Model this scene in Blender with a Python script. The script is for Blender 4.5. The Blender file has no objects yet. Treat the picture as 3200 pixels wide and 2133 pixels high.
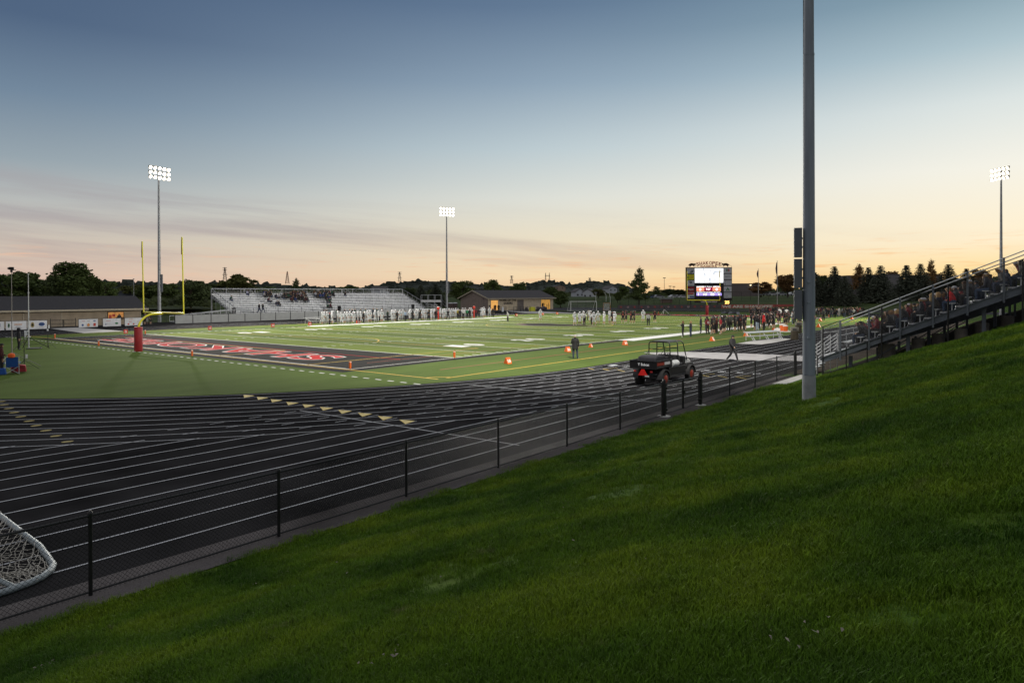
import bpy, bmesh, math, random
import numpy as np
from mathutils import Vector, Matrix, noise
random.seed(7)
R = math.radians
SC = bpy.context.scene
COL = SC.collection
PI = math.pi
# ---------------------------------------------------------------- camera (solved from the football field's known size)
CAM = Vector((33.7115, -26.4273, 4.5598)); FOC = 2150.04; YAW = -0.673285; PIT = -0.0057874; ROL = -0.0030986; PPX = 1602.686; PPY = 929.145
fw = Vector((math.sin(YAW)*math.cos(PIT), math.cos(YAW)*math.cos(PIT), math.sin(PIT)))
rt0 = Vector((math.cos(YAW), -math.sin(YAW), 0)); up0 = rt0.cross(fw)
rt = rt0*math.cos(ROL)+up0*math.sin(ROL); upv = up0*math.cos(ROL)-rt0*math.sin(ROL)
def ray(px, py): return fw+rt*((px-PPX)/FOC)-upv*((py-PPY)/FOC)
def G(px, py, z=0.0):
    d = ray(px, py); return CAM+d*((z-CAM.z)/d.z)
def OX(px, X, z=0.0):
    """point at world x = X seen in column px"""
    d = ray(px, 917); t = (X-CAM.x)/d.x; p = CAM+d*t; return Vector((X, p.y, z))
def DP(px, D, z=0.0):
    d = ray(px, 917); t = D/d.dot(Vector((fw.x, fw.y, 0)).normalized()); p = CAM+d*t; return Vector((p.x, p.y, z))
def ZY(py, D): return CAM.z-(py-917)/FOC*D
cam = bpy.data.cameras.new('camera'); co = bpy.data.objects.new('camera', cam); COL.objects.link(co)
cam.sensor_width = 36; cam.lens = FOC/3200*36; cam.shift_x = -(PPX-1600)/3200; cam.shift_y = (PPY-1066.5)/3200; cam.clip_start = .1; cam.clip_end = 9000
m = Matrix((rt, upv, -fw)).transposed().to_4x4(); m.translation = CAM; co.matrix_world = m
SC.camera = co
SC.render.engine = 'CYCLES'
SC.view_settings.view_transform = 'Standard'; SC.view_settings.look = 'None'
SC.view_settings.exposure = 0; SC.view_settings.gamma = 1
# ---------------------------------------------------------------- tagging
def tag(o, label=None, cat=None, group=None, kind=None):
    if label: o['label'] = label
    if cat: o['category'] = cat
    if group: o['group'] = group
    if kind: o['kind'] = kind
    return o
def thing(name, label, cat, loc=(0, 0, 0), rz=0, group=None):
    o = bpy.data.objects.new(name, None); COL.objects.link(o); o.empty_display_size = .2
    o.location = loc; o.rotation_euler = (0, 0, rz); return tag(o, label, cat, group)
def kids(o): return [c for c in bpy.data.objects if c.parent == o]
def copy_tree(o, parent=None, ch=None):
    c = o.copy(); COL.objects.link(c); c.parent = parent
    for k in (ch if ch is not None else kids(o)): copy_tree(k, c)
    return c
def dup(o, loc, rz=0, label=None, group=None, sc=None):
    c = copy_tree(o); c.location = loc; c.rotation_euler = (0, 0, rz)
    if label: c['label'] = label
    if group: c['group'] = group
    if sc: c.scale = sc if hasattr(sc, '__len__') else (sc,)*3
    return c
# ---------------------------------------------------------------- materials
_M = {}
def L(c): return tuple(((v/255)/12.92 if v/255 <= .04045 else ((v/255+.055)/1.055)**2.4) for v in c)
def mat(name, col, rough=.6, metal=0, var=.12, scale=6, emit=0, bump=0, bscale=60, spec=.4, ecol=None):
    if name in _M: return _M[name]
    m = bpy.data.materials.new(name); m.use_nodes = True; nt = m.node_tree; N = nt.nodes; K = nt.links
    b = N['Principled BSDF']; b.inputs['Roughness'].default_value = rough; b.inputs['Metallic'].default_value = metal
    b.inputs['Specular IOR Level'].default_value = spec
    c = (*col, 1)
    if var:
        tc = N.new('ShaderNodeTexCoord'); nz = N.new('ShaderNodeTexNoise'); nz.inputs['Scale'].default_value = scale; nz.inputs['Detail'].default_value = 5
        K.new(tc.outputs['Object'], nz.inputs['Vector'])
        mr = N.new('ShaderNodeMapRange'); mr.inputs['From Min'].default_value = .3; mr.inputs['From Max'].default_value = .7
        mr.inputs['To Min'].default_value = 1-var; mr.inputs['To Max'].default_value = 1+var
        K.new(nz.outputs['Fac'], mr.inputs['Value'])
        vm = N.new('ShaderNodeVectorMath'); vm.operation = 'SCALE'; vm.inputs[0].default_value = col
        K.new(mr.outputs['Result'], vm.inputs['Scale']); K.new(vm.outputs['Vector'], b.inputs['Base Color'])
        rm = N.new('ShaderNodeMapRange'); rm.inputs['To Min'].default_value = max(.05, rough-.08); rm.inputs['To Max'].default_value = min(1, rough+.08)
        K.new(nz.outputs['Fac'], rm.inputs['Value']); K.new(rm.outputs['Result'], b.inputs['Roughness'])
    else: b.inputs['Base Color'].default_value = c
    if bump:
        tc = N.new('ShaderNodeTexCoord'); n2 = N.new('ShaderNodeTexNoise'); n2.inputs['Scale'].default_value = bscale; n2.inputs['Detail'].default_value = 3
        K.new(tc.outputs['Object'], n2.inputs['Vector']); bp = N.new('ShaderNodeBump'); bp.inputs['Strength'].default_value = bump; bp.inputs['Distance'].default_value = .02
        K.new(n2.outputs['Fac'], bp.inputs['Height']); K.new(bp.outputs['Normal'], b.inputs['Normal'])
    if emit:
        b.inputs['Emission Color'].default_value = (*(ecol or col), 1); b.inputs['Emission Strength'].default_value = emit
    _M[name] = m; return m
# ---------------------------------------------------------------- mesh builder
class MB:
    def __init__(s): s.v = []; s.f = []; s.mi = []
    def add(s, vs, fs, mi=0):
        o = len(s.v); s.v += [tuple(v) for v in vs]; s.f += [tuple(i+o for i in f) for f in fs]; s.mi += [mi]*len(fs); return s
    def box(s, c, d, rz=0, mi=0, rx=0, ry=0):
        hx, hy, hz = d[0]/2, d[1]/2, d[2]/2
        vs = [Vector((x, y, z)) for z in (-hz, hz) for y in (-hy, hy) for x in (-hx, hx)]
        if rx or ry or rz:
            M = Matrix.Rotation(rz, 3, 'Z') @ Matrix.Rotation(ry, 3, 'Y') @ Matrix.Rotation(rx, 3, 'X'); vs = [M @ v for v in vs]
        C = Vector(c); return s.add([v+C for v in vs], [(0, 2, 3, 1), (4, 5, 7, 6), (0, 1, 5, 4), (2, 6, 7, 3), (0, 4, 6, 2), (1, 3, 7, 5)], mi)
    def bx(s, x0, x1, y0, y1, z0, z1, mi=0): return s.box(((x0+x1)/2, (y0+y1)/2, (z0+z1)/2), (abs(x1-x0), abs(y1-y0), abs(z1-z0)), mi=mi)
    def tube(s, a, b, r0, r1=None, n=8, mi=0, cap=True):
        a = Vector(a); b = Vector(b); r1 = r0 if r1 is None else r1; d = (b-a)
        if d.length < 1e-6: return s
        d.normalize(); u = d.orthogonal().normalized(); w = d.cross(u); vs = []
        for c, r in ((a, r0), (b, r1)):
            for i in range(n):
                t = 2*PI*i/n; vs.append(c+(u*math.cos(t)+w*math.sin(t))*r)
        fs = [(i, (i+1) % n, n+(i+1) % n, n+i) for i in range(n)]
        if cap: fs += [tuple(range(n-1, -1, -1)), tuple(range(n, 2*n))]
        return s.add(vs, fs, mi)
    def path(s, pts, r, n=8, mi=0):
        pts = [Vector(p) for p in pts]; vs = []; u = None; K = len(pts)
        for i, p in enumerate(pts):
            d = (pts[min(i+1, K-1)]-pts[max(i-1, 0)]).normalized()
            if u is None: u = d.orthogonal().normalized()
            u = (u-d*u.dot(d)).normalized(); w = d.cross(u); rr = r[i] if hasattr(r, '__len__') else r
            for j in range(n):
                t = 2*PI*j/n; vs.append(p+(u*math.cos(t)+w*math.sin(t))*rr)
        fs = [(i*n+j, i*n+(j+1) % n, (i+1)*n+(j+1) % n, (i+1)*n+j) for i in range(K-1) for j in range(n)]
        fs += [tuple(range(n-1, -1, -1)), tuple(range((K-1)*n, K*n))]
        return s.add(vs, fs, mi)
    def lathe(s, prof, c=(0, 0, 0), n=16, mi=0, axis='Z'):
        vs = []; C = Vector(c)
        for r, z in prof:
            for j in range(n):
                t = 2*PI*j/n; v = Vector((r*math.cos(t), r*math.sin(t), z))
                if axis == 'X': v = Vector((v.z, v.x, v.y))
                if axis == 'Y': v = Vector((v.x, v.z, v.y))
                vs.append(C+v)
        K = len(prof); fs = [(i*n+j, i*n+(j+1) % n, (i+1)*n+(j+1) % n, (i+1)*n+j) for i in range(K-1) for j in range(n)]
        fs += [tuple(range(n-1, -1, -1)), tuple(range((K-1)*n, K*n))]
        return s.add(vs, fs, mi)
    def quad(s, a, b, c, d, mi=0): return s.add([a, b, c, d], [(0, 1, 2, 3)], mi)
    def ext(s, poly, y0, y1, mi=0, axis='Y'):
        """extrude a 2-D outline (x,z) along y (or (y,z) along x, or (x,y) along z)"""
        f = {'Y': lambda p, t: (p[0], t, p[1]), 'X': lambda p, t: (t, p[0], p[1]), 'Z': lambda p, t: (p[0], p[1], t)}[axis]
        n = len(poly); vs = [f(p, y0) for p in poly]+[f(p, y1) for p in poly]
        return s.add(vs, [tuple(range(n)), tuple(range(2*n-1, n-1, -1))]+[(i, n+i, n+(i+1) % n, (i+1) % n) for i in range(n)], mi)
    def mesh(s, name, mats, smooth=False, bevel=0):
        me = bpy.data.meshes.new(name); me.from_pydata(s.v, [], s.f)
        for m in (mats if isinstance(mats, (list, tuple)) else [mats]): me.materials.append(m)
        me.polygons.foreach_set('material_index', s.mi)
        if smooth: me.polygons.foreach_set('use_smooth', [True]*len(s.f))
        me.update(); bm = bmesh.new(); bm.from_mesh(me); bmesh.ops.recalc_face_normals(bm, faces=bm.faces); bm.to_mesh(me); bm.free()
        if smooth: me.set_sharp_from_angle(angle=R(42))
        return me
    def build(s, name, mats, parent=None, loc=None, rz=0, smooth=False, bevel=0):
        o = bpy.data.objects.new(name, s.mesh(name, mats, smooth)); COL.objects.link(o)
        if parent: o.parent = parent
        if loc is not None: o.location = loc
        if rz: o.rotation_euler.z = rz
        if bevel:
            b = o.modifiers.new('b', 'BEVEL'); b.width = bevel; b.segments = 2; b.limit_method = 'ANGLE'
        return o
_T = {}
def text_mesh(body, bold=0., ext=.0, lead=1., spacing=1.):
    k = (body, bold, ext)
    if k in _T: return _T[k]
    cu = bpy.data.curves.new('t', 'FONT'); cu.body = body; cu.offset = bold; cu.extrude = ext; cu.resolution_u = 3
    cu.align_x = 'CENTER'; cu.space_line = lead; cu.space_character = spacing
    o = bpy.data.objects.new('t', cu); COL.objects.link(o); dg = bpy.context.evaluated_depsgraph_get()
    me = bpy.data.meshes.new_from_object(o.evaluated_get(dg)); COL.objects.unlink(o); bpy.data.objects.remove(o)
    co_ = np.empty(len(me.vertices)*3); me.vertices.foreach_get('co', co_); co_ = co_.reshape(-1, 3)
    _T[k] = (co_.copy(), [tuple(p.vertices) for p in me.polygons]); bpy.data.meshes.remove(me)
    return _T[k]
def put_text(mb, body, org, xdir, ydir, w=None, h=None, bold=0., mi=0, nrm=None, thick=0, wf=1, ext=0.):
    """add lettering to a mesh builder, centred on org, fitted to width w and height h"""
    co_, fs = text_mesh(body, bold, ext); mn = co_.min(0); mx = co_.max(0); c = (mn+mx)/2; sz = mx-mn
    sx = (w/sz[0]) if w else None; sy = (h/sz[1]) if h else None
    if sx is None: sx = sy
    if sy is None: sy = sx
    X = Vector(xdir); Y = Vector(ydir); Z = X.cross(Y); O = Vector(org)
    mb.add([O+X*((p[0]-c[0])*sx)+Y*((p[1]-c[1])*sy)+Z*(p[2]) for p in co_], fs, mi)
def poly_z(mb, pts, z, mi=0): return mb.add([(p[0], p[1], z) for p in pts], [tuple(range(len(pts)))], mi)
def strip(mb, pts, w, z, mi=0):
    pts = [Vector((p[0], p[1], 0)) for p in pts]; vs = []; K = len(pts)
    for i, p in enumerate(pts):
        d = (pts[min(i+1, K-1)]-pts[max(i-1, 0)]).normalized(); n = Vector((-d.y, d.x, 0))*w/2
        vs += [(p.x+n.x, p.y+n.y, z), (p.x-n.x, p.y-n.y, z)]
    return mb.add(vs, [(2*i, 2*i+1, 2*i+3, 2*i+2) for i in range(K-1)], mi)
# ---------------------------------------------------------------- world: dusk sky, glow low in the +Y direction
w = bpy.data.worlds.new('World'); SC.world = w; w.use_nodes = True
nt = w.node_tree; N = nt.nodes; K = nt.links; bg = N['Background']
tc = N.new('ShaderNodeTexCoord'); sp = N.new('ShaderNodeSeparateXYZ'); K.new(tc.outputs['Generated'], sp.inputs[0])
def mth(op, a, b=None, c=None):
    n = N.new('ShaderNodeMath'); n.operation = op
    for i, v in enumerate((a, b, c)):
        if v is None: continue
        if isinstance(v, (int, float)): n.inputs[i].default_value = v
        else: K.new(v, n.inputs[i])
    return n.outputs[0]
def mrange(v, a, b, c=0, d=1, smooth=False):
    n = N.new('ShaderNodeMapRange'); n.interpolation_type = 'SMOOTHSTEP' if smooth else 'LINEAR'
    K.new(v, n.inputs['Value']); n.inputs['From Min'].default_value = a; n.inputs['From Max'].default_value = b
    n.inputs['To Min'].default_value = c; n.inputs['To Max'].default_value = d; return n.outputs['Result']
def ramp(v, stops):
    n = N.new('ShaderNodeValToRGB'); K.new(v, n.inputs[0]); e = n.color_ramp.elements
    while len(e) < len(stops): e.new(.5)
    for x, (p, c) in zip(e, stops): x.position = p
    for i, (p, c) in enumerate(stops): e[i].position = p; e[i].color = (*L(c), 1)
    return n.outputs['Color']
def mixc(f, a, b, mode='MIX'):
    n = N.new('ShaderNodeMix'); n.data_type = 'RGBA'; n.blend_type = mode
    for s_, v in ((n.inputs[0], f), (n.inputs[6], a), (n.inputs[7], b)):
        if isinstance(v, (int, float)): s_.default_value = v
        elif isinstance(v, tuple): s_.default_value = (*v, 1)
        else: K.new(v, s_)
    return n.outputs[2]
az = mth('ARCTAN2', sp.outputs[0], sp.outputs[1])           # 0 toward the afterglow
aaz = mth('ABSOLUTE', az); zz = sp.outputs[2]
t_ = mrange(zz, 0, .62)  # upper ramp stops, above the view, are brightened to lift the ambient light
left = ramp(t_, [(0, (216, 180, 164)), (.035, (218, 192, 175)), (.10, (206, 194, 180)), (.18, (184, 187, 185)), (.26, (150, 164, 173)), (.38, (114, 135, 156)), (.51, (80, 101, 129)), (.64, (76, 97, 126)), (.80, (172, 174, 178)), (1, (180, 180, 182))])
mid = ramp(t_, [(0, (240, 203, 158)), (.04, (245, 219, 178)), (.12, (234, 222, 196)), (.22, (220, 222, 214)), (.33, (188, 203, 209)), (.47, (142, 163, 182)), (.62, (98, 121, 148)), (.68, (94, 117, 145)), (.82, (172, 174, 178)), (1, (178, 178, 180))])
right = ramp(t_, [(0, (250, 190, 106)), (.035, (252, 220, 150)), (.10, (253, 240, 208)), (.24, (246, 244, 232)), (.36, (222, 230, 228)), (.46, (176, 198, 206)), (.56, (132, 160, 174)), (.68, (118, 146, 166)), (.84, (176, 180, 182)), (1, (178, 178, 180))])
skyc = mixc(mrange(aaz, .55, 1.34, 0, 1, True), mixc(mrange(aaz, -.12, .74, 0, 1, True), right, mid), left)
back = ramp(t_, [(0, (150, 140, 146)), (.2, (160, 156, 162)), (.5, (166, 166, 172)), (1, (178, 178, 180))])  # unseen sky behind the camera, brightened to help light the scene
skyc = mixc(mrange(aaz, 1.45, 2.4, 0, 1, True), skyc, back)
# streak clouds near the horizon, lower toward the glow
cm = N.new('ShaderNodeCombineXYZ'); K.new(mth('MULTIPLY', az, 1.7), cm.inputs[0]); K.new(mth('ADD', mth('MULTIPLY', zz, 30), mth('MULTIPLY', aaz, -2.0)), cm.inputs[1])
nz = N.new('ShaderNodeTexNoise'); K.new(cm.outputs[0], nz.inputs['Vector']); nz.inputs['Scale'].default_value = 1.0; nz.inputs['Detail'].default_value = 7; nz.inputs['Roughness'].default_value = .58; nz.inputs['Distortion'].default_value = .25
band = mth('MULTIPLY', mrange(zz, .004, .03, 0, 1, True), mrange(mth('SUBTRACT', zz, mth('MULTIPLY', aaz, .055)), .045, .095, 1, 0, True))
cl = mth('MULTIPLY', mrange(nz.outputs['Fac'], .43, .68, 0, 1, True), band)
cl = mth('MULTIPLY', cl, mrange(aaz, 0.10, 1.0, .10, .66))
ccol = mixc(mrange(zz, .02, .10, 0, 1), mixc(mrange(aaz, .1, 1.1), L((226, 172, 136)), L((192, 164, 156))), L((164, 158, 162)))
skyc = mixc(cl, skyc, ccol)
# thin bright wisps
cm2 = N.new('ShaderNodeCombineXYZ'); K.new(mth('MULTIPLY', az, 4.2), cm2.inputs[0]); K.new(mth('MULTIPLY', zz, 75), cm2.inputs[1]); cm2.inputs[2].default_value = 3.3
n2 = N.new('ShaderNodeTexNoise'); K.new(cm2.outputs[0], n2.inputs['Vector']); n2.inputs['Detail'].default_value = 5
wz = mth('MULTIPLY', mrange(n2.outputs['Fac'], .55, .75, 0, .5, True), mth('MULTIPLY', mrange(zz, .004, .02), mrange(zz, .05, .08, 1, 0)))
skyc = mixc(wz, skyc, mixc(mrange(aaz, .1, .9), L((246, 176, 104)), L((236, 190, 160))))
ns = N.new('ShaderNodeTexSky'); ns.sky_type = 'NISHITA'; ns.sun_disc = False; ns.sun_elevation = R(1.5); ns.sun_rotation = R(0)
skyc = mixc(.002, skyc, ns.outputs[0], 'ADD')
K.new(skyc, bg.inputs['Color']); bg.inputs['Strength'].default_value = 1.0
# ---------------------------------------------------------------- lights: low afterglow sun + the lit stadium lamps
sl = bpy.data.lights.new('sun', 'SUN'); sl.energy = .12; sl.angle = R(14); sl.color = (1, .78, .55)
so = bpy.data.objects.new('sun', sl); COL.objects.link(so); so.rotation_euler = Vector((0, 1, math.tan(R(3)))).to_track_quat('Z', 'Y').to_euler()
# ================================================================= terrain
def H(x, y):
    s = x-23.3; z = .305*(math.sqrt(s*s+.35)+s)/2-.305*(math.sqrt(.6*.6+.35)-.6)/2 if x > 22.7 else 0
    z = max(0, z)
    q_ = min(1, max(0, (y+9)/20)); z *= 1+.15*q_*q_*(3-2*q_)
    if z > 5.2: z = 5.2+(z-5.2)*.15
    if z > 6.5: z = 6.5
    if z > 0 and y > 97: z *= max(0, 1-(y-97)/14)
    b = min(1, max(0, (y-158)/62)); b = b*b*(3-2*b)*2.9
    b += min(1, max(0, (y-260)/400))*.5
    wv = min(1, max(0, (-x-92)/60)); b = max(b, wv*.8)
    return z+b
def ground():
    xs = sorted(set([-2600, -1800, -1200, -800, -560, -420]+list(range(-320, -90, 14))+list(range(-90, 22, 8))+[22.5+i*.35 for i in range(20)]+[30+i*.9 for i in range(36)]+[70, 90, 130, 200, 350, 700, 1500, 2600]))
    ys = sorted(set([-900, -500, -250, -120, -80]+[-60+i*1.3 for i in range(62)]+list(range(21, 150, 8))+list(range(150, 300, 10))+[330, 380, 460, 600, 800, 1100, 1600, 2300, 3400]))
    vs = []
    for y in ys:
        for x in xs:
            z = H(x, y)
            if x > 22.8 and y < 14 and z > .02:
                z += (noise.noise(Vector((x*.35, y*.35, 0)))*.10+noise.noise(Vector((x*1.1, y*1.1, 4)))*.035)*min(1, z)
            vs.append((x, y, z-.012))
    nx = len(xs); mb = MB(); mb.add(vs, [(j*nx+i, j*nx+i+1, (j+1)*nx+i+1, (j+1)*nx+i) for j in range(len(ys)-1) for i in range(nx-1)])
    return mb
def grass_mat():
    m = bpy.data.materials.new('lawn_ground'); m.use_nodes = True; nt = m.node_tree; N = nt.nodes; K = nt.links; b = N['Principled BSDF']
    b.inputs['Roughness'].default_value = .95; b.inputs['Specular IOR Level'].default_value = .1
    tc = N.new('ShaderNodeTexCoord')
    def nz(s, d=6): n = N.new('ShaderNodeTexNoise'); n.inputs['Scale'].default_value = s; n.inputs['Detail'].default_value = d; K.new(tc.outputs['Object'], n.inputs['Vector']); return n.outputs['Fac']
    def rp(v, st):
        n = N.new('ShaderNodeValToRGB'); K.new(v, n.inputs[0]); e = n.color_ramp.elements
        while len(e) < len(st): e.new(.5)
        for i, (p, c) in enumerate(st): e[i].position = p; e[i].color = (*c, 1)
        return n.outputs['Color']
    def mx(f, a, c2, mode='MIX'):
        n = N.new('ShaderNodeMix'); n.data_type = 'RGBA'; n.blend_type = mode
        for s_, v in ((n.inputs[0], f), (n.inputs[6], a), (n.inputs[7], c2)):
            if isinstance(v, float): s_.default_value = v
            else: K.new(v, s_)
        return n.outputs[2]
    c = rp(nz(.55), [(.30, (.036, .080, .006)), (.5, (.055, .118, .007)), (.7, (.080, .140, .009))])
    c = mx(.55, c, rp(nz(5), [(.3, (.35, .38, .3)), (.7, (1.25, 1.2, 1.0))]), 'MULTIPLY')
    c = mx(.4, c, rp(nz(60, 3), [(.3, (.4, .4, .4)), (.7, (1.4, 1.4, 1.3))]), 'MULTIPLY')
    sx = N.new('ShaderNodeSeparateXYZ'); K.new(tc.outputs['Object'], sx.inputs[0]); fr = N.new('ShaderNodeMapRange'); fr.inputs['From Min'].default_value = 22.7; fr.inputs['From Max'].default_value = 21; K.new(sx.outputs[0], fr.inputs['Value'])
    far = rp(nz(.12), [(.3, (.030, .046, .014)), (.5, (.042, .064, .018)), (.7, (.060, .078, .024))])
    n_ = N.new('ShaderNodeMix'); n_.data_type = 'RGBA'; K.new(fr.outputs[0], n_.inputs[0]); K.new(c, n_.inputs[6]); K.new(far, n_.inputs[7]); c = n_.outputs[2]
    K.new(c, b.inputs['Base Color'])
    bp = N.new('ShaderNodeBump'); bp.inputs['Strength'].default_value = .6; bp.inputs['Distance'].default_value = .03; K.new(nz(35, 5), bp.inputs['Height']); K.new(bp.outputs['Normal'], b.inputs['Normal'])
    return m
GM = grass_mat()
tag(ground().build('ground', GM, smooth=True), kind='structure')
# ================================================================= track, turf, field
CX, CY, R0, LW = -23.2, 10.2, 34.3, .97          # centre of the near bend, radius of the inner line, lane pitch
CY2 = 99.5
def asphalt(name, col, grain=180, rough=.95, blue=0):
    m = mat(name, col, rough, 0, .0, 3, spec=.0)
    nt = m.node_tree; N = nt.nodes; K = nt.links; b = N['Principled BSDF']; tc = N.new('ShaderNodeTexCoord')
    a = N.new('ShaderNodeTexNoise'); a.inputs['Scale'].default_value = grain; a.inputs['Detail'].default_value = 3
    a2 = N.new('ShaderNodeTexNoise'); a2.inputs['Scale'].default_value = .35; a2.inputs['Detail'].default_value = 6
    for q in (a, a2): K.new(tc.outputs['Object'], q.inputs['Vector'])
    r1 = N.new('ShaderNodeMapRange'); r1.inputs['From Min'].default_value = .3; r1.inputs['From Max'].default_value = .7; r1.inputs['To Min'].default_value = .55; r1.inputs['To Max'].default_value = 1.5; K.new(a.outputs['Fac'], r1.inputs['Value'])
    r2 = N.new('ShaderNodeMapRange'); r2.inputs['From Min'].default_value = .3; r2.inputs['From Max'].default_value = .7; r2.inputs['To Min'].default_value = .6; r2.inputs['To Max'].default_value = 1.45; K.new(a2.outputs['Fac'], r2.inputs['Value'])
    mm = N.new('ShaderNodeMath'); mm.operation = 'MULTIPLY'; K.new(r1.outputs[0], mm.inputs[0]); K.new(r2.outputs[0], mm.inputs[1])
    v = N.new('ShaderNodeVectorMath'); v.operation = 'SCALE'; v.inputs[0].default_value = col; K.new(mm.outputs[0], v.inputs['Scale']); K.new(v.outputs['Vector'], b.inputs['Base Color'])
    bp = N.new('ShaderNodeBump'); bp.inputs['Strength'].default_value = .35; bp.inputs['Distance'].default_value = .004; K.new(a.outputs['Fac'], bp.inputs['Height']); K.new(bp.outputs['Normal'], b.inputs['Normal'])
    return m
M_track = asphalt('track_rubber', (.0225, .022, .0235)); M_path = asphalt('path_asphalt', (.085, .078, .079), 90, .9)
M_conc = mat('concrete', (.42, .41, .40), .85, 0, .14, 2.5, bump=.2)
# a stadium-shaped outline (near bend + far bend)
def oval(r, n=64):
    pts = [(CX+r*math.cos(a), CY+r*math.sin(a)) for a in [-PI*i/n for i in range(n+1)]]
    pts += [(CX+r*math.cos(a), CY2+r*math.sin(a)) for a in [PI-PI*i/n for i in range(n+1)]]
    return pts
mb = MB(); a, b_ = oval(R0-.35), oval(44.45); n = len(a)
mb.add([(x, y, .004) for x, y in a]+[(x, y, .004) for x, y in b_], [(i, (i+1) % n, n+(i+1) % n, n+i) for i in range(n)])
mb.quad((6, -75, .0), (21.62, -75, .0), (21.62, 118, .0), (6, 118, .0))
mb.quad((-82, -30, -.002), (-60, -30, -.002), (-60, 118, -.002), (-82, 118, -.002))
tag(mb.build('running_track', M_track), kind='structure')
mb = MB(); poly_z(mb, [(21.60, -75), (22.66, -75), (22.62, 12.2), (21.60, 12.2)], .0075)
tag(mb.build('path', M_path), kind='structure')
# far apron of asphalt behind the bends
mb = MB(); poly_z(mb, [(-110, 100), (-92, 100), (-60, 138), (-20, 152), (30, 140), (60, 152), (60, 168), (-20, 172), (-110, 160)], .002)
tag(mb.build('pavement', asphalt('apron_asphalt', (.07, .07, .078), 60)), kind='structure')
# turf
def turf_mat():
    m = bpy.data.materials.new('turf'); m.use_nodes = True; nt = m.node_tree; N = nt.nodes; K = nt.links; b = N['Principled BSDF']
    b.inputs['Roughness'].default_value = .95; b.inputs['Specular IOR Level'].default_value = .04
    tc = N.new('ShaderNodeTexCoord'); sp = N.new('ShaderNodeSeparateXYZ'); K.new(tc.outputs['Object'], sp.inputs[0])
    def mt(op, a, b2=None, c=None):
        n = N.new('ShaderNodeMath'); n.operation = op
        for i, v in enumerate((a, b2, c)):
            if v is None: continue
            if isinstance(v, (int, float)): n.inputs[i].default_value = v
            else: K.new(v, n.inputs[i])
        return n.outputs[0]
    v = mt('DIVIDE', mt('SUBTRACT', sp.outputs[1], 9.144), 4.572)
    alt = mt('MODULO', mt('FLOOR', v), 2)
    alt = mt('ABSOLUTE', alt)
    inx = mt('MULTIPLY', mt('LESS_THAN', sp.outputs[0], 0), mt('GREATER_THAN', sp.outputs[0], -48.77))
    iny = mt('MULTIPLY', mt('GREATER_THAN', v, 0), mt('LESS_THAN', v, 20))
    inn = mt('MULTIPLY', inx, iny)
    a = N.new('ShaderNodeMix'); a.data_type = 'RGBA'; a.inputs[6].default_value = (.138, .185, .035, 1); a.inputs[7].default_value = (.092, .132, .026, 1); K.new(alt, a.inputs[0])
    c = N.new('ShaderNodeMix'); c.data_type = 'RGBA'; c.inputs[6].default_value = (.076, .116, .025, 1); K.new(a.outputs[2], c.inputs[7]); K.new(inn, c.inputs[0])
    n1 = N.new('ShaderNodeTexNoise'); n1.inputs['Scale'].default_value = .5; n1.inputs['Detail'].default_value = 8
    mp = N.new('ShaderNodeMapping'); mp.inputs['Scale'].default_value = (1, .35, 1); K.new(tc.outputs['Object'], mp.inputs[0]); K.new(mp.outputs[0], n1.inputs['Vector'])
    n2 = N.new('ShaderNodeTexNoise'); n2.inputs['Scale'].default_value = 45; n2.inputs['Detail'].default_value = 3; K.new(tc.outputs['Object'], n2.inputs['Vector'])
    s = mt('ADD', mt('MULTIPLY', n1.outputs['Fac'], .7), mt('ADD', mt('MULTIPLY', n2.outputs['Fac'], .9), .2))
    vm = N.new('ShaderNodeVectorMath'); vm.operation = 'SCALE'; K.new(c.outputs[2], vm.inputs[0]); K.new(s, vm.inputs['Scale']); K.new(vm.outputs['Vector'], b.inputs['Base Color'])
    bp = N.new('ShaderNodeBump'); bp.inputs['Strength'].default_value = .7; bp.inputs['Distance'].default_value = .02; K.new(n2.outputs['Fac'], bp.inputs['Height']); K.new(bp.outputs['Normal'], b.inputs['Normal'])
    return m
mb = MB(); o_ = oval(R0-.35)
mb.add([(x, y, .008) for x, y in o_], [tuple(range(len(o_)))])
tag(mb.build('turf_field', turf_mat()), kind='structure')
FW = 48.77
M_blk = mat('turf_black', (.012, .012, .012), .98, 0, .3, 30, spec=.05); M_wht = mat('paint_white', (.72, .72, .70), .8, 0, .15, 12)
M_yel = mat('paint_yellow', (.62, .40, .05), .8, 0, .15, 12); M_red = mat('paint_red', (.46, .012, .014), .9, 0, .2, 9, spec=.05)
M_org = mat('paint_faded_red', (.30, .07, .03), .8, 0, .25, 9); M_lane = mat('lane_paint', (.44, .455, .49), .9, 0, .16, 1.2, spec=.05); M_gold = mat('gold_paint', (.50, .38, .10), .8, 0, .15, 6)
M_brn = mat('paint_brown', (.10, .05, .03), .9, 0, .3, 9)
mb = MB(); z = .012
def rect(x0, x1, y0, y1, zz_, mi): mb.quad((x0, y0, zz_), (x1, y0, zz_), (x1, y1, zz_), (x0, y1, zz_), mi)
FLN = 109.73
for e in (0, 1):
    yy = (lambda a_: a_) if e == 0 else (lambda a_: FLN-a_)
    rect(-FW-1.1, 1.1, yy(-1.4), yy(9.144), z, 0)
    rect(0.0, 1.1, yy(9.144), yy(32.0), z, 0); rect(-FW-1.1, -FW, yy(9.144), yy(32.0), z, 0)
z = .016
for x0, x1 in ((0, 1.83), (-FW-1.83, -FW)): rect(x0, x1, 32.0, FLN-32, z, 1)
for x in (0, -FW):
    s = 1 if x == 0 else -1; rect(x, x+s*.1, 0, 32, z, 1); rect(x, x+s*.1, FLN-32, FLN, z, 1)
for y in (0, FLN): rect(-FW, 0, y-.06, y+.06, z, 1)
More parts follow.
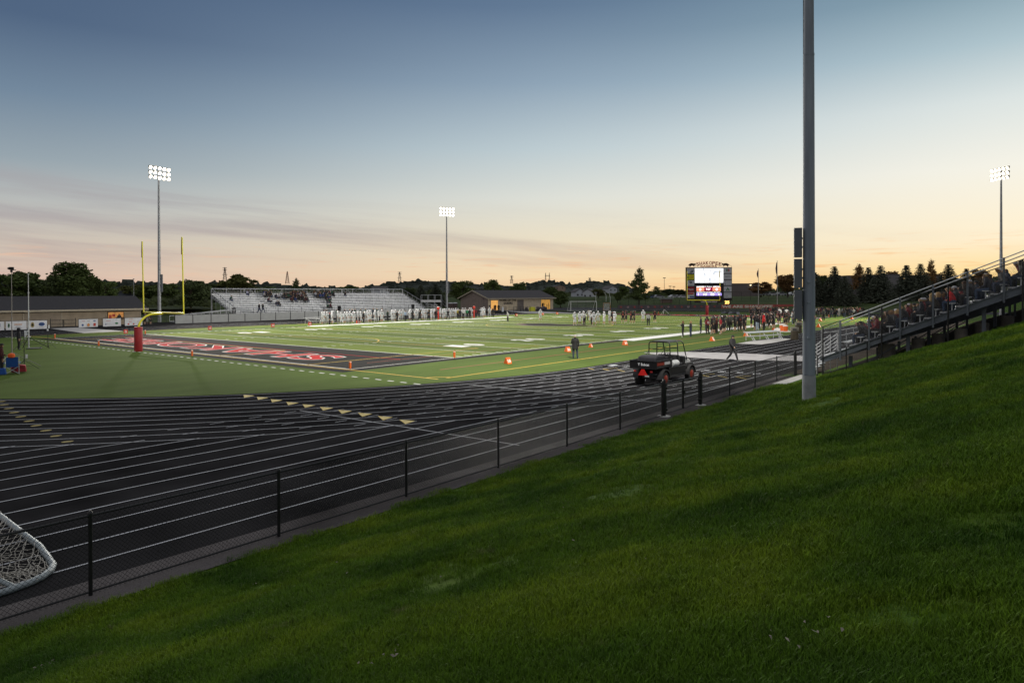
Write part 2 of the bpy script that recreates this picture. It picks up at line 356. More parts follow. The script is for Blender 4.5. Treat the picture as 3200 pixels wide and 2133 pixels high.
for i in range(21):
    y = 9.144+4.572*i; wd = .16 if i in (0, 20) else .11
    rect(-FW, 0, y-wd/2, y+wd/2, z, 1)
for i in range(1, 100):
    if i % 5 == 0: continue
    y = 9.144+.9144*i
    for x0, x1 in ((-.75, -.1), (-FW+.1, -FW+.75), (-16.56, -15.96), (-32.8, -32.2)): rect(x0, x1, y-.06, y+.06, z, 1)
for i in range(1, 10):
    y = 9.144+9.144*i; d = (10*i if i <= 5 else 100-10*i)
    for s, X, xd, yd in ((1, -7.3, (0, 1, 0), (-1, 0, 0)), (-1, -FW+7.3, (0, -1, 0), (1, 0, 0))):
        a, b_ = str(d)[0], '0'
        for k, ch in ((-1.1, a), (1.1, b_)): put_text(mb, ch, (X, y+k*s, z+.004), xd, yd, 1.25, 2.3, .05, 1)
# soccer and lacrosse lines
z2 = .020
for x in (7.8, -56.4): rect(x-.06, x+.06, 0.3, FLN-.3, z2, 2)
for y in (-.33, FLN+.33): rect(-56.4, 7.8, y-.06, y+.06, z2, 2)
for sx in (1, -1):
    for hw, dp, mi in ((20.16, 16.5, 2), (9.16, 5.5, 2)):
        for e in (0, 1):
            yy = (lambda a_: a_) if e == 0 else (lambda a_: FLN-a_)
            x = CX-1.2+sx*hw; rect(x-.06, x+.06, yy(-.3), yy(dp), z2, mi)
            if sx == 1: rect(CX-1.2-hw, CX-1.2+hw, yy(dp)-.06, yy(dp)+.06, z2, mi)
for cyy, r_, a0, a1, mi in ((11, 9.15, .64, 2.5, 2), (FLN-11, 9.15, -.64, -2.5, 2), (FLN/2, 9.15, 0, 2*PI, 2)):
    strip(mb, [(CX-1.2+r_*math.cos(a0+(a1-a0)*i/40), cyy+r_*math.sin(a0+(a1-a0)*i/40)) for i in range(41)], .12, z2, mi)
strip(mb, [(7.8-.95*math.sin(t*PI/20), -.3+.95*math.cos(t*PI/20)) for t in range(11)], .12, z2, 2)
rect(4.6, 4.72, 3, FLN-3, z2, 4); rect(-53.3, -53.2, 3, FLN-3, z2, 4); rect(-46.5, -2.0, 5.9, 6.02, z2, 3); rect(-2.1, -2.0, 3, 22, z2, 4)
for x in (-11.0, -37.5): rect(x-.05, x+.05, 14, 95, z2, 4)
for y in (29, 80): rect(-50, 4.6, y-.05, y+.05, z2, 4)
for i in range(66):
    x = 8.3-.985*i; rect(x-.23, x+.23, -2.42, -2.28, z2, 1)
# letters in both end zones, midfield mark
for e in (0, 1):
    yc, xd, yd = ((3.45, (-1, 0, 0), (0, -1, 0)) if e == 0 else (FLN-3.45, (1, 0, 0), (0, 1, 0)))
    wd = 'SHAKOPEE' if e == 0 else 'SABERS'
    put_text(mb, wd, (-24.6, yc, .019), xd, yd, 36.2, 3.5, .04, 1); put_text(mb, wd, (-24.6, yc, .0235), xd, yd, 35.9, 3.22, .02, 3)
pts = []
for i in range(40):
    a = 2*PI*i/40; rr = 1+.18*math.sin(3*a+.5)+.1*math.sin(7*a); pts.append((-24.4+6.2*rr*math.cos(a), FLN/2+3.6*rr*math.sin(a)))
poly_z(mb, pts, z2, 5); poly_z(mb, [(-24.4+(p[0]+24.4)*.82, FLN/2+(p[1]-FLN/2)*.82) for p in pts], z2+.003, 0)
tag(mb.build('field_markings', [M_blk, M_wht, M_yel, M_red, M_org, M_brn]), kind='structure')
# lane lines
mb = MB(); z = .012
for k in range(11):
    r_ = R0+LW*k; strip(mb, [(CX+r_*math.cos(-PI*i/120), CY+r_*math.sin(-PI*i/120)) for i in range(121)], .05, z)
    strip(mb, [(CX+r_*math.cos(PI*i/60), CY2+r_*math.sin(PI*i/60)) for i in range(61)], .05, z)
    strip(mb, [(CX+r_, CY), (CX+r_, CY2)], .038, z); strip(mb, [(CX-r_, CY), (CX-r_, CY2)], .018, z)
RO = R0+LW*10
def chx(j, y): return 20.8-(1.07 if y < -20 else 1.07-.10*min(1, max(0, (y+20)/30.2)))*j
for j in range(0, 14):
    prev = None; y = -72
    while y < CY:
        x = chx(j, y); out = math.hypot(x-CX, y-CY) > RO+.02
        x1 = chx(j, y+.4)
        if out: strip(mb, [(x, y), (x1, y+.4)], .05, z+.0005)
        y += .4
    if 0 < j < 11:
        y = -20
        while y < 7:
            x = chx(j, y)
            rr_ = math.hypot(x-CX, y-CY)
            if y < CY and R0+.6 < rr_ < RO-.15: strip(mb, [(x+.05, y), (chx(j, y+.5)+.05, y+.5)], .04, z+.001)
            y += 1.45
strip(mb, [(10.4, -10.6), (21.0, -10.2)], .055, z+.002); strip(mb, [(10.8, -.9), (21.0, -.3)], .055, z+.002)
for tx, ty in ((5.38, -9.58), (6.42, -9.54), (7.53, -9.56), (8.72, -9.57), (9.81, -9.52), (10.94, -9.48), (12.11, -9.48), (13.24, -9.42), (14.4, -9.42), (15.59, -9.43)):
    poly_z(mb, [(tx+.02, ty+.05), (tx-.63, ty-.12), (tx+.21, ty-.58)], z+.003, 1)
for dx, dy in ((-1.76, -17.1), (-.56, -17.31), (.7, -17.49), (1.98, -17.66), (3.27, -17.81), (4.56, -17.92), (5.78, -18.07), (7.06, -18.17), (8.34, -18.29), (9.61, -18.39)):
    poly_z(mb, [(dx+.13*math.cos(t*PI/8), dy+.17*math.sin(t*PI/8)) for t in range(16)], z+.003, 2)
for k in range(10):
    x = 11.6+LW*k
    put_text(mb, str(k+1) if k < 9 else '0', (x, 11.4+.1*k, z+.003), (1, 0, 0), (0, 1, 0), .36, .8, .0, 0)
    strip(mb, [(x-.4, 9.1+.12*k), (x+.35, 8.6+.12*k)], .07, z+.003, 1); strip(mb, [(x-.4, 9.2+.12*k), (x+.1, 10.0+.12*k)], .05, z+.003, 1 if k % 2 else 0)
tag(mb.build('lane_markings', [M_lane, M_gold, mat('worn_gold', (.24, .19, .05), .9, 0, .3, 9)]), kind='structure')
# concrete pads and the crossing mats
def pad(pxs, z_, m_, name):
    b = MB(); q = [G(*p) for p in pxs]; c = sum(q, Vector())/len(q)
    poly_z(b, q, z_); poly_z(b, q, z_-.03)
    n_ = len(q)
    for i in range(n_): b.quad((q[i].x, q[i].y, z_), (q[(i+1) % n_].x, q[(i+1) % n_].y, z_), (q[(i+1) % n_].x, q[(i+1) % n_].y, z_-.03), (q[i].x, q[i].y, z_-.03))
    return tag(b.build(name, m_), kind='structure')
def Z2(x, y): return (2080+x/4.902, 940+y/4.902)
M_mat = mat('crossing_cover', (.30, .29, .30), .8, 0, .2, 1.2, bump=.2)
poly_mat = [Z2(-330, 795), Z2(330, 785), Z2(1100, 806), Z2(2200, 850), Z2(2200, 925), Z2(1100, 905), Z2(0, 850)]
pad(poly_mat, .03, M_mat, 'crossing_path')
pad([Z2(1100, 655), Z2(1290, 620), Z2(1740, 572), Z2(1935, 585), Z2(1700, 635), Z2(1480, 665)], .022, M_conc, 'concrete_pad')
pad([(157, 1026), (240, 1023), (385, 1034.5), (263, 1041)], .02, M_conc, 'concrete_pad')
pad([(1575, 971), (1700, 973), (1830, 980), (1640, 978)], .02, M_conc, 'concrete_pad')
mb = MB(); poly_z(mb, [(22.39, 8.55), (24.15, 8.85), (24.15, 13.45), (22.39, 13.45)], .0105); poly_z(mb, [(22.4, 8.6), (24.1, 8.9), (24.1, 13.4), (22.4, 13.4)], .0125)
tag(mb.build('concrete_pad', M_conc), kind='structure')
mb = MB(); poly_z(mb, [(21.62, 13.46), (25.2, 13.46), (25.2, 99), (21.62, 99)], .0095)
tag(mb.build('path', asphalt('stand_apron', (.055, .048, .042), 40)), kind='structure')
# ================================================================= lawn blades on the near hill (stuff)
def lawn():
    mats = []
    m = bpy.data.materials.new('grass_blade'); m.use_nodes = True; nt = m.node_tree; N = nt.nodes; K = nt.links; b = N['Principled BSDF']
    b.inputs['Roughness'].default_value = .7; b.inputs['Specular IOR Level'].default_value = .12
    oi = N.new('ShaderNodeObjectInfo'); ge = N.new('ShaderNodeNewGeometry')
    nz = N.new('ShaderNodeTexNoise'); nz.inputs['Scale'].default_value = .6; nz.inputs['Detail'].default_value = 5; K.new(ge.outputs['Position'], nz.inputs['Vector'])
    rp = N.new('ShaderNodeValToRGB'); e = rp.color_ramp.elements; e[0].position = .34; e[0].color = (.034, .086, .005, 1); e[1].position = .66; e[1].color = (.134, .202, .009, 1)
    x = e.new(.5); x.color = (.077, .150, .007, 1)
    K.new(nz.outputs['Fac'], rp.inputs[0])
    mr = N.new('ShaderNodeMapRange'); K.new(oi.outputs['Random'], mr.inputs['Value']); mr.inputs['To Min'].default_value = .55; mr.inputs['To Max'].default_value = 1.4
    nd = N.new('ShaderNodeTexNoise'); nd.inputs['Scale'].default_value = 1.15; nd.inputs['Detail'].default_value = 7; nd.inputs['Roughness'].default_value = .65; K.new(ge.outputs['Position'], nd.inputs['Vector'])
    md_ = N.new('ShaderNodeMapRange'); md_.inputs['From Min'].default_value = .635; md_.inputs['From Max'].default_value = .72; md_.inputs['To Max'].default_value = .75; K.new(nd.outputs['Fac'], md_.inputs['Value'])
    mxd = N.new('ShaderNodeMix'); mxd.data_type = 'RGBA'; K.new(md_.outputs[0], mxd.inputs[0]); K.new(rp.outputs['Color'], mxd.inputs[6]); mxd.inputs[7].default_value = (.15, .145, .065, 1)
    vm = N.new('ShaderNodeVectorMath'); vm.operation = 'SCALE'; K.new(mxd.outputs[2], vm.inputs[0]); K.new(mr.outputs['Result'], vm.inputs['Scale']); K.new(vm.outputs['Vector'], b.inputs['Base Color'])
    tufts = bpy.data.collections.new('tufts'); rnd = random.Random(3)
    for t in range(3):
        mb = MB()
        for i in range(34):
            a = rnd.uniform(0, 2*PI); r_ = .08*math.sqrt(rnd.random()); x, y = r_*math.cos(a), r_*math.sin(a)
            h = rnd.uniform(.018, .042); la = rnd.uniform(0, 2*PI); le = rnd.uniform(.008, .034); wd = rnd.uniform(.0012, .0022)
            ca, sa = math.cos(la+1.57)*wd, math.sin(la+1.57)*wd; lx, ly = math.cos(la)*le, math.sin(la)*le
            mb.add([(x-ca, y-sa, -.01), (x+ca, y+sa, -.01), (x+ca*.8+lx*.35, y+sa*.8+ly*.35, h*.6), (x-ca*.8+lx*.35, y-sa*.8+ly*.35, h*.6), (x+lx, y+ly, h)], [(0, 1, 2, 3), (3, 2, 4)])
        o = bpy.data.objects.new('tuft', mb.mesh('tuft', m)); tufts.objects.link(o)
    # points, denser near the camera, only where the photograph can see
    pts = []; rnd = np.random.default_rng(5)
    def cone(n, dmin, dmax, pw):
        D = dmin*(dmax/dmin)**(rnd.random(n)**pw); l = (rnd.random(n)*2-1)*.80
        return D, l
    D, l = cone(120000, 1.6, 34, .8)
    f2 = np.array([fw.x, fw.y]); f2 /= np.linalg.norm(f2); r2 = np.array([rt.x, rt.y])
    P = np.array([CAM.x, CAM.y])+D[:, None]*(f2+l[:, None]*r2)
    ok = (P[:, 0] > 22.60+.09*np.sin(P[:, 1]*1.7)+.07*np.sin(P[:, 1]*5.1)) & (P[:, 0] < 60) & ((P[:, 1] < 12.3)) & ~((P[:, 0] < 24.15) & (P[:, 1] > 8.7))
    P = P[ok]; D = D[ok]
    vs = []; nr = []; sc = []
    for (x, y), d in zip(P, D):
        z = H(x, y); z += (noise.noise(Vector((x*.35, y*.35, 0)))*.10+noise.noise(Vector((x*1.1, y*1.1, 4)))*.035)*min(1, z) if z > .02 else 0
        k = noise.noise(Vector((x*.5, y*.5, 9)))+.5*noise.noise(Vector((x*2.3, y*2.3, 2)))
        if k < -.46 and rnd.random() < .75: continue
        vs.append((x, y, z-.014)); sc.append((1.0+.35*k+.3*rnd.random())*(1+d*.045))
    me = bpy.data.meshes.new('grass'); me.from_pydata(vs, [], []); at = me.attributes.new('sc', 'FLOAT', 'POINT'); at.data.foreach_set('value', sc)
    o = bpy.data.objects.new('grass', me); COL.objects.link(o); tag(o, kind='stuff', label='mown green grass covering the near hillside', cat='grass')
    ng = bpy.data.node_groups.new('scatter', 'GeometryNodeTree'); ng.interface.new_socket('Geometry', in_out='INPUT', socket_type='NodeSocketGeometry'); ng.interface.new_socket('Geometry', in_out='OUTPUT', socket_type='NodeSocketGeometry')
    n = ng.nodes; k = ng.links; gi = n.new('NodeGroupInput'); go = n.new('NodeGroupOutput'); ip = n.new('GeometryNodeInstanceOnPoints'); ci = n.new('GeometryNodeCollectionInfo'); ci.inputs['Collection'].default_value = tufts; ci.inputs['Separate Children'].default_value = True; ci.inputs['Reset Children'].default_value = True
    ip.inputs['Pick Instance'].default_value = True; k.new(gi.outputs[0], ip.inputs['Points']); k.new(ci.outputs[0], ip.inputs['Instance']); k.new(ip.outputs[0], go.inputs[0])
    na = n.new('GeometryNodeInputNamedAttribute'); na.data_type = 'FLOAT'; na.inputs[0].default_value = 'sc'; k.new(na.outputs['Attribute'], ip.inputs['Scale'])
    rv = n.new('FunctionNodeRandomValue'); rv.data_type = 'FLOAT_VECTOR'; rv.inputs[0].default_value = (-.15, -.15, 0); rv.inputs[1].default_value = (.15, .15, 6.28); k.new(rv.outputs[0], ip.inputs['Rotation'])
    md = o.modifiers.new('scatter', 'NODES'); md.node_group = ng
lawn()
mb = MB(); rn = random.Random(8)
for i in range(80):
    cx_, cy_ = rn.uniform(23.2, 33), rn.uniform(-27, 11)
    for j in range(rn.choice((1, 1, 2, 5, 9))):
        x, y = cx_+rn.gauss(0, .10), cy_+rn.gauss(0, .10); z = H(x, y)+rn.uniform(.03, .055); a = rn.uniform(0, 6.3); s = rn.uniform(.008, .020)
        mb.add([(x+s*math.cos(a+k*1.57)*(1 if k % 2 else .55), y+s*math.sin(a+k*1.57)*(1 if k % 2 else .55), z+rn.uniform(-.008, .012)) for k in range(4)], [(0, 1, 2, 3)])
o = mb.build('fallen_leaves', mat('dry_leaf', (.22, .20, .16), .9, 0, .3, 9)); tag(o, 'scattered pale dry leaves and clippings on the grass hill', 'leaves', None, 'stuff')

# dark sheet under the home grandstand, the stand's shade put into its colour
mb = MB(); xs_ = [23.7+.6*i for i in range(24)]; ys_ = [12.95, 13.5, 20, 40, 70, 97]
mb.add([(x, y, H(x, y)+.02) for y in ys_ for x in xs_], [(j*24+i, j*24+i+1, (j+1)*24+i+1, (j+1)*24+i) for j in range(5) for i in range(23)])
tag(mb.build('stand_shade_sheet', mat('stand_shade', (.018, .015, .013), .98, 0, .3, 4, spec=.05, bump=.5, bscale=12)), kind='structure')
# ================================================================= stadium things near the camera
M_galv = mat('galvanised_steel', (.30, .31, .33), .5, .55, .18, 1.5, bump=.15, bscale=12); M_alu = mat('aluminium', (.62, .63, .65), .42, .5, .1, 3)
M_box = mat('enclosure_grey', (.115, .125, .145), .55, .1, .12, 2); M_blkp = mat('black_vinyl', (.012, .012, .013), .45, 0, .2, 8); M_dark = mat('dark_metal', (.03, .03, .032), .5, .4, .2, 6)
M_lamp = mat('lamp_glass', (1, .96, .86), .3, 0, 0, 1, emit=11, ecol=(1, .95, .82)); M_conc2 = mat('pole_concrete', (.27, .285, .30), .85, 0, .2, 3, bump=.3, bscale=25)
M_house = mat('lamp_housing', (.22, .18, .12), .4, .3, .1, 5)
# near pole steel needs long vertical stains
M_pole = mat('pole_steel', (.21, .24, .285), .65, 0, .26, 1.1, bump=.2, bscale=9)
nt = M_pole.node_tree; _tc = [n for n in nt.nodes if n.type == 'TEX_COORD'][0]; _nz = [n for n in nt.nodes if n.type == 'TEX_NOISE'][0]
_mp = nt.nodes.new('ShaderNodeMapping'); _mp.inputs['Scale'].default_value = (5, 5, .35); nt.links.new(_tc.outputs['Object'], _mp.inputs[0]); nt.links.new(_mp.outputs[0], _nz.inputs['Vector'])
OFB = .12
def flood_pole(x, y, zb, zt, aim, label, rb=.2, detail=False, boxdir=None, power=60000, boxz=(2.6, 5.2)):
    bd_ = -rt*.6+fw*.8; bd_.z = 0; bd_.normalize()
    t = thing('floodlight_pole', label, 'light pole', (x, y, zb), 0, 'stadium floodlight poles')
    h = zt-zb; MB().lathe([(rb*1.04, -.4), (rb*1.04, .75), (rb*1.0, .78)], n=24).build('base', M_conc2, t, smooth=True)
    pr = [(rb*.97, .79), (rb*.93, 3.4)]; z_ = 3.4; r_ = rb*.93
    pm_ = M_pole if detail else M_galv
    MB().lathe([(rb*.98, .79), (rb*.83, h*.42)], n=28).build('pole', pm_, t, smooth=True); MB().lathe([(rb*.80, h*.42+.001), (rb*.45, h)], n=28).build('pole', pm_, t, smooth=True); MB().lathe([(rb*.855, h*.42-.03), (rb*.855, h*.42+.03)], n=28).build('collar', pm_, t, smooth=False)
    if detail: MB().path([Vector((0, 0, 5.0))+bd_*(rb*.95)+Vector((0, 0, q)) for q in (0, 3, 9, 19)], .012, 6).build('cable', M_dark, t)
    a = Vector((aim[0]-x, aim[1]-y, 0)); a.normalize(); s = Vector((-a.y, a.x, 0)); bd = Vector(boxdir) if boxdir else s
    bd.normalize(); bn = Vector((-bd.y, bd.x, 0)); ang = math.atan2(bd.y, bd.x)
    z0, z1 = boxz; n = 3; g = .06; hh = (z1-z0-g*(n-1))/n
    eb = MB()
    for i in range(n if detail else 1):
        c0 = z0+(hh+g)*i; c1 = c0+hh if detail else z1
        bx_ = MB().box(bd*(rb+OFB)+Vector((0, 0, (c0+c1)/2)), (.22, .40, c1-c0), ang); bx_.box(bd*(rb+.06)+Vector((0, 0, c0+.3)), (.14, .08, .06), ang); bx_.box(bd*(rb+.06)+Vector((0, 0, c1-.3)), (.14, .08, .06), ang)
        e = bx_.build('ballast_box', M_box, t)
        if detail:
            for q in (.25, .5, .75): MB().box(bd*(rb+OFB)-bn*.20+Vector((0, 0, c0+(c1-c0)*q)), (.05, .03, .07), ang).build('hinge', M_dark, e)
    if detail:
        for zq in (2.95, 3.55, 1.9): MB().tube(Vector((-s.x*0, 0, zq))-fw*(rb*.85)-rt*.09, Vector((0, 0, zq))-fw*(rb*1.06)-rt*.09, .035, n=12).build('hand_hole_cover', M_pole, t, smooth=True)
    for r_i in range(3):
        zr = h-.25-r_i*.78
        MB().tube(s*-1.75+Vector((0, 0, zr+.28)), s*1.75+Vector((0, 0, zr+.28)), .05, n=8).build('crossarm', M_house, t)
        for c_i in range(5):
            p = s*((c_i-2)*.80)+a*.28+Vector((0, 0, zr)); d = (a*math.cos(.55)+s*(.16*(2-c_i)/2)-Vector((0, 0, math.sin(.55)))).normalized()
            M = d.to_track_quat('Z', 'Y').to_matrix(); mb = MB(); prof = [(.08, -.36), (.16, -.30), (.30, -.04), (.33, .02), (.33, .05)]
            nn = 14; vs = [p+M @ Vector((r*math.cos(2*PI*j/nn), r*math.sin(2*PI*j/nn), q)) for r, q in prof for j in range(nn)]
            fs = [(i*nn+j, i*nn+(j+1) % nn, (i+1)*nn+(j+1) % nn, (i+1)*nn+j) for i in range(4) for j in range(nn)]+[tuple(range(nn))]
            mb.add(vs, fs); mb.tube(p-d*.2, p-a*.26+Vector((0, 0, .28)), .03, n=6)
            lh = mb.build('lamp', M_house, t, smooth=True)
            gl = MB(); pf = [(.24, .04), (.24, .06), (.19, .09), (.1, .11), (.03, .115)]
            gl.add([p+M @ Vector((r*math.cos(2*PI*j/16), r*math.sin(2*PI*j/16), q)) for r, q in pf for j in range(16)], [(i*16+j, i*16+(j+1) % 16, (i+1)*16+(j+1) % 16, (i+1)*16+j) for i in range(4) for j in range(16)]+[tuple(range(64, 80))]); gl.build('lamp_glass', M_lamp, lh)
    l = bpy.data.lights.new('floodlight', 'SPOT'); l.energy = power; l.spot_size = R(96); l.spot_blend = .9; l.shadow_soft_size = .9; l.color = (1, .95, .84)
    lo = bpy.data.objects.new('floodlight', l); COL.objects.link(lo); lo.parent = t
    src = a*1.4+Vector((0, 0, h-.9)); lo.location = src
    tgt = Vector((aim[0], aim[1], 0))-Vector((x, y, zb)); lo.rotation_euler = (tgt-src).to_track_quat('-Z', 'Y').to_euler()
    return t
c2 = Vector((-24.4, 54.9, 0))
flood_pole(-83, 26.1, 0, 25.6, (-34, 34, 0), 'tall lit floodlight pole at the left end of the far white bleachers', .27, power=190000, boxdir=(.6, .8, 0), boxz=(5.0, 7.9))
flood_pole(-83, 94.2, 0, 25.4, (-28, 66, 0), 'lit floodlight pole beside the beige HOME OF THE SABERS building', .27, power=190000, boxdir=(.6, .8, 0), boxz=(4.6, 7.6))
NP = Vector((27.84, -4.95, 0)); NP.z = H(NP.x, NP.y)-.05
flood_pole(NP.x, NP.y, NP.z, 25.8, (-13, 30, 0), 'huge grey floodlight pole standing on the grass hill in the foreground', .182, True, boxdir=(-rt.x*.93+fw.x*.35, -rt.y*.93+fw.y*.35, 0), power=95000, boxz=(2.45, 5.15))
flood_pole(25.7, 116.1, .3, 25.5, (-20, 70, 0), 'lit floodlight pole rising behind the home grandstand on the right', .27, power=190000, boxdir=(-.6, -.8, 0))
# ---------------------------------------------------------------- chain link
def wires(mb, A, B, zlo, zhi, pitch=.072, r=.0026, offs=0):
    """woven diamond mesh between ground points A and B; zlo/zhi are functions of the distance along"""
    A = Vector(A); B = Vector(B); Ld = (B-A).length; d = (B-A)/Ld; n_ = Vector((-d.y, d.x, 0)); H_ = max(zhi(0)-zlo(0), zhi(Ld)-zlo(Ld))
    def seg(s0, z0, s1, z1, o):
        p = A+d*s0; q = A+d*s1; vs = []
        for c, z in ((p, z0), (q, z1)):
            c = Vector((c.x, c.y, z))+n_*o
            vs += [c+n_*r, c+Vector((0, 0, r*1.2))-n_*r*.6, c-Vector((0, 0, r*1.2))-n_*r*.6]
        mb.add(vs, [(0, 1, 4, 3), (1, 2, 5, 4), (2, 0, 3, 5)])
    s = -H_-abs(zhi(Ld)-zhi(0))*2
    top = max(zhi(0), zhi(Ld)); bot = min(zlo(0), zlo(Ld)); T = top-bot
    s = -T
    while s < Ld+T:
        for sg, o in ((1, offs), (-1, offs+.003)):
            # param t in [0,T]: position s + sg*t at height bot+t ; clip by sampling
            s_a = s if sg == 1 else s+T
            lo = hi = None; M_ = 24
            for i in range(M_+1):
                t = T*i/M_; ss = s_a+sg*t; z = bot+t
                if 0 <= ss <= Ld and zlo(ss)-1e-6 <= z <= zhi(ss)+1e-6:
                    lo = t if lo is None else lo; hi = t
            if lo is not None and hi > lo: seg(s_a+sg*lo, bot+lo, s_a+sg*hi, bot+hi, o)
        s += pitch
def chain_fence(x, ys, label, h=1.22, last=None):
    t = thing('chain_link_fence', label, 'fence', (x, ys[0], 0))
    y0 = ys[0]
    for y in ys:
        MB().tube((0, y-y0, -.05), (0, y-y0, h+.03), .03, n=10).lathe([(.038, h+.02), (.036, h+.05), (.015, h+.075)], (0, y-y0, 0), 10).build('post', M_blkp, t, smooth=True)
    Ld = ys[-1]-ys[0]
    MB().tube((0, 0, h), (0, Ld, h), .021, n=8).build('top_rail', M_blkp, t, smooth=True)
    MB().tube((0, 0, .06), (0, Ld, .06), .016, n=8).build('bottom_rail', M_blkp, t, smooth=True)
    mb = MB(); wires(mb, (0, 0, 0), (0, Ld, 0), lambda s: .02, lambda s: h+.03)
    y = .2
    while y < Ld:
        mb.tube((-.026, y, h-.02), (.026, y, h+.024), .004, n=4); y += .6
    mb.build('mesh', M_blkp, t); return t
chain_fence(22.2, [-34.9, -31.75, -28.6, -25.47, -22.29, -19.08, -15.86, -12.63, -9.43, -6.28, -3.2], 'long black chain link fence between the track and the grass hill, left of the gate')
chain_fence(22.22, [.32, 3.36, 6.6, 9.81, 12.8], 'shorter black chain link fence right of the gate, behind the tall pole')
for i, y in enumerate((-3.07, .18)):
    t = thing('gate_post', ['thick black gate post nearest the camera, on its own round concrete footing', 'thick black gate post farther along, beside the utility vehicle'][i], 'post', (22.22, y, 0), 0, 'thick gate posts')
    MB().lathe([(.062, 0), (.062, 1.30), (.045, 1.36), (.02, 1.385)], n=16).build('post', M_blkp, t, smooth=True)
    MB().lathe([(.24, -.02), (.24, .018), (.22, .022)], n=20).build('footing', mat('footing', (.40, .40, .39), .9, 0, .15, 5), t, smooth=True)
    for z in (.25, 1.05): MB().tube((0, (.1 if i == 0 else -.1), z-.03), (0, (.1 if i == 0 else -.1), z+.03), .1, n=12).build('hinge', M_blkp, t, smooth=True)
for i, (a, b_) in enumerate(((-2.92, -1.5), (-1.40, .03))):
    t = thing('gate', ['left leaf of the black chain link double gate', 'right leaf of the black chain link double gate'][i], 'gate', (22.22, a, 0), 0, 'double gate leaves')
    Ld = b_-a; m_ = MB()
    for y in (0, Ld): m_.tube((0, y, .08), (0, y, 1.2), .024, n=8)
    for z in (.09, .62, 1.18): m_.tube((0, 0, z), (0, Ld, z), .02, n=8)
    m_.build('frame', M_blkp, t, smooth=True); m_ = MB(); wires(m_, (0, 0, 0), (0, Ld, 0), lambda s: .1, lambda s: 1.18); m_.build('mesh', M_blkp, t)
    if i == 1: MB().box((.03, 0, .72), (.05, .12, .16)).tube((.03, -.05, .72), (.03, -.05, .1), .012, n=6).build('latch', M_blkp, t)
# small gate between the fence end and the grandstand
t = thing('gate', 'narrow black gate standing behind the tall pole beside the grandstand steps', 'gate', (22.25, 12.9, 0))
m_ = MB()
for x in (0.05, 1.15): m_.tube((x, 0, .03), (x, 0, 1.2), .026, n=8)
for z in (.08, .65, 1.18): m_.tube((.05, 0, z), (1.15, 0, z), .018, n=8)
m_.tube((0, 0, 0), (0, 0, 1.38), .05, n=10)
m_.build('frame', M_blkp, t, smooth=True); m_ = MB(); wires(m_, (.05, 0, 0), (1.15, 0, 0), lambda s: .08, lambda s: 1.18, .075); m_.build('mesh', M_blkp, t)
# tall sloping fence along the end of the grandstand
FY = 12.72
t = thing('chain_link_fence', 'tall black chain link fence sloping up the near end of the grandstand', 'fence', (23.72, FY, 0))
ztop = lambda s: 2.73+s*.385
zbt = lambda s: H(23.72+s, FY)+.04
for x in (0, 1.15, 2.15, 2.82, 5.7, 8.6, 11.5):
    full = x in (0, 2.82, 5.7, 8.6, 11.5)
    MB().tube((x, 0, zbt(x)-.2), (x, 0, ztop(x)+.02 if full else zbt(x)+1.15), .038 if full else .028, n=10).build('post', M_blkp, t, smooth=True)
MB().tube((0, 0, ztop(0)), (11.5, 0, ztop(11.5)), .022, n=8).build('top_rail', M_blkp, t, smooth=True)
mb = MB(); mb.path([(s*.5, 0, zbt(s*.5)+.03) for s in range(24)], .016, 6); mb.path([(s*.5, 0, zbt(s*.5)+1.1) for s in range(7)], .016, 6); mb.build('bottom_rail', M_blkp, t, smooth=True)
mb = MB(); wires(mb, (0, 0, 0), (11.5, 0, 0), lambda s: zbt(s), lambda s: ztop(s), .075, .0022); mb.build('mesh', M_blkp, t)
# ---------------------------------------------------------------- home grandstand
GX, GY, GL, NR = 23.59, 13.0, 82.0, 20
t = thing('grandstand', 'home grandstand seen from its near end, grey steel beam and bright plank seats', 'grandstand', (GX, GY, 0))
def gz(k): return 1.19+.30*k
mb = MB()
for k in range(NR): mb.bx(.68*k, .68*k+.66, .05, GL, gz(k)-.05, gz(k)); mb.bx(.68*k+.655, .68*k+.675, .05, GL, gz(k), gz(k)+.235)
mb.build('walkway', M_alu, t)
mb = MB()
for k in range(1, NR): mb.bx(.68*k+.36, .68*k+.62, .05, GL, gz(k)+.40, gz(k)+.44)
mb.build('seat', M_alu, t)
mb = MB()
for k in range(1, NR):
    y = .3
    while y < GL:
        mb.bx(.68*k+.46, .68*k+.51, y, y+.05, gz(k), gz(k)+.4); y += 1.83
mb.build('seat_bracket', M_alu, t)
M_beam = mat('beam_grey', (.15, .17, .20), .55, .2, .15, 2)
for y in [0.0]+[1.83*i for i in range(4, 45, 4)]:
    mb = MB(); a, b_ = (-.1, 1.0), (.68*NR, 1.0+.4375*(.68*NR+.1))
    mb.ext([(a[0], a[1]), (b_[0], b_[1]), (b_[0], b_[1]-.40), (a[0]+.15, a[1]-.2)], y-.03, y+.03)
    mb.ext([(a[0], a[1]+.02), (b_[0], b_[1]+.02), (b_[0], b_[1]-.02), (a[0], a[1]-.02)], y-.10, y+.10)
    mb.ext([(a[0]+.15, a[1]-.19), (b_[0], b_[1]-.38), (b_[0], b_[1]-.42), (a[0]+.15, a[1]-.23)], y-.10, y+.10)
    mb.build('stringer', M_beam, t)
for y in (0,):
    for x in (.95, 2.33, 3.75, 5.18, 6.6, 8.02, 9.45, 10.9):
        zb = 1.0+.4375*x; MB().bx(x-.04, x+.04, -.14, -.06, zb-.45, zb+1.65).build('end_post', M_beam, t)
rl = lambda x: 3.04+(x-.9)*.4335
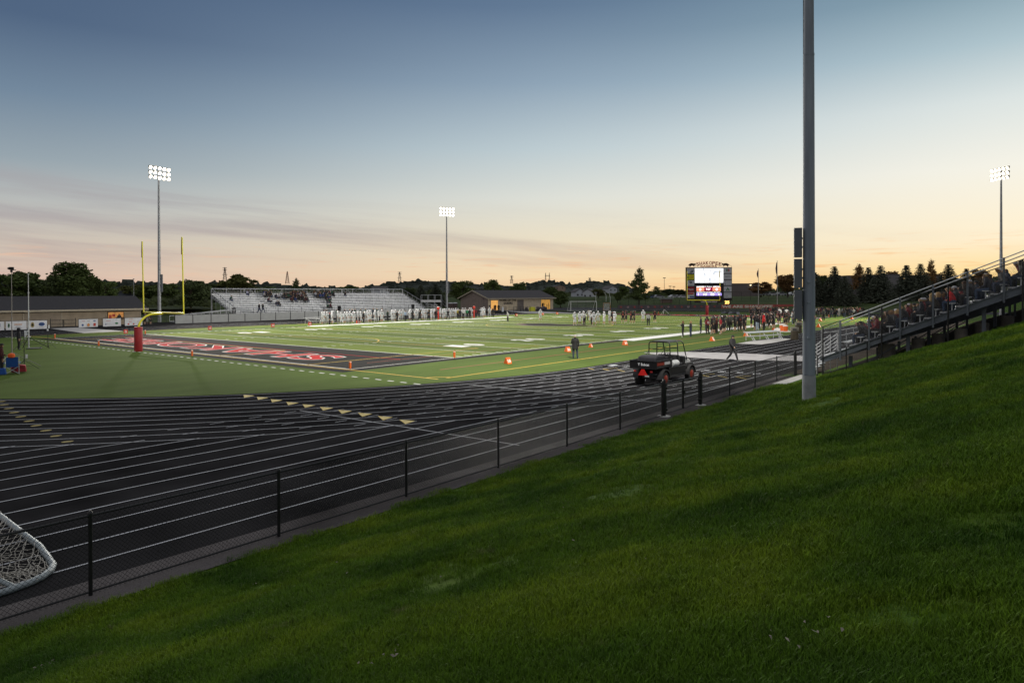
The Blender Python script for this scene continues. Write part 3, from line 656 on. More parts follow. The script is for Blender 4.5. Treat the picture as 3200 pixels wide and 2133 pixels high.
for dz, nm in ((0, 'top_rail'), (-.19, 'guard_rail')):
    MB().tube((.9, -.1, rl(.9)+dz), (12.6, -.1, rl(12.6)+dz), .026, n=8).build(nm, M_alu, t, smooth=True)
mb = MB()
for z in (1.65, 2.05, 2.35): mb.tube((-.02, 0, z), (-.02, GL, z), .022, n=6)
y = 0
while y < GL: mb.tube((-.02, y, 1.1), (-.02, y, 2.35), .022, n=6); y += 1.83
for z in (2.72, 2.45, 1.6): mb.tube((-.02, -.05, z if z < 2.5 else 2.5), (.9, -.1, z if z < 2.5 else 2.95), .022, n=6)
mb.build('front_railing', M_galv, t, smooth=True)
mb = MB(); wires(mb, (.0, -.06, 0), (12.6, -.06, 0), lambda s: 1.05+.4375*s, lambda s: rl(s)-.34, .075, .002); mb.build('end_mesh', M_galv, t)
for j in range(5):
    y = .6+j*7
    for x in (1.3, 4.0, 7.2, 10.4):
        zb = 1.0+.4375*x-.4; zg = H(GX+x, GY+y)
        MB().bx(x-.08, x+.08, y-.08, y+.08, min(zg, 0)-.2, zb).build('column', M_beam, t)
mb = MB()
for j in range(5): mb.tube((1.3, .6+j*7, .3), (4.0, .6+j*7, 2.2), .03, n=6)
mb.build('brace', M_beam, t)
for i, (x, y, r_, h_) in enumerate(((2.9, 1.3, .42, .75), (4.3, 1.6, .3, .6), (5.1, 2.4, .3, .55), (6.2, 1.3, .28, .5), (7.0, 2.2, .3, .5), (8.0, 3.0, .28, .5), (8.9, 1.8, .28, .5))):
    zg = H(GX+x, GY+y); o = MB().lathe([(r_, -.3), (r_, h_*.9), (r_*.92, h_)], n=18).build('concrete_pier', mat('pier_concrete', (.20, .18, .15), .9, 0, .2, 4), None, (GX+x, GY+y, zg), smooth=True)
    tag(o, 'pale round concrete pier in the shadow beneath the home grandstand', 'pier', 'concrete piers under the grandstand')
# steps up to the stand
t = thing('access_steps', 'bright aluminium steps with sloping rails at the grandstand corner behind the tall pole', 'steps', (22.45, 14.1, 0))
mb = MB()
for i in range(6): mb.bx(.22*i, .22*i+.26, 0, 1.5, .19*i+.12, .19*i+.16)
mb.build('tread', M_alu, t)
for y in (0, 1.5):
    mb = MB()
    for dz in (.28, .48, .68, .88, 1.08): mb.tube((-.1, y, .05+dz), (1.3, y, 1.15+dz), .021, n=6)
    for x in (-.1, .6, 1.3): mb.tube((x, y, 0), (x, y, 1.13+(x+.1)*.79), .021, n=6)
    mb.build('handrail', M_alu, t, smooth=True)
# ---------------------------------------------------------------- goal posts
def goal_post(y, s, label):
    t = thing('goal_post', label, 'goal post', (-24.385, y, 0), 0, 'yellow football goal posts')
    M_y = mat('goal_yellow', (.62, .58, .03), .35, 0, .06, 3)
    yb = -1.95*s
    MB().lathe([(.30, 0), (.31, .02), (.31, 1.93), (.29, 1.97), (0.02, 1.98)], (0, yb, 0), 24).build('pad', mat('pad_red', (.24, .010, .014), .6, 0, .15, 3, bump=.25, bscale=6), t, smooth=True)
    pts = [(0, yb, 1.2), (0, yb, 1.75)]+[(0, yb+s*1.25*(1-math.cos(a)), 1.75+1.22*math.sin(a)) for a in [i*PI/20 for i in range(1, 11)]]+[(0, 0, 2.985)]
    MB().path(pts, .085, 14).build('gooseneck', M_y, t, smooth=True)
    MB().tube((-3.556, 0, 3.05), (3.556, 0, 3.05), .08, n=14).build('crossbar', M_y, t, smooth=True)
    for x in (-3.556, 3.556):
        u = MB().tube((x, 0, 3.0), (x-.2*s*(s > 0), 0, 9.14), .05, n=12).build('upright', M_y, t, smooth=True)
        r_ = MB(); xr = x-.2*(s > 0); pp = [(xr-.03, 0, 9.12), (xr-.10, .02, 8.7), (xr-.09, .01, 8.3), (xr-.12, .03, 7.75)]
        for i in range(3):
            a, b_ = Vector(pp[i]), Vector(pp[i+1]); wv = Vector((.02, .05, 0)); r_.quad(a-wv, a+wv, b_+wv, b_-wv)
        r_.build('ribbon', mat('ribbon_red', (.20, .03, .03), .8), u)
    return t
goal_post(0, 1, 'near yellow goal post with red padded base in front of the black end zone')
goal_post(FLN, -1, 'far yellow goal post in front of the scoreboard')
# ---------------------------------------------------------------- pylons and yard markers
M_or = mat('pylon_orange', (.62, .11, .012), .5, 0, .1, 4); M_orr = mat('marker_red', (.55, .03, .012), .5, 0, .1, 4); M_num = mat('marker_white', (.85, .8, .75), .6)
def pylon():
    t = thing('pylon', 'x', 'pylon'); MB().bx(-.055, .055, -.055, .055, .02, .46).build('body', M_or, t, bevel=.012)
    MB().bx(-.057, .057, -.057, .057, .40, .43).build('band', M_num, t); return t
py0 = pylon(); first = True
for x, y, lb in ((0, 0, 'orange pylon at the near right corner of the black end zone'), (.05, 9.1, 'orange pylon at the right end of the near goal line'), (-48.8, 0, 'orange pylon at the far left corner of the near end zone'), (-48.8, 9.1, 'orange pylon at the far end of the near goal line'),
                 (-16.3, -1.6, 'orange pylon just outside the end line, right of the near goal post'), (-33.2, -1.6, 'orange pylon just outside the end line, left of the near goal post'),
                 (0, FLN-9.14, 'orange pylon at the right end of the far goal line'), (0, FLN, 'orange pylon at the far right corner of the field'), (-48.8, FLN-9.14, 'orange pylon at the left end of the far goal line'), (-35.3, FLN+1.5, 'orange pylon by the tripod behind the far end line')):
    if first: py0.location = (x, y, .02); py0['label'] = lb; py0['group'] = 'orange end zone pylons'; first = False
    else: dup(py0, (x, y, .02), 0, lb, 'orange end zone pylons')
def marker(d):
    t = thing('yard_marker', 'x', 'yard marker'); mb = MB()
    mb.ext([(-.34, 0), (.34, 0), (.06, .60), (-.06, .60)], -.26, .26); mb.build('body', M_or, t, bevel=.02)
    f = MB()
    for s in (1, -1):
        n_ = Vector((s*.60, 0, .28)).normalized(); up = Vector((-s*.28, 0, .60)).normalized()
        put_text(f, d, Vector((s*.209, 0, .28))+n_*.006, (0, s, 0), up, None, .32, .03)
    f.build('number', M_num, t); return t
near_pts = [(1587, 1136, '10'), (1774, 1099, '20'), (1846, 1085, '2'), (1953, 1078, '30'), (2225, 1065, '50'), (2331, 1050, '40'), (2418, 1035, '40')]
for px, py, d in near_pts:
    g = G(px, py); t = marker(d); t.location = g; t.rotation_euler.z = R(random.uniform(-25, 15)); t.scale = (.5,)*3 if d == '2' else (.68,)*3
    tag(t, {1587: 'orange wedge yard marker nearest the camera, on the turf beside the black border', 1774: 'orange wedge yard marker right beside the woman in the black coat', 1846: 'small open orange marker between two larger wedges', 1953: 'orange wedge yard marker where the white sideline begins', 2225: 'orange wedge yard marker on the yellow line behind the utility vehicle', 2331: 'orange wedge yard marker at the left end of the team bench', 2418: 'orange wedge yard marker behind the team bench, left of the drink coolers'}[px], 'yard marker', 'orange wedge yard markers on the near side')
fl = [(392, 1039, 'G'), (655, 1030, '10'), (852, 1020, '20'), (968, 1012, '30')]
fnm = ['red yard marker left of the near goal post, on the far sideline', 'red yard marker with 10 on the far sideline', 'red yard marker in front of the grey panel fence, on the far sideline', 'red yard marker by the small white bench']
for i, (px, py, d) in enumerate(fl+[(1118, 1005, '40'), (1613, 988, '20'), (1696, 985, '10'), (1741, 980, 'G')]):
    g = OX(px, -52.2); t = marker(d); t.location = g; t.rotation_euler.z = R(-20); t.scale = (.78,)*3
    kids(t)[0].data.materials[0] = M_orr if i < 5 else M_or
    tag(t, (fnm+['red yard marker at the feet of the white team', 'orange marker right of the referee with the raised arm', 'orange marker behind the lone white player', 'orange marker near the far left corner of the field'])[i], 'yard marker', 'yard markers on the far sideline')
for px, py, lb in ((2563, 1003, 'orange marker on the turf just right of the tall pole'), (2558, 1022, 'orange triangular marker beside the grandstand steps rail'), (2662, 998, 'small orange marker above the grandstand rail')):
    g = G(px, py); t = marker('G'); t.location = g; t.scale = (.75,)*3; tag(t, lb, 'yard marker', 'markers at the far right corner')
# ---------------------------------------------------------------- utility vehicle
def utv():
    t = thing('utility_vehicle', 'black crew utility vehicle with open roll cage driving away along the track', 'utility vehicle', (17.85, 4.45, .012), R(0))
    MBk = mat('utv_black', (.007, .007, .008), .4, 0, .15, 4); MGy = mat('utv_grey', (.028, .028, .03), .5); MTy = mat('tyre', (.018, .018, .018), .85, 0, .2, 20); MOr = mat('wheel_orange', (.20, .016, .005), .5); MWh = mat('utv_white', (.40, .41, .42), .35)
    # axle y=0 rear, y=3.0 front; x right
    wx = .64
    for x in (-wx, wx):
        for y in (0, 3.0):
            s = 1 if x > 0 else -1; r_ = .345
            prof = [(.20, -.13), (.30, -.135), (.335, -.11), (r_, -.07), (r_, .07), (.335, .11), (.30, .135), (.20, .13)]
            wmb = MB().lathe(prof, (x, y, r_), 28, axis='X')
            for k in range(22):
                a = 2*PI*k/22
                for sx_ in (-.065, .065): wmb.box((x+sx_, y+math.cos(a+(sx_ > 0)*.14)*(r_+.004), r_+math.sin(a+(sx_ > 0)*.14)*(r_+.004)), (.11, .045, .03), rx=a+PI/2)
            whl = bpy.data.objects.new('wheel', None); COL.objects.link(whl); whl.parent = t
            wmb.build('tyre', MTy, whl, smooth=False)
            MB().lathe([(.03, s*.10), (.10, s*.11), (.14, s*.07), (.19, s*.10), (.205, s*.136), (.20, s*.14)], (x, y, r_), 20, axis='X').build('rim', MOr, whl, smooth=True)
    MB().bx(-.33, .33, -.35, 3.35, .34, .50).bx(-.62, .62, .5, 2.5, .38, .50).build('chassis', MBk, t, bevel=.02)
    ax = MB().tube((-.55, 0, .345), (.55, 0, .345), .05, n=8).tube((-.55, 3, .345), (.55, 3, .345), .04, n=8).bx(-.16, .16, -.3, .12, .24, .46).tube((.2, -.42, .42), (.48, -.42, .42), .07, n=12)
    for s in (-1, 1): ax.tube((s*.45, -.05, .36), (s*.3, .02, .85), .03, n=8)
    ax.build('axle', MGy, t, smooth=True)
    # cargo bed
    bed = MB(); z0, z1 = .92, 1.26; xa, xb, ya, yb = -.70, .70, -.85, .85
    bed.bx(xa, xb, ya, yb, z0-.04, z0+.02); bed.bx(xa, xa+.04, ya, yb, z0, z1); bed.bx(xb-.04, xb, ya, yb, z0, z1); bed.bx(xa, xb, yb-.04, yb, z0, z1)
    bed.bx(xa-.03, xa+.05, ya, yb, z1-.03, z1+.02); bed.bx(xb-.05, xb+.03, ya, yb, z1-.03, z1+.02); bed.bx(xb, xb+.02, ya, yb, z0+.02, z0+.06)
    bed = bed.build('cargo_bed', MBk, t, bevel=.012)
    tg = MB().bx(xa-.03, xb+.03, ya-.05, ya-.002, z0-.04, z1+.02).bx(xa-.03, xb+.03, ya-.065, ya-.05, z1-.04, z1+.02).bx(xa-.03, xb+.03, ya-.065, ya-.05, z0-.04, z0+.01).build('tailgate', MBk, t, bevel=.01)
    tx = MB(); put_text(tx, 'Bobcat', (.12, ya-.054, 1.09), (1, 0, 0), (0, 0, 1), .44, .13, .03); put_text(tx, 'Y', (-.22, ya-.054, 1.09), (1, 0, 0), (0, 0, 1), .12, .13, .06)
    tx.build('lettering', mat('decal_white', (.7, .72, .76), .5), tg)
    MB().bx(xb, xb+.006, ya+.06, -.02, z0+.12, z1-.05).build('orange_decal', MOr, bed); MB().bx(xb, xb+.006, 0, .6, z0+.12, z1-.07).build('white_decal', mat('decal_grey', (.42, .42, .43), .5), bed)
    # fenders, sides
    for s in (-1, 1):
        fe = MB(); pr = [(.47*math.cos(a), .36+.47*math.sin(a)) for a in [PI*i/10 for i in range(0, 11)]]; pr2 = [(.42*math.cos(a), .36+.42*math.sin(a)) for a in [PI*i/10 for i in range(10, -1, -1)]]
        fe.ext(pr+pr2, s*.50, s*.80, axis='X'); fe.build('rear_fender', MGy, t, smooth=False)
        fe = MB(); fe.ext([(3.0+p[0], p[1]) for p in pr+pr2], s*.52, s*.80, axis='X'); fe.bx(s*.55, s*.68, 2.45, 3.35, .72, .92); fe.build('front_fender', MGy, t)
        MB().bx(s*.60, s*.70, .52, 2.45, .42, .86).bx(s*.62, s*.73, .55, 2.4, .36, .44).build('side_panel', MBk, t, bevel=.02)
    MB().ext([(2.45, .75), (2.50, 1.18), (2.75, 1.20), (3.25, 1.05), (3.45, .80), (3.45, .55), (3.30, .55)], -.56, .56, axis='X').build('hood', MWh, t, bevel=.04)
    MB().ext([(2.25, .85), (2.30, 1.28), (2.50, 1.30), (2.62, 1.19), (2.55, .85)], -.62, .62, axis='X').build('dashboard', MBk, t, bevel=.03)
    hl = MB(); hl.path([(-.3, 3.5, .6), (-.3, 3.56, .95), (-.22, 3.56, 1.08), (.22, 3.56, 1.08), (.3, 3.56, .95), (.3, 3.5, .6)], .022, 8).build('brush_guard', MBk, t, smooth=True)
    for y, nm in ((.98, 'rear'), (1.95, 'front')):
        MB().bx(-.60, .60, y, y+.48, .86, .98).bx(-.60, .60, y-.10, y+.02, .96, 1.38).build('seat', mat('seat_vinyl', (.025, .025, .028), .55), t, bevel=.05)
    MB().ext([(-.6+.0, 1.0), (-.5, 1.42), (-.2, 1.48), (.5, 1.47), (.72, 1.30), (.78, 1.0)], -.50, .50, axis='X').build('soft_cover', mat('soft_bag', (.02, .02, .026), .7, 0, .4, 3, bump=.5, bscale=5), t, bevel=.07)
    MB().lathe([(.03, -.36), (.17, -.34), (.18, .34), (.03, .36)], (.60, 1.2, 1.0), 18, axis='Y').build('white_tank', MWh, t, smooth=True)
    st = MB(); C_ = Vector((-.32, 2.15, 1.42)); q = Vector((0, -.5, .85)).normalized(); u = Vector((1, 0, 0)); v_ = q.cross(u)
    st.path([C_+(u*math.cos(2*PI*i/20)+v_*math.sin(2*PI*i/20))*.19 for i in range(21)], .014, 6); st.tube(C_, C_-q*.3, .02, n=6)
    for i in range(3): st.tube(C_, C_+(u*math.cos(2*PI*i/3)+v_*math.sin(2*PI*i/3))*.19, .012, n=5)
    st.build('steering_wheel', MBk, t, smooth=True)
    cage = MB(); Z = 2.08; rr = .027
    def hoop(y0, y1, zb): cage.path([(-.60, y0, zb), (-.57, y1, Z-.10), (-.52, y1, Z-.02), (-.44, y1, Z), (.44, y1, Z), (.52, y1, Z-.02), (.57, y1, Z-.10), (.60, y0, zb)], rr, 8)
    hoop(.88, .84, .95)
    hoop(1.75, 1.72, .95)
    for s in (-1, 1):
        cage.path([(s*.60, 2.78, 1.08), (s*.56, 2.40, Z-.12), (s*.52, 2.32, Z-.03), (s*.50, 2.2, Z), (s*.50, .86, Z)], rr, 8)
        cage.path([(s*.60, 1.72, 1.0), (s*.60, 1.72, 1.1)], rr*.9, 6)
        cage.path([(s*.62, .62, 1.28), (s*.62, .62, 1.45), (s*.58, .84, 1.6)], .018, 6)
    cage.tube((-.50, 2.24, Z), (.50, 2.24, Z), rr, n=8); cage.tube((-.58, .86, 1.72), (.58, .86, 1.72), .02, n=8); cage.tube((-.58, 1.74, 1.74), (.58, 1.74, 1.74), .02, n=8)
    cage.build('roll_cage', MBk, t, smooth=True)
    MB().bx(-.46, .46, .95, 2.15, Z+.015, Z+.04).build('roof', MBk, t, bevel=.01)
    MB().ext([(-.26, .56), (.26, .56), (.07, .86), (-.07, .86)], -.92, -.90).build('warning_triangle', mat('triangle_red', (.50, .012, .01), .4, 0, .1, 4, emit=.05), t)  # faint glow added to the triangle's red, though it is no lamp
    MB().bx(-.5, -.38, -.9, -.87, .72, .8).bx(.38, .5, -.9, -.87, .72, .8).build('tail_light', mat('tail_red', (.3, .02, .02), .3), t)
    MB().bx(.12, .34, -.93, -.91, .50, .58).build('number_plate', MWh, t)
utv()
# ---------------------------------------------------------------- soccer goal lying at the lower left
t = thing('soccer_goal', 'white netted goal with rounded base bar cut off by the left edge, behind the fence', 'goal', (20.4, -22.2, 0))
M_gw = mat('goal_frame', (.26, .30, .32), .5, .1, .15, 4)
base = [(-6.8, .4, .055), (-3.7, .2, .055), (-1.0, .1, .055), (-.25, 0, .055), (.15, -.06, .055), (.38, -.17, .055), (.56, -.34, .055), (.68, -.56, .055), (.75, -.85, .055), (.775, -1.2, .055), (.78, -9, .055)]
MB().path(base, .055, 10).build('base_bar', M_gw, t, smooth=True)
MB().tube((.72, -.75, .06), (-3.2, -3.4, 1.9), .04, n=10).tube((.75, -1.4, .06), (.1, -2.2, .06), .05, n=8).build('stay', M_gw, t, smooth=True)
MB().tube((-6.8, .4, 0), (-6.8, .4, 2.44), .06, n=10).tube((-6.8, -6.5, 0), (-6.8, -6.5, 2.44), .06, n=10).tube((-6.8, -6.5, 2.44), (-6.8, .4, 2.44), .06, n=10).build('goal_frame', M_gw, t, smooth=True)
net = MB(); rn = random.Random(5)
def npnt(i, j):
    u, v = i/26, j/14
    p = Vector((-4.5, .18-v*3.0, .35+1.2*v)).lerp(Vector((.68-.3*(1-v)**4, -.12-.9*v, .08)), u)
    sag = math.sin(PI*v)*math.sin(PI*min(1, u*1.05))
    p.z = max(.03, p.z-.55*sag*(1-.3*u)); w_ = .05
    return p+Vector((rn.uniform(-w_, w_), rn.uniform(-w_, w_), rn.uniform(-.02, .03)))
gp_ = [[npnt(i, j) for j in range(15)] for i in range(27)]
for i in range(27):
    for j in range(15):
        for di, dj in ((1, 1), (1, -1)):
            if 0 <= i+di < 27 and 0 <= j+dj < 15:
                a, b_ = gp_[i][j], gp_[i+di][j+dj]; mid_ = (a+b_)/2+Vector((0, 0, -.015)); net.tube(a, mid_, .0055, n=4, cap=False); net.tube(mid_, b_, .0055, n=4, cap=False)
for k in range(60):
    c = Vector((.45+rn.uniform(-.35, .2), -.55+rn.uniform(-.35, .3), .07)); a = rn.uniform(0, 6.28); q = c+Vector((math.cos(a)*.14, math.sin(a)*.14, .02)); net.tube(c, q, .0055, n=4, cap=False)
net.build('net', mat('net_cord', (.42, .40, .36), .9), t)
# ================================================================= buildings, bleachers, scoreboard, trees
def siding(name, col):
    m = mat(name, col, .7, 0, .0); nt = m.node_tree; N = nt.nodes; K = nt.links; b = N['Principled BSDF']
    tc = N.new('ShaderNodeTexCoord'); sp = N.new('ShaderNodeSeparateXYZ'); K.new(tc.outputs['Object'], sp.inputs[0])
    a = N.new('ShaderNodeMath'); a.operation = 'MULTIPLY'; a.inputs[1].default_value = 5; K.new(sp.outputs[2], a.inputs[0])
    f = N.new('ShaderNodeMath'); f.operation = 'FRACT'; K.new(a.outputs[0], f.inputs[0])
    bp = N.new('ShaderNodeBump'); bp.inputs['Strength'].default_value = .8; bp.inputs['Distance'].default_value = .03; K.new(f.outputs[0], bp.inputs['Height']); K.new(bp.outputs['Normal'], b.inputs['Normal'])
    nz = N.new('ShaderNodeTexNoise'); nz.inputs['Scale'].default_value = 1.3; nz.inputs['Detail'].default_value = 6; K.new(tc.outputs['Object'], nz.inputs['Vector'])
    r = N.new('ShaderNodeMapRange'); r.inputs['From Min'].default_value = .3; r.inputs['From Max'].default_value = .7; r.inputs['To Min'].default_value = .85; r.inputs['To Max'].default_value = 1.12; K.new(nz.outputs['Fac'], r.inputs['Value'])
    v = N.new('ShaderNodeVectorMath'); v.operation = 'SCALE'; v.inputs[0].default_value = col; K.new(r.outputs[0], v.inputs['Scale']); K.new(v.outputs['Vector'], b.inputs['Base Color'])
    return m
M_sid = siding('beige_siding', (.31, .25, .18)); M_trim = mat('trim_beige', (.38, .33, .25), .7); M_shin = mat('shingles', (.030, .030, .036), .98, 0, .35, 9, bump=.6, bscale=14)
M_shin2 = mat('shingles_brown', (.060, .056, .060), .98, 0, .25, 9, bump=.5, bscale=14)
M_warm = mat('lit_interior', (.6, .3, .08), .6, 0, .7, 2.2, emit=.62, ecol=(1, .50, .13)); M_warm2 = mat('lit_window', (.35, .16, .05), .6, 0, .8, 3.0, emit=.30, ecol=(1, .42, .10)); M_door = siding('garage_door', (.27, .22, .165)); M_dk = mat('window_dark', (.02, .02, .025), .3)
M_ban = mat('banner_white', (.62, .63, .66), .6, 0, .08, 2); M_bl = mat('banner_blue', (.04, .09, .25), .6); M_gn = mat('banner_green', (.04, .18, .08), .6); M_rd = mat('banner_red', (.45, .05, .03), .6); M_or2 = mat('banner_orange', (.55, .22, .05), .6); M_gy = mat('banner_grey', (.15, .16, .18), .6); M_go = mat('banner_gold', (.30, .24, .10), .6)
# ---- left concession building: long wall facing +x
t = thing('concession_building', 'long low beige building with dark shingle roof behind the sponsor banners on the left', 'building', (-79, 21.4, 0))
MB().bx(-8, 0, -44, 0, 0, 2.45).ext([(-8, 2.45), (0, 2.45), (-4, 3.9)], -44, -.0, axis='Y').build('wall', M_sid, t)
rf = MB(); x0, x1, ov = -8.6, .7, .9
rf.ext([(x1, 2.28), (-3.95, 4.22), (x0, 2.28), (x0, 2.42), (-3.95, 4.38), (x1, 2.42)], -45, ov); rf.build('roof', M_shin, t)
MB().bx(.70, .78, -45, ov, 2.18, 2.44).build('fascia', M_trim, t)
for y, wd in ((-13.2, 4.6), (-29, 4.6)):
    d = MB().bx(0, .03, y-wd/2, y+wd/2, 0, 2.0).build('garage_door', M_door, t); f = MB()
    f.bx(0, .06, y-wd/2-.1, y-wd/2, 0, 2.1).bx(0, .06, y+wd/2, y+wd/2+.1, 0, 2.1).bx(0, .06, y-wd/2-.1, y+wd/2+.1, 2.0, 2.12).build('frame', M_trim, d)
w0, w1 = -4.7, -2.5
wn = MB().bx(.004, .03, w0, w1, .95, 1.9).build('window', M_warm2, t)
MB().bx(0, .06, w0-.08, w0, .87, 1.98).bx(0, .06, w1, w1+.08, .87, 1.98).bx(0, .06, w0-.08, w1+.08, 1.9, 1.98).bx(0, .25, w0-.08, w1+.08, .87, .95).bx(.03, .06, w0+.95, w0+.99, .95, 1.9).bx(.03, .07, w0+1.1, w1, .98, 1.15).build('frame', M_dk, wn)
MB().bx(.01, .05, w0+.12, w0+.5, .95, 1.5).bx(.01, .05, w0+.6, w0+1.0, 1.2, 1.62).build('menu_board', M_rd, wn)
MB().bx(-.04, .06, -.06, .04, 0, 2.3).build('downspout', M_trim, t)
# ---- sponsor banners and fence on the far side of the track, x = -73
FX = -73.3
def yat(px): return OX(px, FX).y
def mark(mb, kind, y, z, w, h, mi):
    """small emblem shapes standing 6 mm proud of a banner, facing +x"""
    X = .012
    if kind == 'o': mb.add([(X, y+w/2*math.cos(a), z+h/2*math.sin(a)) for a in [2*PI*i/18 for i in range(18)]], [tuple(range(18))], mi)
    elif kind == 'b': mb.quad((X, y-w/2, z-h/2), (X, y+w/2, z-h/2), (X, y+w/2, z+h/2), (X, y-w/2, z+h/2), mi)
    elif kind == 'w':
        r = random.Random(int(y*100+z*77)); yy = y-w/2
        while yy < y+w/2-.04:
            l = r.uniform(.03, .09); mb.quad((X, yy, z-h/2), (X, yy+l, z-h/2), (X, yy+l, z+h*r.uniform(.2, .5)), (X, yy, z+h*r.uniform(.2, .5)), mi); yy += l+.03
    elif kind == 't': mb.add([(X, y-w/2, z-h/2), (X, y+w/2, z-h/2), (X, y, z+h/2)], [(0, 1, 2)], mi)
bm_ = [M_bl, M_gn, M_rd, M_or2, M_gy, M_go, M_ban]
ban = [(-60, 12, 'white sponsor banner at the left edge of the photo with a blue and red emblem', [('o', .78, .62, .34, .62, 0), ('o', .78, .6, .2, .3, 6), ('t', .8, .5, .16, .25, 2)]),
       (17, 82, 'white sponsor banner with a green round emblem and orange lettering', [('o', .14, .55, .3, .6, 1), ('o', .14, .55, .18, .36, 6), ('w', .6, .66, 1.3, .16, 3), ('w', .6, .38, .8, .06, 4), ('w', .6, .2, 1.3, .05, 4)]),
       (85, 146, 'white sponsor banner with a gold round seal and a blue oval emblem', [('o', .25, .55, .62, .72, 5), ('o', .25, .55, .3, .34, 4), ('o', .72, .6, 1.05, .5, 0), ('w', .72, .6, .8, .16, 6), ('w', .72, .2, .9, .05, 4)]),
       (245, 305, 'white sponsor banner with a brown emblem and a red square, right of the black gate', [('w', .25, .82, .6, .08, 2), ('w', .5, .82, .4, .08, 4), ('o', .82, .82, .5, .16, 0), ('o', .2, .3, .4, .3, 0), ('o', .5, .3, .5, .42, 3), ('b', .82, .32, .42, .42, 2)]),
       (321, 377, 'white sponsor banner with a green oval emblem below the lit window', [('w', .3, .75, .9, .08, 2), ('t', .72, .9, .2, .1, 0), ('w', .3, .4, .7, .08, 4), ('t', .15, .35, .25, .3, 0), ('o', .75, .4, .62, .3, 1), ('w', .3, .15, .6, .05, 4)]),
       (389, 444, 'white sponsor banner with small red and black emblems beside the goal post pad', [('w', .35, .88, .9, .1, 3), ('w', .3, .55, .5, .12, 2), ('w', .75, .55, .4, .1, 5), ('o', .2, .22, .4, .22, 2), ('o', .5, .22, .3, .22, 2), ('b', .82, .22, .42, .2, 4)])]
for a, b_, lb, ms in ban:
    y0, y1 = yat(a), yat(b_); wd = y1-y0; sc = wd/3.4
    t = thing('sponsor_banner', lb, 'banner', (FX+.06, y0, .02), 0, 'white sponsor banners on the far fence')
    s_ = MB(); n_ = 12
    for i in range(n_):
        u0, u1 = wd*i/n_, wd*(i+1)/n_; q = lambda u: .012*math.sin(u*5)
        s_.quad((q(u0)-.012, u0, .0), (q(u1)-.012, u1, .0), (q(u1)-.012, u1, 1.12), (q(u0)-.012, u0, 1.12))
    s_.build('sheet', M_ban, t, smooth=True)
    e = MB()
    for k, u, z, w_, h_, mi in ms: mark(e, k, u*wd, z*1.05, w_*sc, h_, mi)
    e.build('emblem', bm_, t)
t = thing('track_fence', 'black chain link fence carrying the sponsor banners beside the beige building', 'fence', (FX, yat(-120), 0))
y0 = yat(-120); y1 = yat(540); L_ = y1-y0; n_ = 26
for i in range(n_+1):
    if yat(160) < y0+L_*i/n_ < yat(235): continue
    MB().tube((0, L_*i/n_, 0), (0, L_*i/n_, 1.22), .03, n=6).build('post', M_blkp, t)
for nm, z in (('top_rail', 1.2), ('bottom_rail', .08)):
    MB().tube((0, 0, z), (0, yat(150)-y0, z), .025, n=6).tube((0, yat(245)-y0, z), (0, L_, z), .025, n=6).build(nm, M_blkp, t)
wm = MB(); wires(wm, (0, yat(245)-y0, 0), (0, L_, 0), lambda s: .05, lambda s: 1.2, .16, .004); wm.build('mesh', M_blkp, t)
for i, (a, b_) in enumerate(((157, 196), (199, 236))):
    t = thing('gate', ['left leaf of the black double gate in front of the beige garage door', 'right leaf of the black double gate left of the emblem banners'][i], 'gate', (FX, yat(a), 0)); wd = yat(b_)-yat(a); m_ = MB()
    for y in (0, wd): m_.tube((0, y, .05), (0, y, 1.35 if (y > 0) == (i == 1) else 1.2), .045, n=8)
    for z in (.12, .6, 1.15): m_.tube((0, 0, z), (0, wd, z), .03, n=6)
    m_.build('frame', M_blkp, t); m_ = MB(); wires(m_, (0, 0, 0), (0, wd, 0), lambda s: .1, lambda s: 1.15, .16, .004); m_.build('mesh', M_blkp, t)
# ---- grey panel fence in front of the far bleachers
PX = -74.0
pts = [OX(px, PX).y for px in (546, 602, 659, 713, 765, 814, 861, 907, 952, 995, 1040, 1085, 1130, 1175, 1220, 1265, 1310)]
t = thing('panel_fence', 'long fence of pale grey panels between black posts in front of the white bleachers', 'fence', (PX, pts[0], 0))
M_pan = mat('panel_grey', (.33, .34, .34), .7, 0, .08, 1.5)
for i, y in enumerate(pts):
    MB().tube((0, y-pts[0], 0), (0, y-pts[0], 1.42), .07, n=8).build('post', M_dark, t)
    if i < len(pts)-1:
        a = y-pts[0]+.06; b_ = pts[i+1]-pts[0]-.06; m_ = MB().bx(-.01, .02, a, b_, .03, 1.32)
        for z in (.45, .85): m_.bx(.02, .026, a, b_, z, z+.015)
        m_.build('panel', M_pan, t)
MB().tube((0, 0, 1.38), (0, pts[-1]-pts[0], 1.38), .03, n=6).build('top_rail', M_dark, t)
# ---- far bleachers
BX, BY0, BY1 = -80.0, 37.6, 84.4
t = thing('visitor_bleachers', 'wide bank of bright white aluminium bleachers across the field', 'bleachers', (BX, BY0, 0)); BL = BY1-BY0
M_bal = mat('bleacher_aluminium', (.66, .67, .70), .5, .15, .08, 2)
NB = 11
def bz(k): return 1.12+.335*k
mb = MB()
mb.bx(0, 2.0, 0, BL, .98, 1.12)
for k in range(NB): mb.bx(-.72*k-.72, -.72*k, 0, BL, bz(k)-.04, bz(k))
mb.build('walkway', M_bal, t)
mb = MB()
for k in range(NB): mb.bx(-.72*k-.74, -.72*k-.715, 0, BL, bz(k), bz(k)+.20)
mb.build('riser', M_bal, t)
mb = MB(); 
ais = [7.0, 18.6, 29.8, 40.5]
for k in range(NB):
    e = [0]+[v for a in ais for v in (a-.6, a+.6)]+[BL]
    for i in range(0, len(e), 2): mb.bx(-.72*k-.50, -.72*k-.22, e[i], e[i+1], bz(k)+.39, bz(k)+.435)
mb.build('seat', M_bal, t)
mb = MB(); rn = random.Random(2)
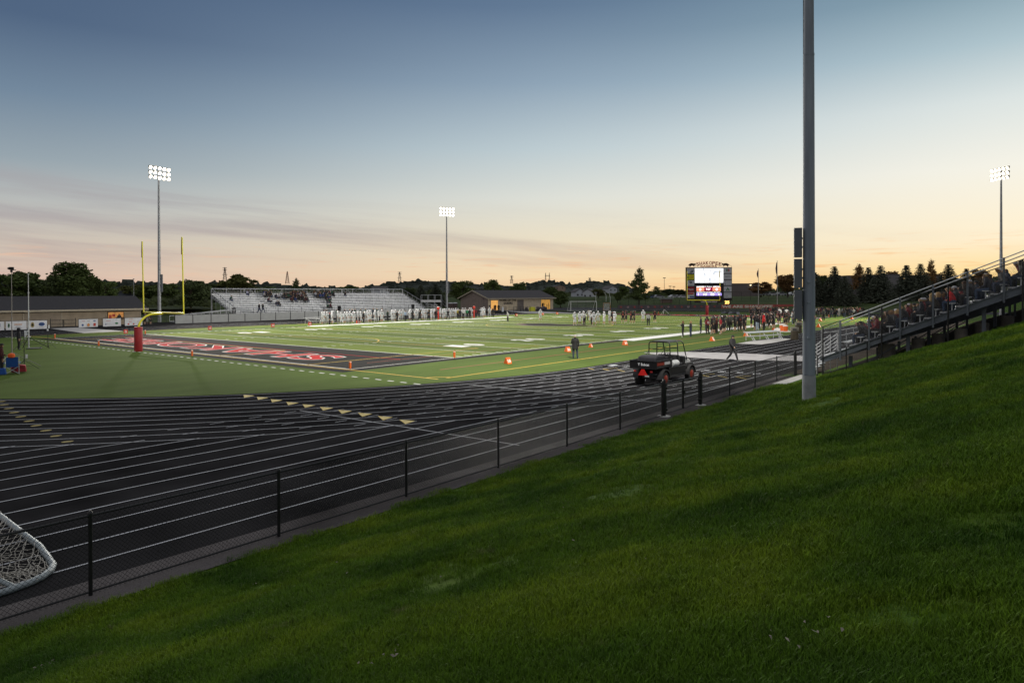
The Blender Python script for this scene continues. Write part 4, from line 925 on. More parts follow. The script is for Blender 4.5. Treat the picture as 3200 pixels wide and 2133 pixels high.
for k in range(NB):
    y = rn.uniform(0, 2)
    while y < BL: mb.bx(-.72*k-.40, -.72*k-.32, y, y+.05, bz(k), bz(k)+.39); y += 1.83
mb.build('seat_bracket', M_galv, t)
xt = -.72*NB; zt = bz(NB-1)
mb = MB()
for z in (1.15,): mb.tube((xt-.1, 0, zt+z), (xt-.1, BL, zt+z), .045, n=6)
y = 0
while y <= BL+.1: mb.tube((xt-.1, y, 0), (xt-.1, y, zt+1.15), .035, n=6); y += BL/16
mb.build('back_railing', M_alu, t)
m_ = MB(); wires(m_, (xt-.1, 0, 0), (xt-.1, BL, 0), lambda s: zt, lambda s: zt+1.12, .22, .004); m_.build('back_mesh', M_galv, t)
for y, nm in ((0, 'left'), (BL, 'right')):
    mb = MB()
    mb.tube((xt, y, zt+1.15), (0, y, bz(0)+1.15), .05, n=6); mb.tube((xt, y, zt+.15), (0, y, bz(0)+.1), .045, n=6)
    for i in range(6): x = xt*i/5; z = bz(0)+(zt-bz(0))*i/5; mb.tube((x, y, 0), (x, y, z+1.15), .035, n=6)
    mb.tube((0, y, 2.2), (2, y, 2.2), .03, n=6); mb.tube((2, y, 0), (2, y, 2.2), .035, n=6)
    mb.ext([(xt, zt-.1), (0, bz(0)-.1), (0, bz(0)-.3), (xt, zt-.45)], y-.04, y+.04, axis='Y')
    mb.build('end_railing', M_galv, t)
mb = MB()
for z in (1.55, 2.15): mb.tube((2.0, 0, z), (2.0, BL, z), .022, n=6)
y = 0
while y <= BL+.1: mb.tube((2.0, y, 1.1), (2.0, y, 2.18), .03, n=6); y += BL/19
mb.build('front_railing', M_dark, t)
for a in ais:
    for s in (-.6, .6):
        MB().path([(xt+.1, a+s, zt+.05), (xt+.1, a+s, zt+1.0), (xt+1.1, a+s, zt+.6), (xt+1.1, a+s, zt-.4)], .03, 6).build('aisle_rail', M_alu, t)
mb = MB()
for i in range(9):
    for x in (1.9, -2.5, xt+.2): mb.bx(x-.06, x+.06, BL*i/8-.06, BL*i/8+.06, 0, bz(0)-.1+max(0, -x)*.43)
mb.build('support_frame', M_galv, t)
t = thing('access_ramp', 'sloping aluminium ramp with mesh rails at the left end of the white bleachers', 'ramp', (-78.0, 26.0, 0))
MB().ext([(0, .05), (11.5, .95), (11.5, 1.08), (0, .14)], -1.2, .6, axis='X').build('deck', M_galv, t)
mb = MB()
for x in (-1.2, .6):
    mb.tube((x, 0, 1.1), (x, 11.5, 2.05), .035, n=6); mb.tube((x, 0, .25), (x, 11.5, 1.15), .03, n=6)
    for i in range(9): mb.tube((x, 11.5*i/8, .1+.9*i/8), (x, 11.5*i/8, 1.1+.95*i/8), .03, n=6)
mb.build('railing', M_alu, t)
m_ = MB(); wires(m_, (.6, 0, 0), (.6, 11.5, 0), lambda s: .25+.08*s, lambda s: 1.1+.083*s, .14, .005); m_.build('mesh', M_galv, t)
t = thing('access_steps', 'aluminium exit steps at the right end of the white bleachers', 'steps', (-78.6, BY1, 0))
mb = MB()
for i in range(6): mb.bx(-.8, .8, .35*i+.9, .35*i+1.25, .95-.18*i, 1.0-.18*i)
mb.bx(-.8, .8, 0, .9, 1.02, 1.1); mb.build('tread', M_alu, t)
for x in (-.8, .8):
    mb = MB().path([(x, 0, 2.1), (x, .9, 2.1), (x, 3.2, 1.0), (x, 3.2, 0)], .035, 6).path([(x, 0, 1.6), (x, .9, 1.6), (x, 3.2, .55)], .03, 6); mb.tube((x, .9, 1), (x, .9, 2.1), .03, n=6); mb.build('handrail', M_alu, t)
def bin_(px, lb, X=-78.6, Zb=1.12, c=M_dark, s=1.0, y=None):
    p = OX(px, X) if y is None else Vector((X, y, 0)); t = thing('trash_can', lb, 'trash can', (p.x, p.y, Zb))
    MB().lathe([(.30*s, 0), (.31*s, .03), (.36*s, 1.0*s), (.38*s, 1.02*s)], n=14).build('barrel', c, t, smooth=True)
    MB().lathe([(.39*s, 1.02*s), (.40*s, 1.06*s), (.36*s, 1.12*s), (.05, 1.15*s)], n=14).build('lid', M_dark, t, smooth=True)
bin_(731, 'dark trash can at the left end of the white bleachers'); bin_(1060, 'dark trash can behind the white team near the middle of the bleachers'); bin_(1290, 'dark trash can at the right end of the white bleachers')
# ---- small elevated platform stand
p = DP(1348, 186); t = thing('viewing_platform', 'small grey raised platform stand between the bleachers and the floodlight pole', 'platform', (p.x, p.y, 0), -YAW*0+YAW*-1)
t.rotation_euler.z = -YAW
M_d2 = M_galv
MB().bx(-2.7, 2.7, -1.2, 1.2, 2.3, 2.42).bx(-2.7, 2.7, -1.25, -1.2, 2.3, 2.9).build('deck', M_alu, t)
mb = MB()
for x in (-2.7, -.9, .9, 2.7): mb.tube((x, -1.2, 2.4), (x, -1.2, 4.2), .04, n=6); mb.tube((x, -1.2, 0), (x, -1.2, 2.3), .05, n=6); mb.tube((x, 1.2, 0), (x, 1.2, 4.2), .04, n=6)
mb.tube((-2.7, -1.2, 4.2), (2.7, -1.2, 4.2), .045, n=6); mb.tube((-2.7, 1.2, 4.2), (2.7, 1.2, 4.2), .045, n=6); mb.tube((-2.7, -1.2, .1), (-.9, -1.2, 2.2), .03, n=6); mb.tube((2.7, -1.2, .1), (.9, -1.2, 2.2), .03, n=6)
mb.build('railing', M_alu, t)
mb = MB()
for i in range(7): mb.bx(2.7+.3*i, 3.05+.3*i, -1.0, .2, 2.15-.3*i, 2.2-.3*i)
mb.tube((2.7, -1, 3.2), (4.8, -1, 1.1), .03, n=6); mb.build('stairs', M_galv, t)
for i, px in enumerate((1408, 1422)):
    p = DP(px, 178+i*1.0); t = thing('portable_toilet', ['left one of two dark portable toilets by the beige building', 'right one of two dark portable toilets by the beige building'][i], 'portable toilet', (p.x, p.y, 0), -YAW, 'portable toilets')
    MB().bx(-.58, .58, -.58, .58, 0, 2.05).bx(-.62, .62, -.62, .62, 0, .12).build('cabin', mat('toilet_brown', (.06, .035, .03), .6), t, bevel=.04)
    MB().lathe([(.66, 2.05), (.6, 2.16), (.35, 2.26), (.05, 2.28)], n=12).build('roof', mat('toilet_roof', (.4, .42, .45), .5), t, smooth=True)
    MB().bx(-.45, .45, -.60, -.58, .15, 1.95).build('door', mat('toilet_door', (.045, .028, .025), .6), t)
# ---- HOME OF THE SABERS building
f2_ = Vector((fw.x, fw.y, 0)).normalized(); r2_ = Vector((rt0.x, rt0.y, 0))
def CD(lat, D): p = Vector((CAM.x, CAM.y, 0))+f2_*D+r2_*lat; return p
Cn = CD(-6.65, 185); Rn = CD(11.7, 200); dv = (Rn-Cn).normalized(); ang = math.atan2(dv.y, dv.x)
t = thing('field_house', 'beige gabled building lettered HOME OF THE SABERS with brown shingle roof', 'building', (Cn.x, Cn.y, 0), ang)
LB, WB = 23.7, 12.9
MB().bx(0, LB, 0, WB, 0, 3.4).ext([(0, 3.4), (WB, 3.4), (WB/2, 5.3)], 0, LB, axis='X').build('wall', siding('tan_siding', (.66, .55, .39)), t)  # siding colour raised to carry lamplight the wall hardly receives
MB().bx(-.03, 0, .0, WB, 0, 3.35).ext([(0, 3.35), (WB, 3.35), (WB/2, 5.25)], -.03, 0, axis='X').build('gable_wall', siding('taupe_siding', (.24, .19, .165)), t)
MB().ext([(-.7, 3.10), (WB/2, 5.30), (WB+.7, 3.10), (WB+.7, 3.28), (WB/2, 5.5), (-.7, 3.28)], -.6, LB+.6, axis='X').build('roof', M_shin2, t)
MB().bx(-.6, LB+.6, -.78, -.70, 3.02, 3.30).build('fascia', M_trim, t)
fb = MB().ext([(-.7, 3.0), (WB/2, 5.22), (WB+.7, 3.0), (WB+.7, 3.3), (WB/2, 5.52), (-.7, 3.3)], -.68, -.60, axis='X').build('bargeboard', M_trim, t)
for a, b_, h_, mt_, nm in ((.9, 3.3, 2.7, M_warm, 'lit_opening'), (10.2, 12.4, 2.75, siding('grey_door', (.20, .17, .15)), 'overhead_door'), (19.0, 22.5, 2.75, mat('lit_store', (.6, .32, .08), .6, 0, .6, 1.4, emit=.35, ecol=(1, .5, .1)), 'lit_opening')):
    o = MB().bx(a, b_, -.03, .0, .05, h_).build(nm, mt_, t)
    MB().bx(a-.12, a, -.07, 0, 0, h_+.12).bx(b_, b_+.12, -.07, 0, 0, h_+.12).bx(a, b_, -.07, 0, h_, h_+.12).build('frame', M_trim, o)
    if nm == 'lit_opening':
        q = MB(); r = random.Random(int(a*10))
        for i in range(7): x = r.uniform(a+.1, b_-.7); q.bx(x, x+r.uniform(.1, .5), -.06, -.031, .1, r.uniform(.5, 1.9))
        q.build('shelf_goods', M_or2 if a < 5 else M_dk, o)
MB().bx(-.06, -.03, 1.4, 2.4, 0, 2.1).build('side_door', siding('side_door', (.22, .18, .155)), t); MB().bx(-.12, -.03, 1.9, 2.2, 2.95, 3.15).build('wall_light', M_dk, t)
tx = MB(); put_text(tx, 'HOME OF THE', (6.8, -.012, 2.72), (1, 0, 0), (0, 0, 1), 5.9, .62, .04); put_text(tx, 'SABERS', (6.9, -.012, 1.9), (1, 0, 0), (0, 0, 1), 3.2, .66, .04)
tx.build('lettering', mat('letter_dark', (.03, .022, .022), .6), t)
for nm, lb, px, D, w_, h_, m_, zz_ in (('equipment_cover', 'bright yellow cover in front of the beige building', 1663, 176, 1.7, 1.1, mat('cover_yellow', (.55, .55, .03), .6), 0), ('trash_can', 'dark square bin left of the yellow cover', 1645, 176, .8, 1.0, M_dark, 0), ('white_board', 'white board standing by the black fence of the beige building', 1571, 172, .5, 1.2, M_ban, 0)):
    p = DP(px, D); o = MB().ext([(-w_/2, .0), (w_/2, .0), (w_/2*.92, h_*.8), (w_/2*.7, h_), (-w_/2*.7, h_), (-w_/2*.92, h_*.8)], -.4, .4).build(nm, m_, None, (p.x, p.y, 0), -YAW, bevel=.05); tag(o, lb, {'equipment_cover': 'cover', 'trash_can': 'bin', 'white_board': 'board'}[nm])
p = DP(1692, 175); t = thing('small_tractor', 'small dark utility tractor parked in front of the lit store opening', 'tractor', (p.x, p.y, 0), -YAW+.3)
MB().ext([(-1.3, .5), (1.3, .5), (1.3, 1.0), (.6, 1.3), (.2, 1.1), (-.5, 1.1), (-1.2, 1.25)], -.5, .5).build('body', mat('tractor_purple', (.06, .045, .06), .5), t, bevel=.06)
for x in (-.85, .85):
    for y in (-.55, .55): MB().lathe([(.05, -.12), (.38, -.12), (.42, 0), (.38, .12), (.05, .12)], (x, y, .42), 14, axis='Y').build('wheel', M_dark, t, smooth=True)
def rail_fence(pxa, pxb, D, lb, h=1.15, posts=5, z0=0, m_=None):
    a, b_ = DP(pxa, D), DP(pxb, D); d = b_-a; Ld = d.length; t = thing('railing', lb, 'fence', (a.x, a.y, z0), math.atan2(d.y, d.x)); m_ = m_ or M_blkp
    mb = MB()
    for i in range(posts): mb.tube((Ld*i/(posts-1), 0, 0), (Ld*i/(posts-1), 0, h), .045, n=6)
    for z in (.12, h-.02, h*.55): mb.tube((0, 0, z), (Ld, 0, z), .03, n=6)
    mb.build('frame', m_, t); mb = MB(); wires(mb, (0, 0, 0), (Ld, 0, 0), lambda s: .1, lambda s: h, .2, .005); mb.build('mesh', m_, t)
rail_fence(1604, 1658, 172, 'black mesh fence in front of the grey door of the beige building', 1.25, 6); rail_fence(1558, 1582, 174, 'short black mesh fence left of the grey door, beside the lit opening', 1.15, 3)
# ---- soccer goal and lacrosse goal
p = DP(1824, 178); t = thing('soccer_goal', 'white soccer goal with net standing behind the far end of the field', 'goal', (p.x, p.y, 0), -YAW+.12)
mb = MB(); w_ = 3.4
for x in (-w_, w_): mb.tube((x, 0, 0), (x, 0, 2.44), .07, n=8); mb.path([(x, 0, 2.44), (x-.2, -.0+.8, 2.44), (x-.5, 2.2, 0.05), (x, 0, .05)], .045, 6)
mb.tube((-w_, 0, 2.44), (w_, 0, 2.44), .07, n=8); mb.tube((-w_-.2, .8, 2.44), (w_-.2, .8, 2.44), .04, n=6); mb.tube((-w_-.5, 2.2, .05), (w_-.5, 2.2, .05), .045, n=6)
mb.build('frame', M_wht, t, smooth=True)
m_ = MB(); wires(m_, (-w_-.35, 1.6, 0), (w_-.35, 1.6, 0), lambda s: .05, lambda s: 2.4, .2, .006); m_.build('net', M_galv, t)
p = DP(1896, 180); t = thing('lacrosse_goal', 'small white and orange netted goal right of the soccer goal', 'goal', (p.x, p.y, 0), -YAW+.2)
MB().path([(-1, 0, 0), (-.9, 0, 2.0), (.9, 0, 2.0), (1, 0, 0)], .05, 6).path([(-1, 0, .05), (-.5, 1.4, .05), (.5, 1.4, .05), (1, 0, .05)], .04, 6).build('frame', M_or2, t, smooth=True)
m_ = MB(); wires(m_, (-.95, .35, 0), (.95, .35, 0), lambda s: .03, lambda s: 1.95, .11, .008); m_.build('net', M_wht, t)
# ---- scoreboard, parallel to the photo's horizon
SD = 210; p = DP(2216, SD); K_ = SD/FOC
t = thing('scoreboard', 'big stadium scoreboard with a bright white screen, sponsor panels and an amber 25', 'scoreboard', (p.x, p.y, H(p.x, p.y)), -YAW)
zb_ = H(p.x, p.y)
def SX(px): return (px-2216)*K_*1.004
def SZ(py): return ZY(py, SD)-zb_
M_sb = mat('scoreboard_black', (.012, .011, .014), .5); M_post = mat('score_post', (.02, .025, .025), .6); M_sbf = mat('scoreboard_frame', (.10, .085, .03), .5)
def Q(x, y): return (2080+x/7.839, 790+y/7.839)
def sbox(mb, x0, y0, x1, y1, d0, d1, mi=0):
    a = Q(x0, y0); b_ = Q(x1, y1); mb.bx(SX(a[0]), SX(b_[0]), d0, d1, SZ(b_[1]), SZ(a[1]), mi); return mb
sbox(MB(), 510, 372, 1622, 1182, .02, .9).build('cabinet', M_sb, t)
mb = MB(); sbox(mb, 508, 368, 516, 1184, 0, .9); sbox(mb, 1616, 368, 1624, 1184, 0, .9); mb.build('edge_frame', M_sbf, t)
for x in (624, 1093, 1278): sbox(MB(), x-12, 1182, x+12, 1330, .2, .6).build('post', M_post, t)
def scr_mat(name, cols, strength, scale, lo, hi):
    m = bpy.data.materials.new(name); m.use_nodes = True; nt = m.node_tree; N = nt.nodes; K = nt.links; b = N['Principled BSDF']; tc = N.new('ShaderNodeTexCoord'); nz = N.new('ShaderNodeTexNoise'); nz.inputs['Scale'].default_value = scale; nz.inputs['Detail'].default_value = 6
    K.new(tc.outputs['Object'], nz.inputs['Vector']); rp = N.new('ShaderNodeValToRGB'); e = rp.color_ramp.elements; e[0].position = lo; e[0].color = (*cols[0], 1); e[1].position = hi; e[1].color = (*cols[1], 1); K.new(nz.outputs['Fac'], rp.inputs[0])
    b.inputs['Base Color'].default_value = (.02, .02, .02, 1); K.new(rp.outputs['Color'], b.inputs['Emission Color']); b.inputs['Emission Strength'].default_value = strength; return m
o = sbox(MB(), 716, 392, 1414, 750, -.03, .02).build('video_screen', scr_mat('screen_white', ((.62, .66, .72), (1, 1, 1)), 1.25, .9, .32, .52), t)
mb = MB()
for x, y, w_, h_ in ((955, 530, 10, 22), (1180, 525, 12, 26), (1078, 670, 12, 34), (930, 420, 14, 16), (960, 715, 16, 14), (1100, 460, 20, 8), (830, 440, 60, 6), (1300, 480, 80, 8), (1240, 485, 60, 5)): sbox(mb, x-w_, y-h_, x+w_, y+h_, -.034, -.03)
mb.build('picture_detail', mat('screen_detail', (.3, .35, .4), .6, 0, 0, emit=.75, ecol=(.62, .66, .75)), o)
M_e = [mat('led_white', (1, 1, 1), .5, 0, 0, emit=1.6, ecol=(1, .97, 1)), mat('led_orange', (1, .3, .05), .5, 0, 0, emit=1.0, ecol=(1, .32, .22)), mat('led_red', (.4, 0, .08), .5, 0, 0, emit=.35, ecol=(.7, .01, .12)), mat('led_lilac', (.5, .4, 1), .5, 0, 0, emit=.9, ecol=(.46, .34, 1))]
mb = MB()
for x0, y0, x1, y1, mi in ((758, 850, 945, 950, 1), (950, 860, 1145, 950, 2), (1150, 850, 1350, 950, 1), (758, 1000, 1370, 1062, 3)): sbox(mb, x0, y0, x1, y1, -.005, .02, mi)
def st(mb, s_, x, y, w_, h_, mi, d=-.012):
    c = Q(x, y); put_text(mb, s_, (SX(c[0]), d, SZ(c[1])), (1, 0, 0), (0, 0, 1), w_*K_/7.839, h_*K_/7.839, .03, mi)
st(mb, 'SHAKOPEE', 852, 845, 185, 32, 0); st(mb, 'Q1 Quarter', 1045, 842, 190, 26, 0); st(mb, 'VISITOR', 1250, 845, 185, 32, 0); st(mb, '0', 850, 912, 50, 62, 0); st(mb, '9:27', 1045, 905, 110, 50, 0); st(mb, '0', 1250, 912, 50, 62, 0)
st(mb, 'DOWN TO GO BALL ON QTR', 1055, 982, 580, 28, 0); st(mb, '1   10   25   1', 1055, 1030, 520, 52, 0)
mb.build('score_display', M_e, t)
for i, (x0, y0, x1, y1, mi, lb) in enumerate(((528, 400, 704, 522, 6, 0), (528, 545, 704, 672, 7, 0), (528, 692, 704, 822, 6, 0), (528, 845, 704, 980, 8, 0), (528, 984, 704, 1120, 6, 0), (1424, 388, 1614, 514, 6, 0), (1424, 535, 1614, 664, 6, 0), (1424, 688, 1614, 812, 6, 0), (1424, 834, 1614, 968, 6, 0), (1424, 988, 1614, 1120, 6, 0))):
    pn = sbox(MB(), x0, y0, x1, y1, -.04, .02).build('sponsor_panel', [M_bl, M_gn, M_rd, M_or2, M_gy, M_go, mat('panel_white', (.48, .49, .52), .5), mat('panel_yellow', (.50, .50, .01), .5), mat('panel_red', (.22, .012, .02), .5)][mi], t)
    e = MB(); cx_, cy_ = (x0+x1)/2, (y0+y1)/2
    def bar(x, y, w_, h_, m2): sbox(e, x-w_/2, y-h_/2, x+w_/2, y+h_/2, -.05, -.041, m2)
    def tri(pts_, m2):
        v = [Q(*q) for q in pts_]; e.add([(SX(a), -.052, SZ(b)) for a, b in v], [tuple(range(len(v)))], m2)
    if i == 0: tri([(590, 515), (600, 470), (640, 440), (680, 430), (690, 470), (650, 505)], 4); tri([(630, 490), (650, 460), (672, 462), (664, 492)], 1); bar(600, 425, 110, 10, 4)
    if i == 1: tri([(535, 600), (550, 580), (565, 610), (555, 645), (540, 640)], 1); bar(635, 590, 90, 10, 3); bar(635, 625, 60, 10, 3)
    if i == 2: tri([(570, 720), (610, 702), (655, 725), (650, 760), (600, 768)], 4); tri([(600, 735), (625, 725), (630, 750)], 6); bar(610, 800, 80, 8, 5)
    if i == 3: bar(620, 905, 130, 10, 6); bar(630, 925, 110, 7, 6); tri([(536, 890), (556, 900), (540, 920)], 6)
    if i == 4: bar(615, 1012, 150, 40, 2); bar(645, 1092, 110, 34, 0); bar(600, 1045, 120, 8, 1)
    if i == 5: tri([(1480, 415), (1510, 405), (1510, 475), (1490, 480)], 1); tri([(1530, 405), (1560, 420), (1565, 460), (1535, 485)], 2); bar(1520, 440, 14, 50, 4)
    if i == 6: st(e, 'TRINITYC', 1515, 598, 150, 30, 4, -.052)
    if i == 7: bar(1545, 725, 90, 8, 4); bar(1545, 790, 90, 8, 4); tri([(1445, 725), (1465, 700), (1490, 725)], 4); tri([(1445, 795), (1465, 765), (1490, 795)], 4)
    if i == 8: tri([(1470, 945), (1518, 855), (1572, 945), (1545, 945), (1518, 900), (1495, 945)], 1); tri([(1498, 945), (1518, 915), (1540, 945)], 5)
    if i == 9: bar(1520, 1015, 160, 12, 4); st(e, 'EDJE', 1480, 1080, 80, 26, 4, -.052)
    e.build('emblem', [M_bl, M_gn, M_rd, M_or2, M_gy, M_go, M_ban], pn)
o = sbox(MB(), 718, 1182, 1400, 1238, .1, .3).build('name_board', mat('name_board', (.035, .02, .022), .6), t)
e = MB(); st(e, 'VAUGHAN FIELD', 1063, 1213, 405, 32, 0, .09); e.build('lettering', mat('faded_white', (.5, .45, .45), .6, 0, 0, emit=.12), o)
o = sbox(MB(), 1425, 1184, 1590, 1292, .1, .4).build('play_clock', mat('clock_black', (.03, .02, .008), .6), t)
e = MB(); st(e, '25', 1506, 1228, 112, 74, 0, .085); e.build('digits', mat('led_amber', (1, .7, .2), .5, 0, 0, emit=2.6, ecol=(1, .62, .16)), o)
# arched name on top
M_lr = mat('letter_red', (.42, .018, .03), .5)
mb = MB(); wd = 'SHAKOPEE'
for i, ch in enumerate(wd):
    u = (i-3.5)/3.5; x = 1064+u*275; y = 262+30*u*u; c = Q(x, y); a = -.13*u
    put_text(mb, ch, (SX(c[0]), .15, SZ(c[1])), (math.cos(a), 0, math.sin(a)), (-math.sin(a), 0, math.cos(a)), 68*K_/7.839, 84*K_/7.839, .02, 0, ext=.04)
c = Q(1060, 345); put_text(mb, 'SABERS', (SX(c[0]), .15, SZ(c[1])), (1, 0, 0), (0, 0, 1), 395*K_/7.839, 52*K_/7.839, .015, 0, ext=.04)
mb.build('name_lettering', M_lr, t)
fr = MB()
def sl_(a, b_): a = Q(*a); b_ = Q(*b_); fr.tube((SX(a[0]), .22, SZ(a[1])), (SX(b_[0]), .22, SZ(b_[1])), .035, n=5)
for a, b_ in (((512, 370), (620, 320)), ((730, 370), (735, 300)), ((735, 300), (840, 370)), ((1300, 370), (1385, 290)), ((1390, 300), (1390, 370)), ((1510, 290), (1620, 340)), ((1620, 340), (1620, 370)), ((780, 330), (780, 370)), ((860, 300), (860, 370)), ((1230, 300), (1240, 370)), ((1000, 290), (1000, 325)), ((1130, 290), (1130, 325))): sl_(a, b_)
fr.build('sign_frame', M_sbf, t)
cat = [(-100, -5), (-60, -35), (-20, -48), (30, -45), (62, -36), (84, -50), (96, -40), (102, -18), (84, -6), (70, -2), (60, 12), (70, 30), (50, 26), (36, 8), (0, 4), (-30, 12), (-48, 34), (-70, 38), (-56, 14), (-70, 2)]
for cx_, s in ((652, 1), (1478, -1)):
    mb = MB(); pts_ = [Q(cx_+s*a*.92, 322+b*1.15) for a, b in cat]; mb.ext([(SX(a), SZ(b)) for a, b in pts_], .12, .26); mb.build('cat_silhouette', mat('cutout_black', (.05, .018, .01), .6), t)
# ---- far banner fence
t0 = DP(2050, 196); t1 = DP(2262, 197)
def ban_fence(pa, pb, Da, Db, lb, m_, cat_='banner fence'):
    a, b_ = DP(pa, Da), DP(pb, Db); d = b_-a; Ld = d.length; t = thing('banner_fence', lb, 'fence', (a.x, a.y, 0), math.atan2(d.y, d.x)); n_ = max(2, int(Ld/3))
    for i in range(n_+1): MB().tube((Ld*i/n_, 0, 0), (Ld*i/n_, 0, 1.3), .04, n=6).build('post', M_blkp, t)
    mb = MB()
    for i in range(n_): mb.bx(Ld*i/n_+.05, Ld*(i+1)/n_-.05, -.06, -.045, .08, 1.22)
    mb.build('sheet', m_, t); return t, Ld
M_fdk = mat('windscreen_grey', (.085, .075, .078), .8, 0, .15, 1); M_frd = mat('banner_faded_red', (.36, .08, .065), .7, 0, .12, 1)
t, Ld = ban_fence(1930, 2253, 192, 196, 'dark grey windscreen fence with small red and white emblems behind the far goal post', M_fdk)
e = MB(); rn = random.Random(4)
for i in range(15):
    x = 1+i*Ld/15.5; k = i % 3
    e.add([(x+.35*math.cos(a)*rn.uniform(.7, 1.2), -.07, .68+.34*math.sin(a)*rn.uniform(.6, 1.2)) for a in [2*PI*j/7 for j in range(7)]], [tuple(range(7))], k % 2)
    if k == 1: e.add([(x-.2, -.075, .9), (x+.2, -.075, .9), (x, -.075, .45)], [(0, 1, 2)], 0)
e.build('emblem', [mat('emblem_red', (.28, .06, .05), .7), mat('emblem_grey', (.3, .3, .3), .7)], t)
t, Ld = ban_fence(2253, 2490, 196, 196, 'faded red banner fence lettered WE ARE SHAKOPEE behind the marching band', M_frd)
e = MB(); put_text(e, 'WE ARE SHAKOPEE', (Ld*.345, -.072, .66), (1, 0, 0), (0, 0, 1), Ld*.67, .78, .04, 0); e.build('lettering', mat('letter_cream', (.62, .60, .52), .7), t)
def line_fence(pa, pb, D, lb, h, z0, n_, gap=None):
    a, b_ = DP(pa, D), DP(pb, D); d = b_-a; Ld = d.length; z0 = H((a.x+b_.x)/2, (a.y+b_.y)/2)-.1 if z0 is None else z0; t = thing('tall_fence', lb, 'fence', (a.x, a.y, z0), math.atan2(d.y, d.x)); mb = MB()
    for i in range(n_): mb.tube((Ld*i/(n_-1), 0, -.5), (Ld*i/(n_-1), 0, h), .05, n=5)
    mb.tube((0, 0, h), (Ld, 0, h), .03, n=5); mb.build('frame', M_blkp, t); mb = MB(); wires(mb, (0, 0, 0), (Ld, 0, 0), lambda s: 0, lambda s: h, .35, .006); mb.build('mesh', M_blkp, t)
line_fence(1725, 2150, 215, 'tall thin black fence across the green bank behind the soccer goal', 2.6, None, 17)
line_fence(2288, 2545, 225, 'tall thin black fence across the green bank right of the scoreboard', 2.6, None, 10)
# ---- flagpoles
for px, top, D, lb in ((2370, 843, 205, 'shorter white flagpole with a limp flag right of the scoreboard'), (2429, 818, 200, 'taller white flagpole with a limp dark flag, nearer the tall pole')):
    p = DP(px, D); zt_ = ZY(top, D); t = thing('flagpole', lb, 'flagpole', (p.x, p.y, H(p.x, p.y)), -YAW); h_ = zt_-H(p.x, p.y)
    MB().lathe([(.10, 0), (.09, h_*.5), (.05, h_), (.09, h_+.03), (.05, h_+.12)], n=10).build('pole', mat('flagpole_white', (.5, .48, .45), .4), t, smooth=True)
    f = MB(); H_ = 2.3 if top > 830 else 4.0
    for i in range(10):
        z = h_-.3-H_*i/10; z2_ = h_-.3-H_*(i+1)/10; wa = .10+.32*math.sin(PI*min(1, i/9*.95))+.04*math.sin(i*2); wb = .10+.32*math.sin(PI*min(1, (i+1)/9*.95))
        f.quad((-.05, 0, z), (-.05-wa, .08, z-.12), (-.05-wb, .1, z2_-.12), (-.05, 0, z2_)); f.quad((-.05, .05, z), (-.05-wa*.8, .2, z-.05), (-.05-wb*.8, .2, z2_-.05), (-.05, .05, z2_))
    f.build('flag', mat('flag_dark', (.06, .035, .05), .8, 0, .5, 3), t)
# ================================================================= trees
def leaf_mat(name, c, k=.35):
    m = bpy.data.materials.new(name); m.use_nodes = True; nt = m.node_tree; N = nt.nodes; K = nt.links; b = N['Principled BSDF']; b.inputs['Roughness'].default_value = .8; b.inputs['Specular IOR Level'].default_value = .15
    oi = N.new('ShaderNodeObjectInfo'); tc = N.new('ShaderNodeTexCoord'); nz = N.new('ShaderNodeTexNoise'); nz.inputs['Scale'].default_value = 1.1; nz.inputs['Detail'].default_value = 4; K.new(tc.outputs['Object'], nz.inputs['Vector'])
    a = N.new('ShaderNodeMapRange'); a.inputs['To Min'].default_value = .7; a.inputs['To Max'].default_value = 1.3; K.new(oi.outputs['Random'], a.inputs['Value'])
    q = N.new('ShaderNodeMapRange'); q.inputs['From Min'].default_value = .3; q.inputs['From Max'].default_value = .7; q.inputs['To Min'].default_value = 1-k; q.inputs['To Max'].default_value = 1+k; K.new(nz.outputs['Fac'], q.inputs['Value'])
    mm = N.new('ShaderNodeMath'); mm.operation = 'MULTIPLY'; K.new(a.outputs[0], mm.inputs[0]); K.new(q.outputs[0], mm.inputs[1])
    v = N.new('ShaderNodeVectorMath'); v.operation = 'SCALE'; v.inputs[0].default_value = c; K.new(mm.outputs[0], v.inputs['Scale']); K.new(v.outputs['Vector'], b.inputs['Base Color']); return m
LM = dict(dark=leaf_mat('leaves_dark', (.062, .082, .034)), mid=leaf_mat('leaves_mid', (.085, .118, .036)), autumn=leaf_mat('leaves_autumn', (.21, .12, .05)), olive=leaf_mat('leaves_olive', (.085, .092, .028)), needle=leaf_mat('needles', (.080, .092, .066)))
M_bark = mat('bark', (.05, .038, .028), .95, 0, .3, 6)
def leaf(mb, c, s, rn):
    a = Vector((rn.gauss(0, 1), rn.gauss(0, 1), rn.gauss(0, 1))).normalized(); b_ = a.orthogonal().normalized(); d = a.cross(b_); th = rn.uniform(0, 3.14); u = (b_*math.cos(th)+d*math.sin(th))*s; v = (d*math.cos(th)-b_*math.sin(th))*s*rn.uniform(.45, .8)
    mb.add([c-u, c+v, c+u, c-v], [(0, 1, 2, 3)])
def crown_blobs(mb, blobs, n, s, rn, hollow=.5):
    tot = sum(b[3]**2 for b in blobs)
    for x, y, z, r, fz in blobs:
        for i in range(int(n*r*r/tot)):
            d = Vector((rn.gauss(0, 1), rn.gauss(0, 1), rn.gauss(0, 1))).normalized(); q = r*(hollow+(1-hollow)*rn.random()**.7)*(1+.18*math.sin(7*d.x+3*d.z+x)+.12*math.sin(13*d.y+y))
            leaf(mb, Vector((x+d.x*q, y+d.y*q, z+d.z*q*fz)), s*rn.uniform(.6, 1.4), rn)
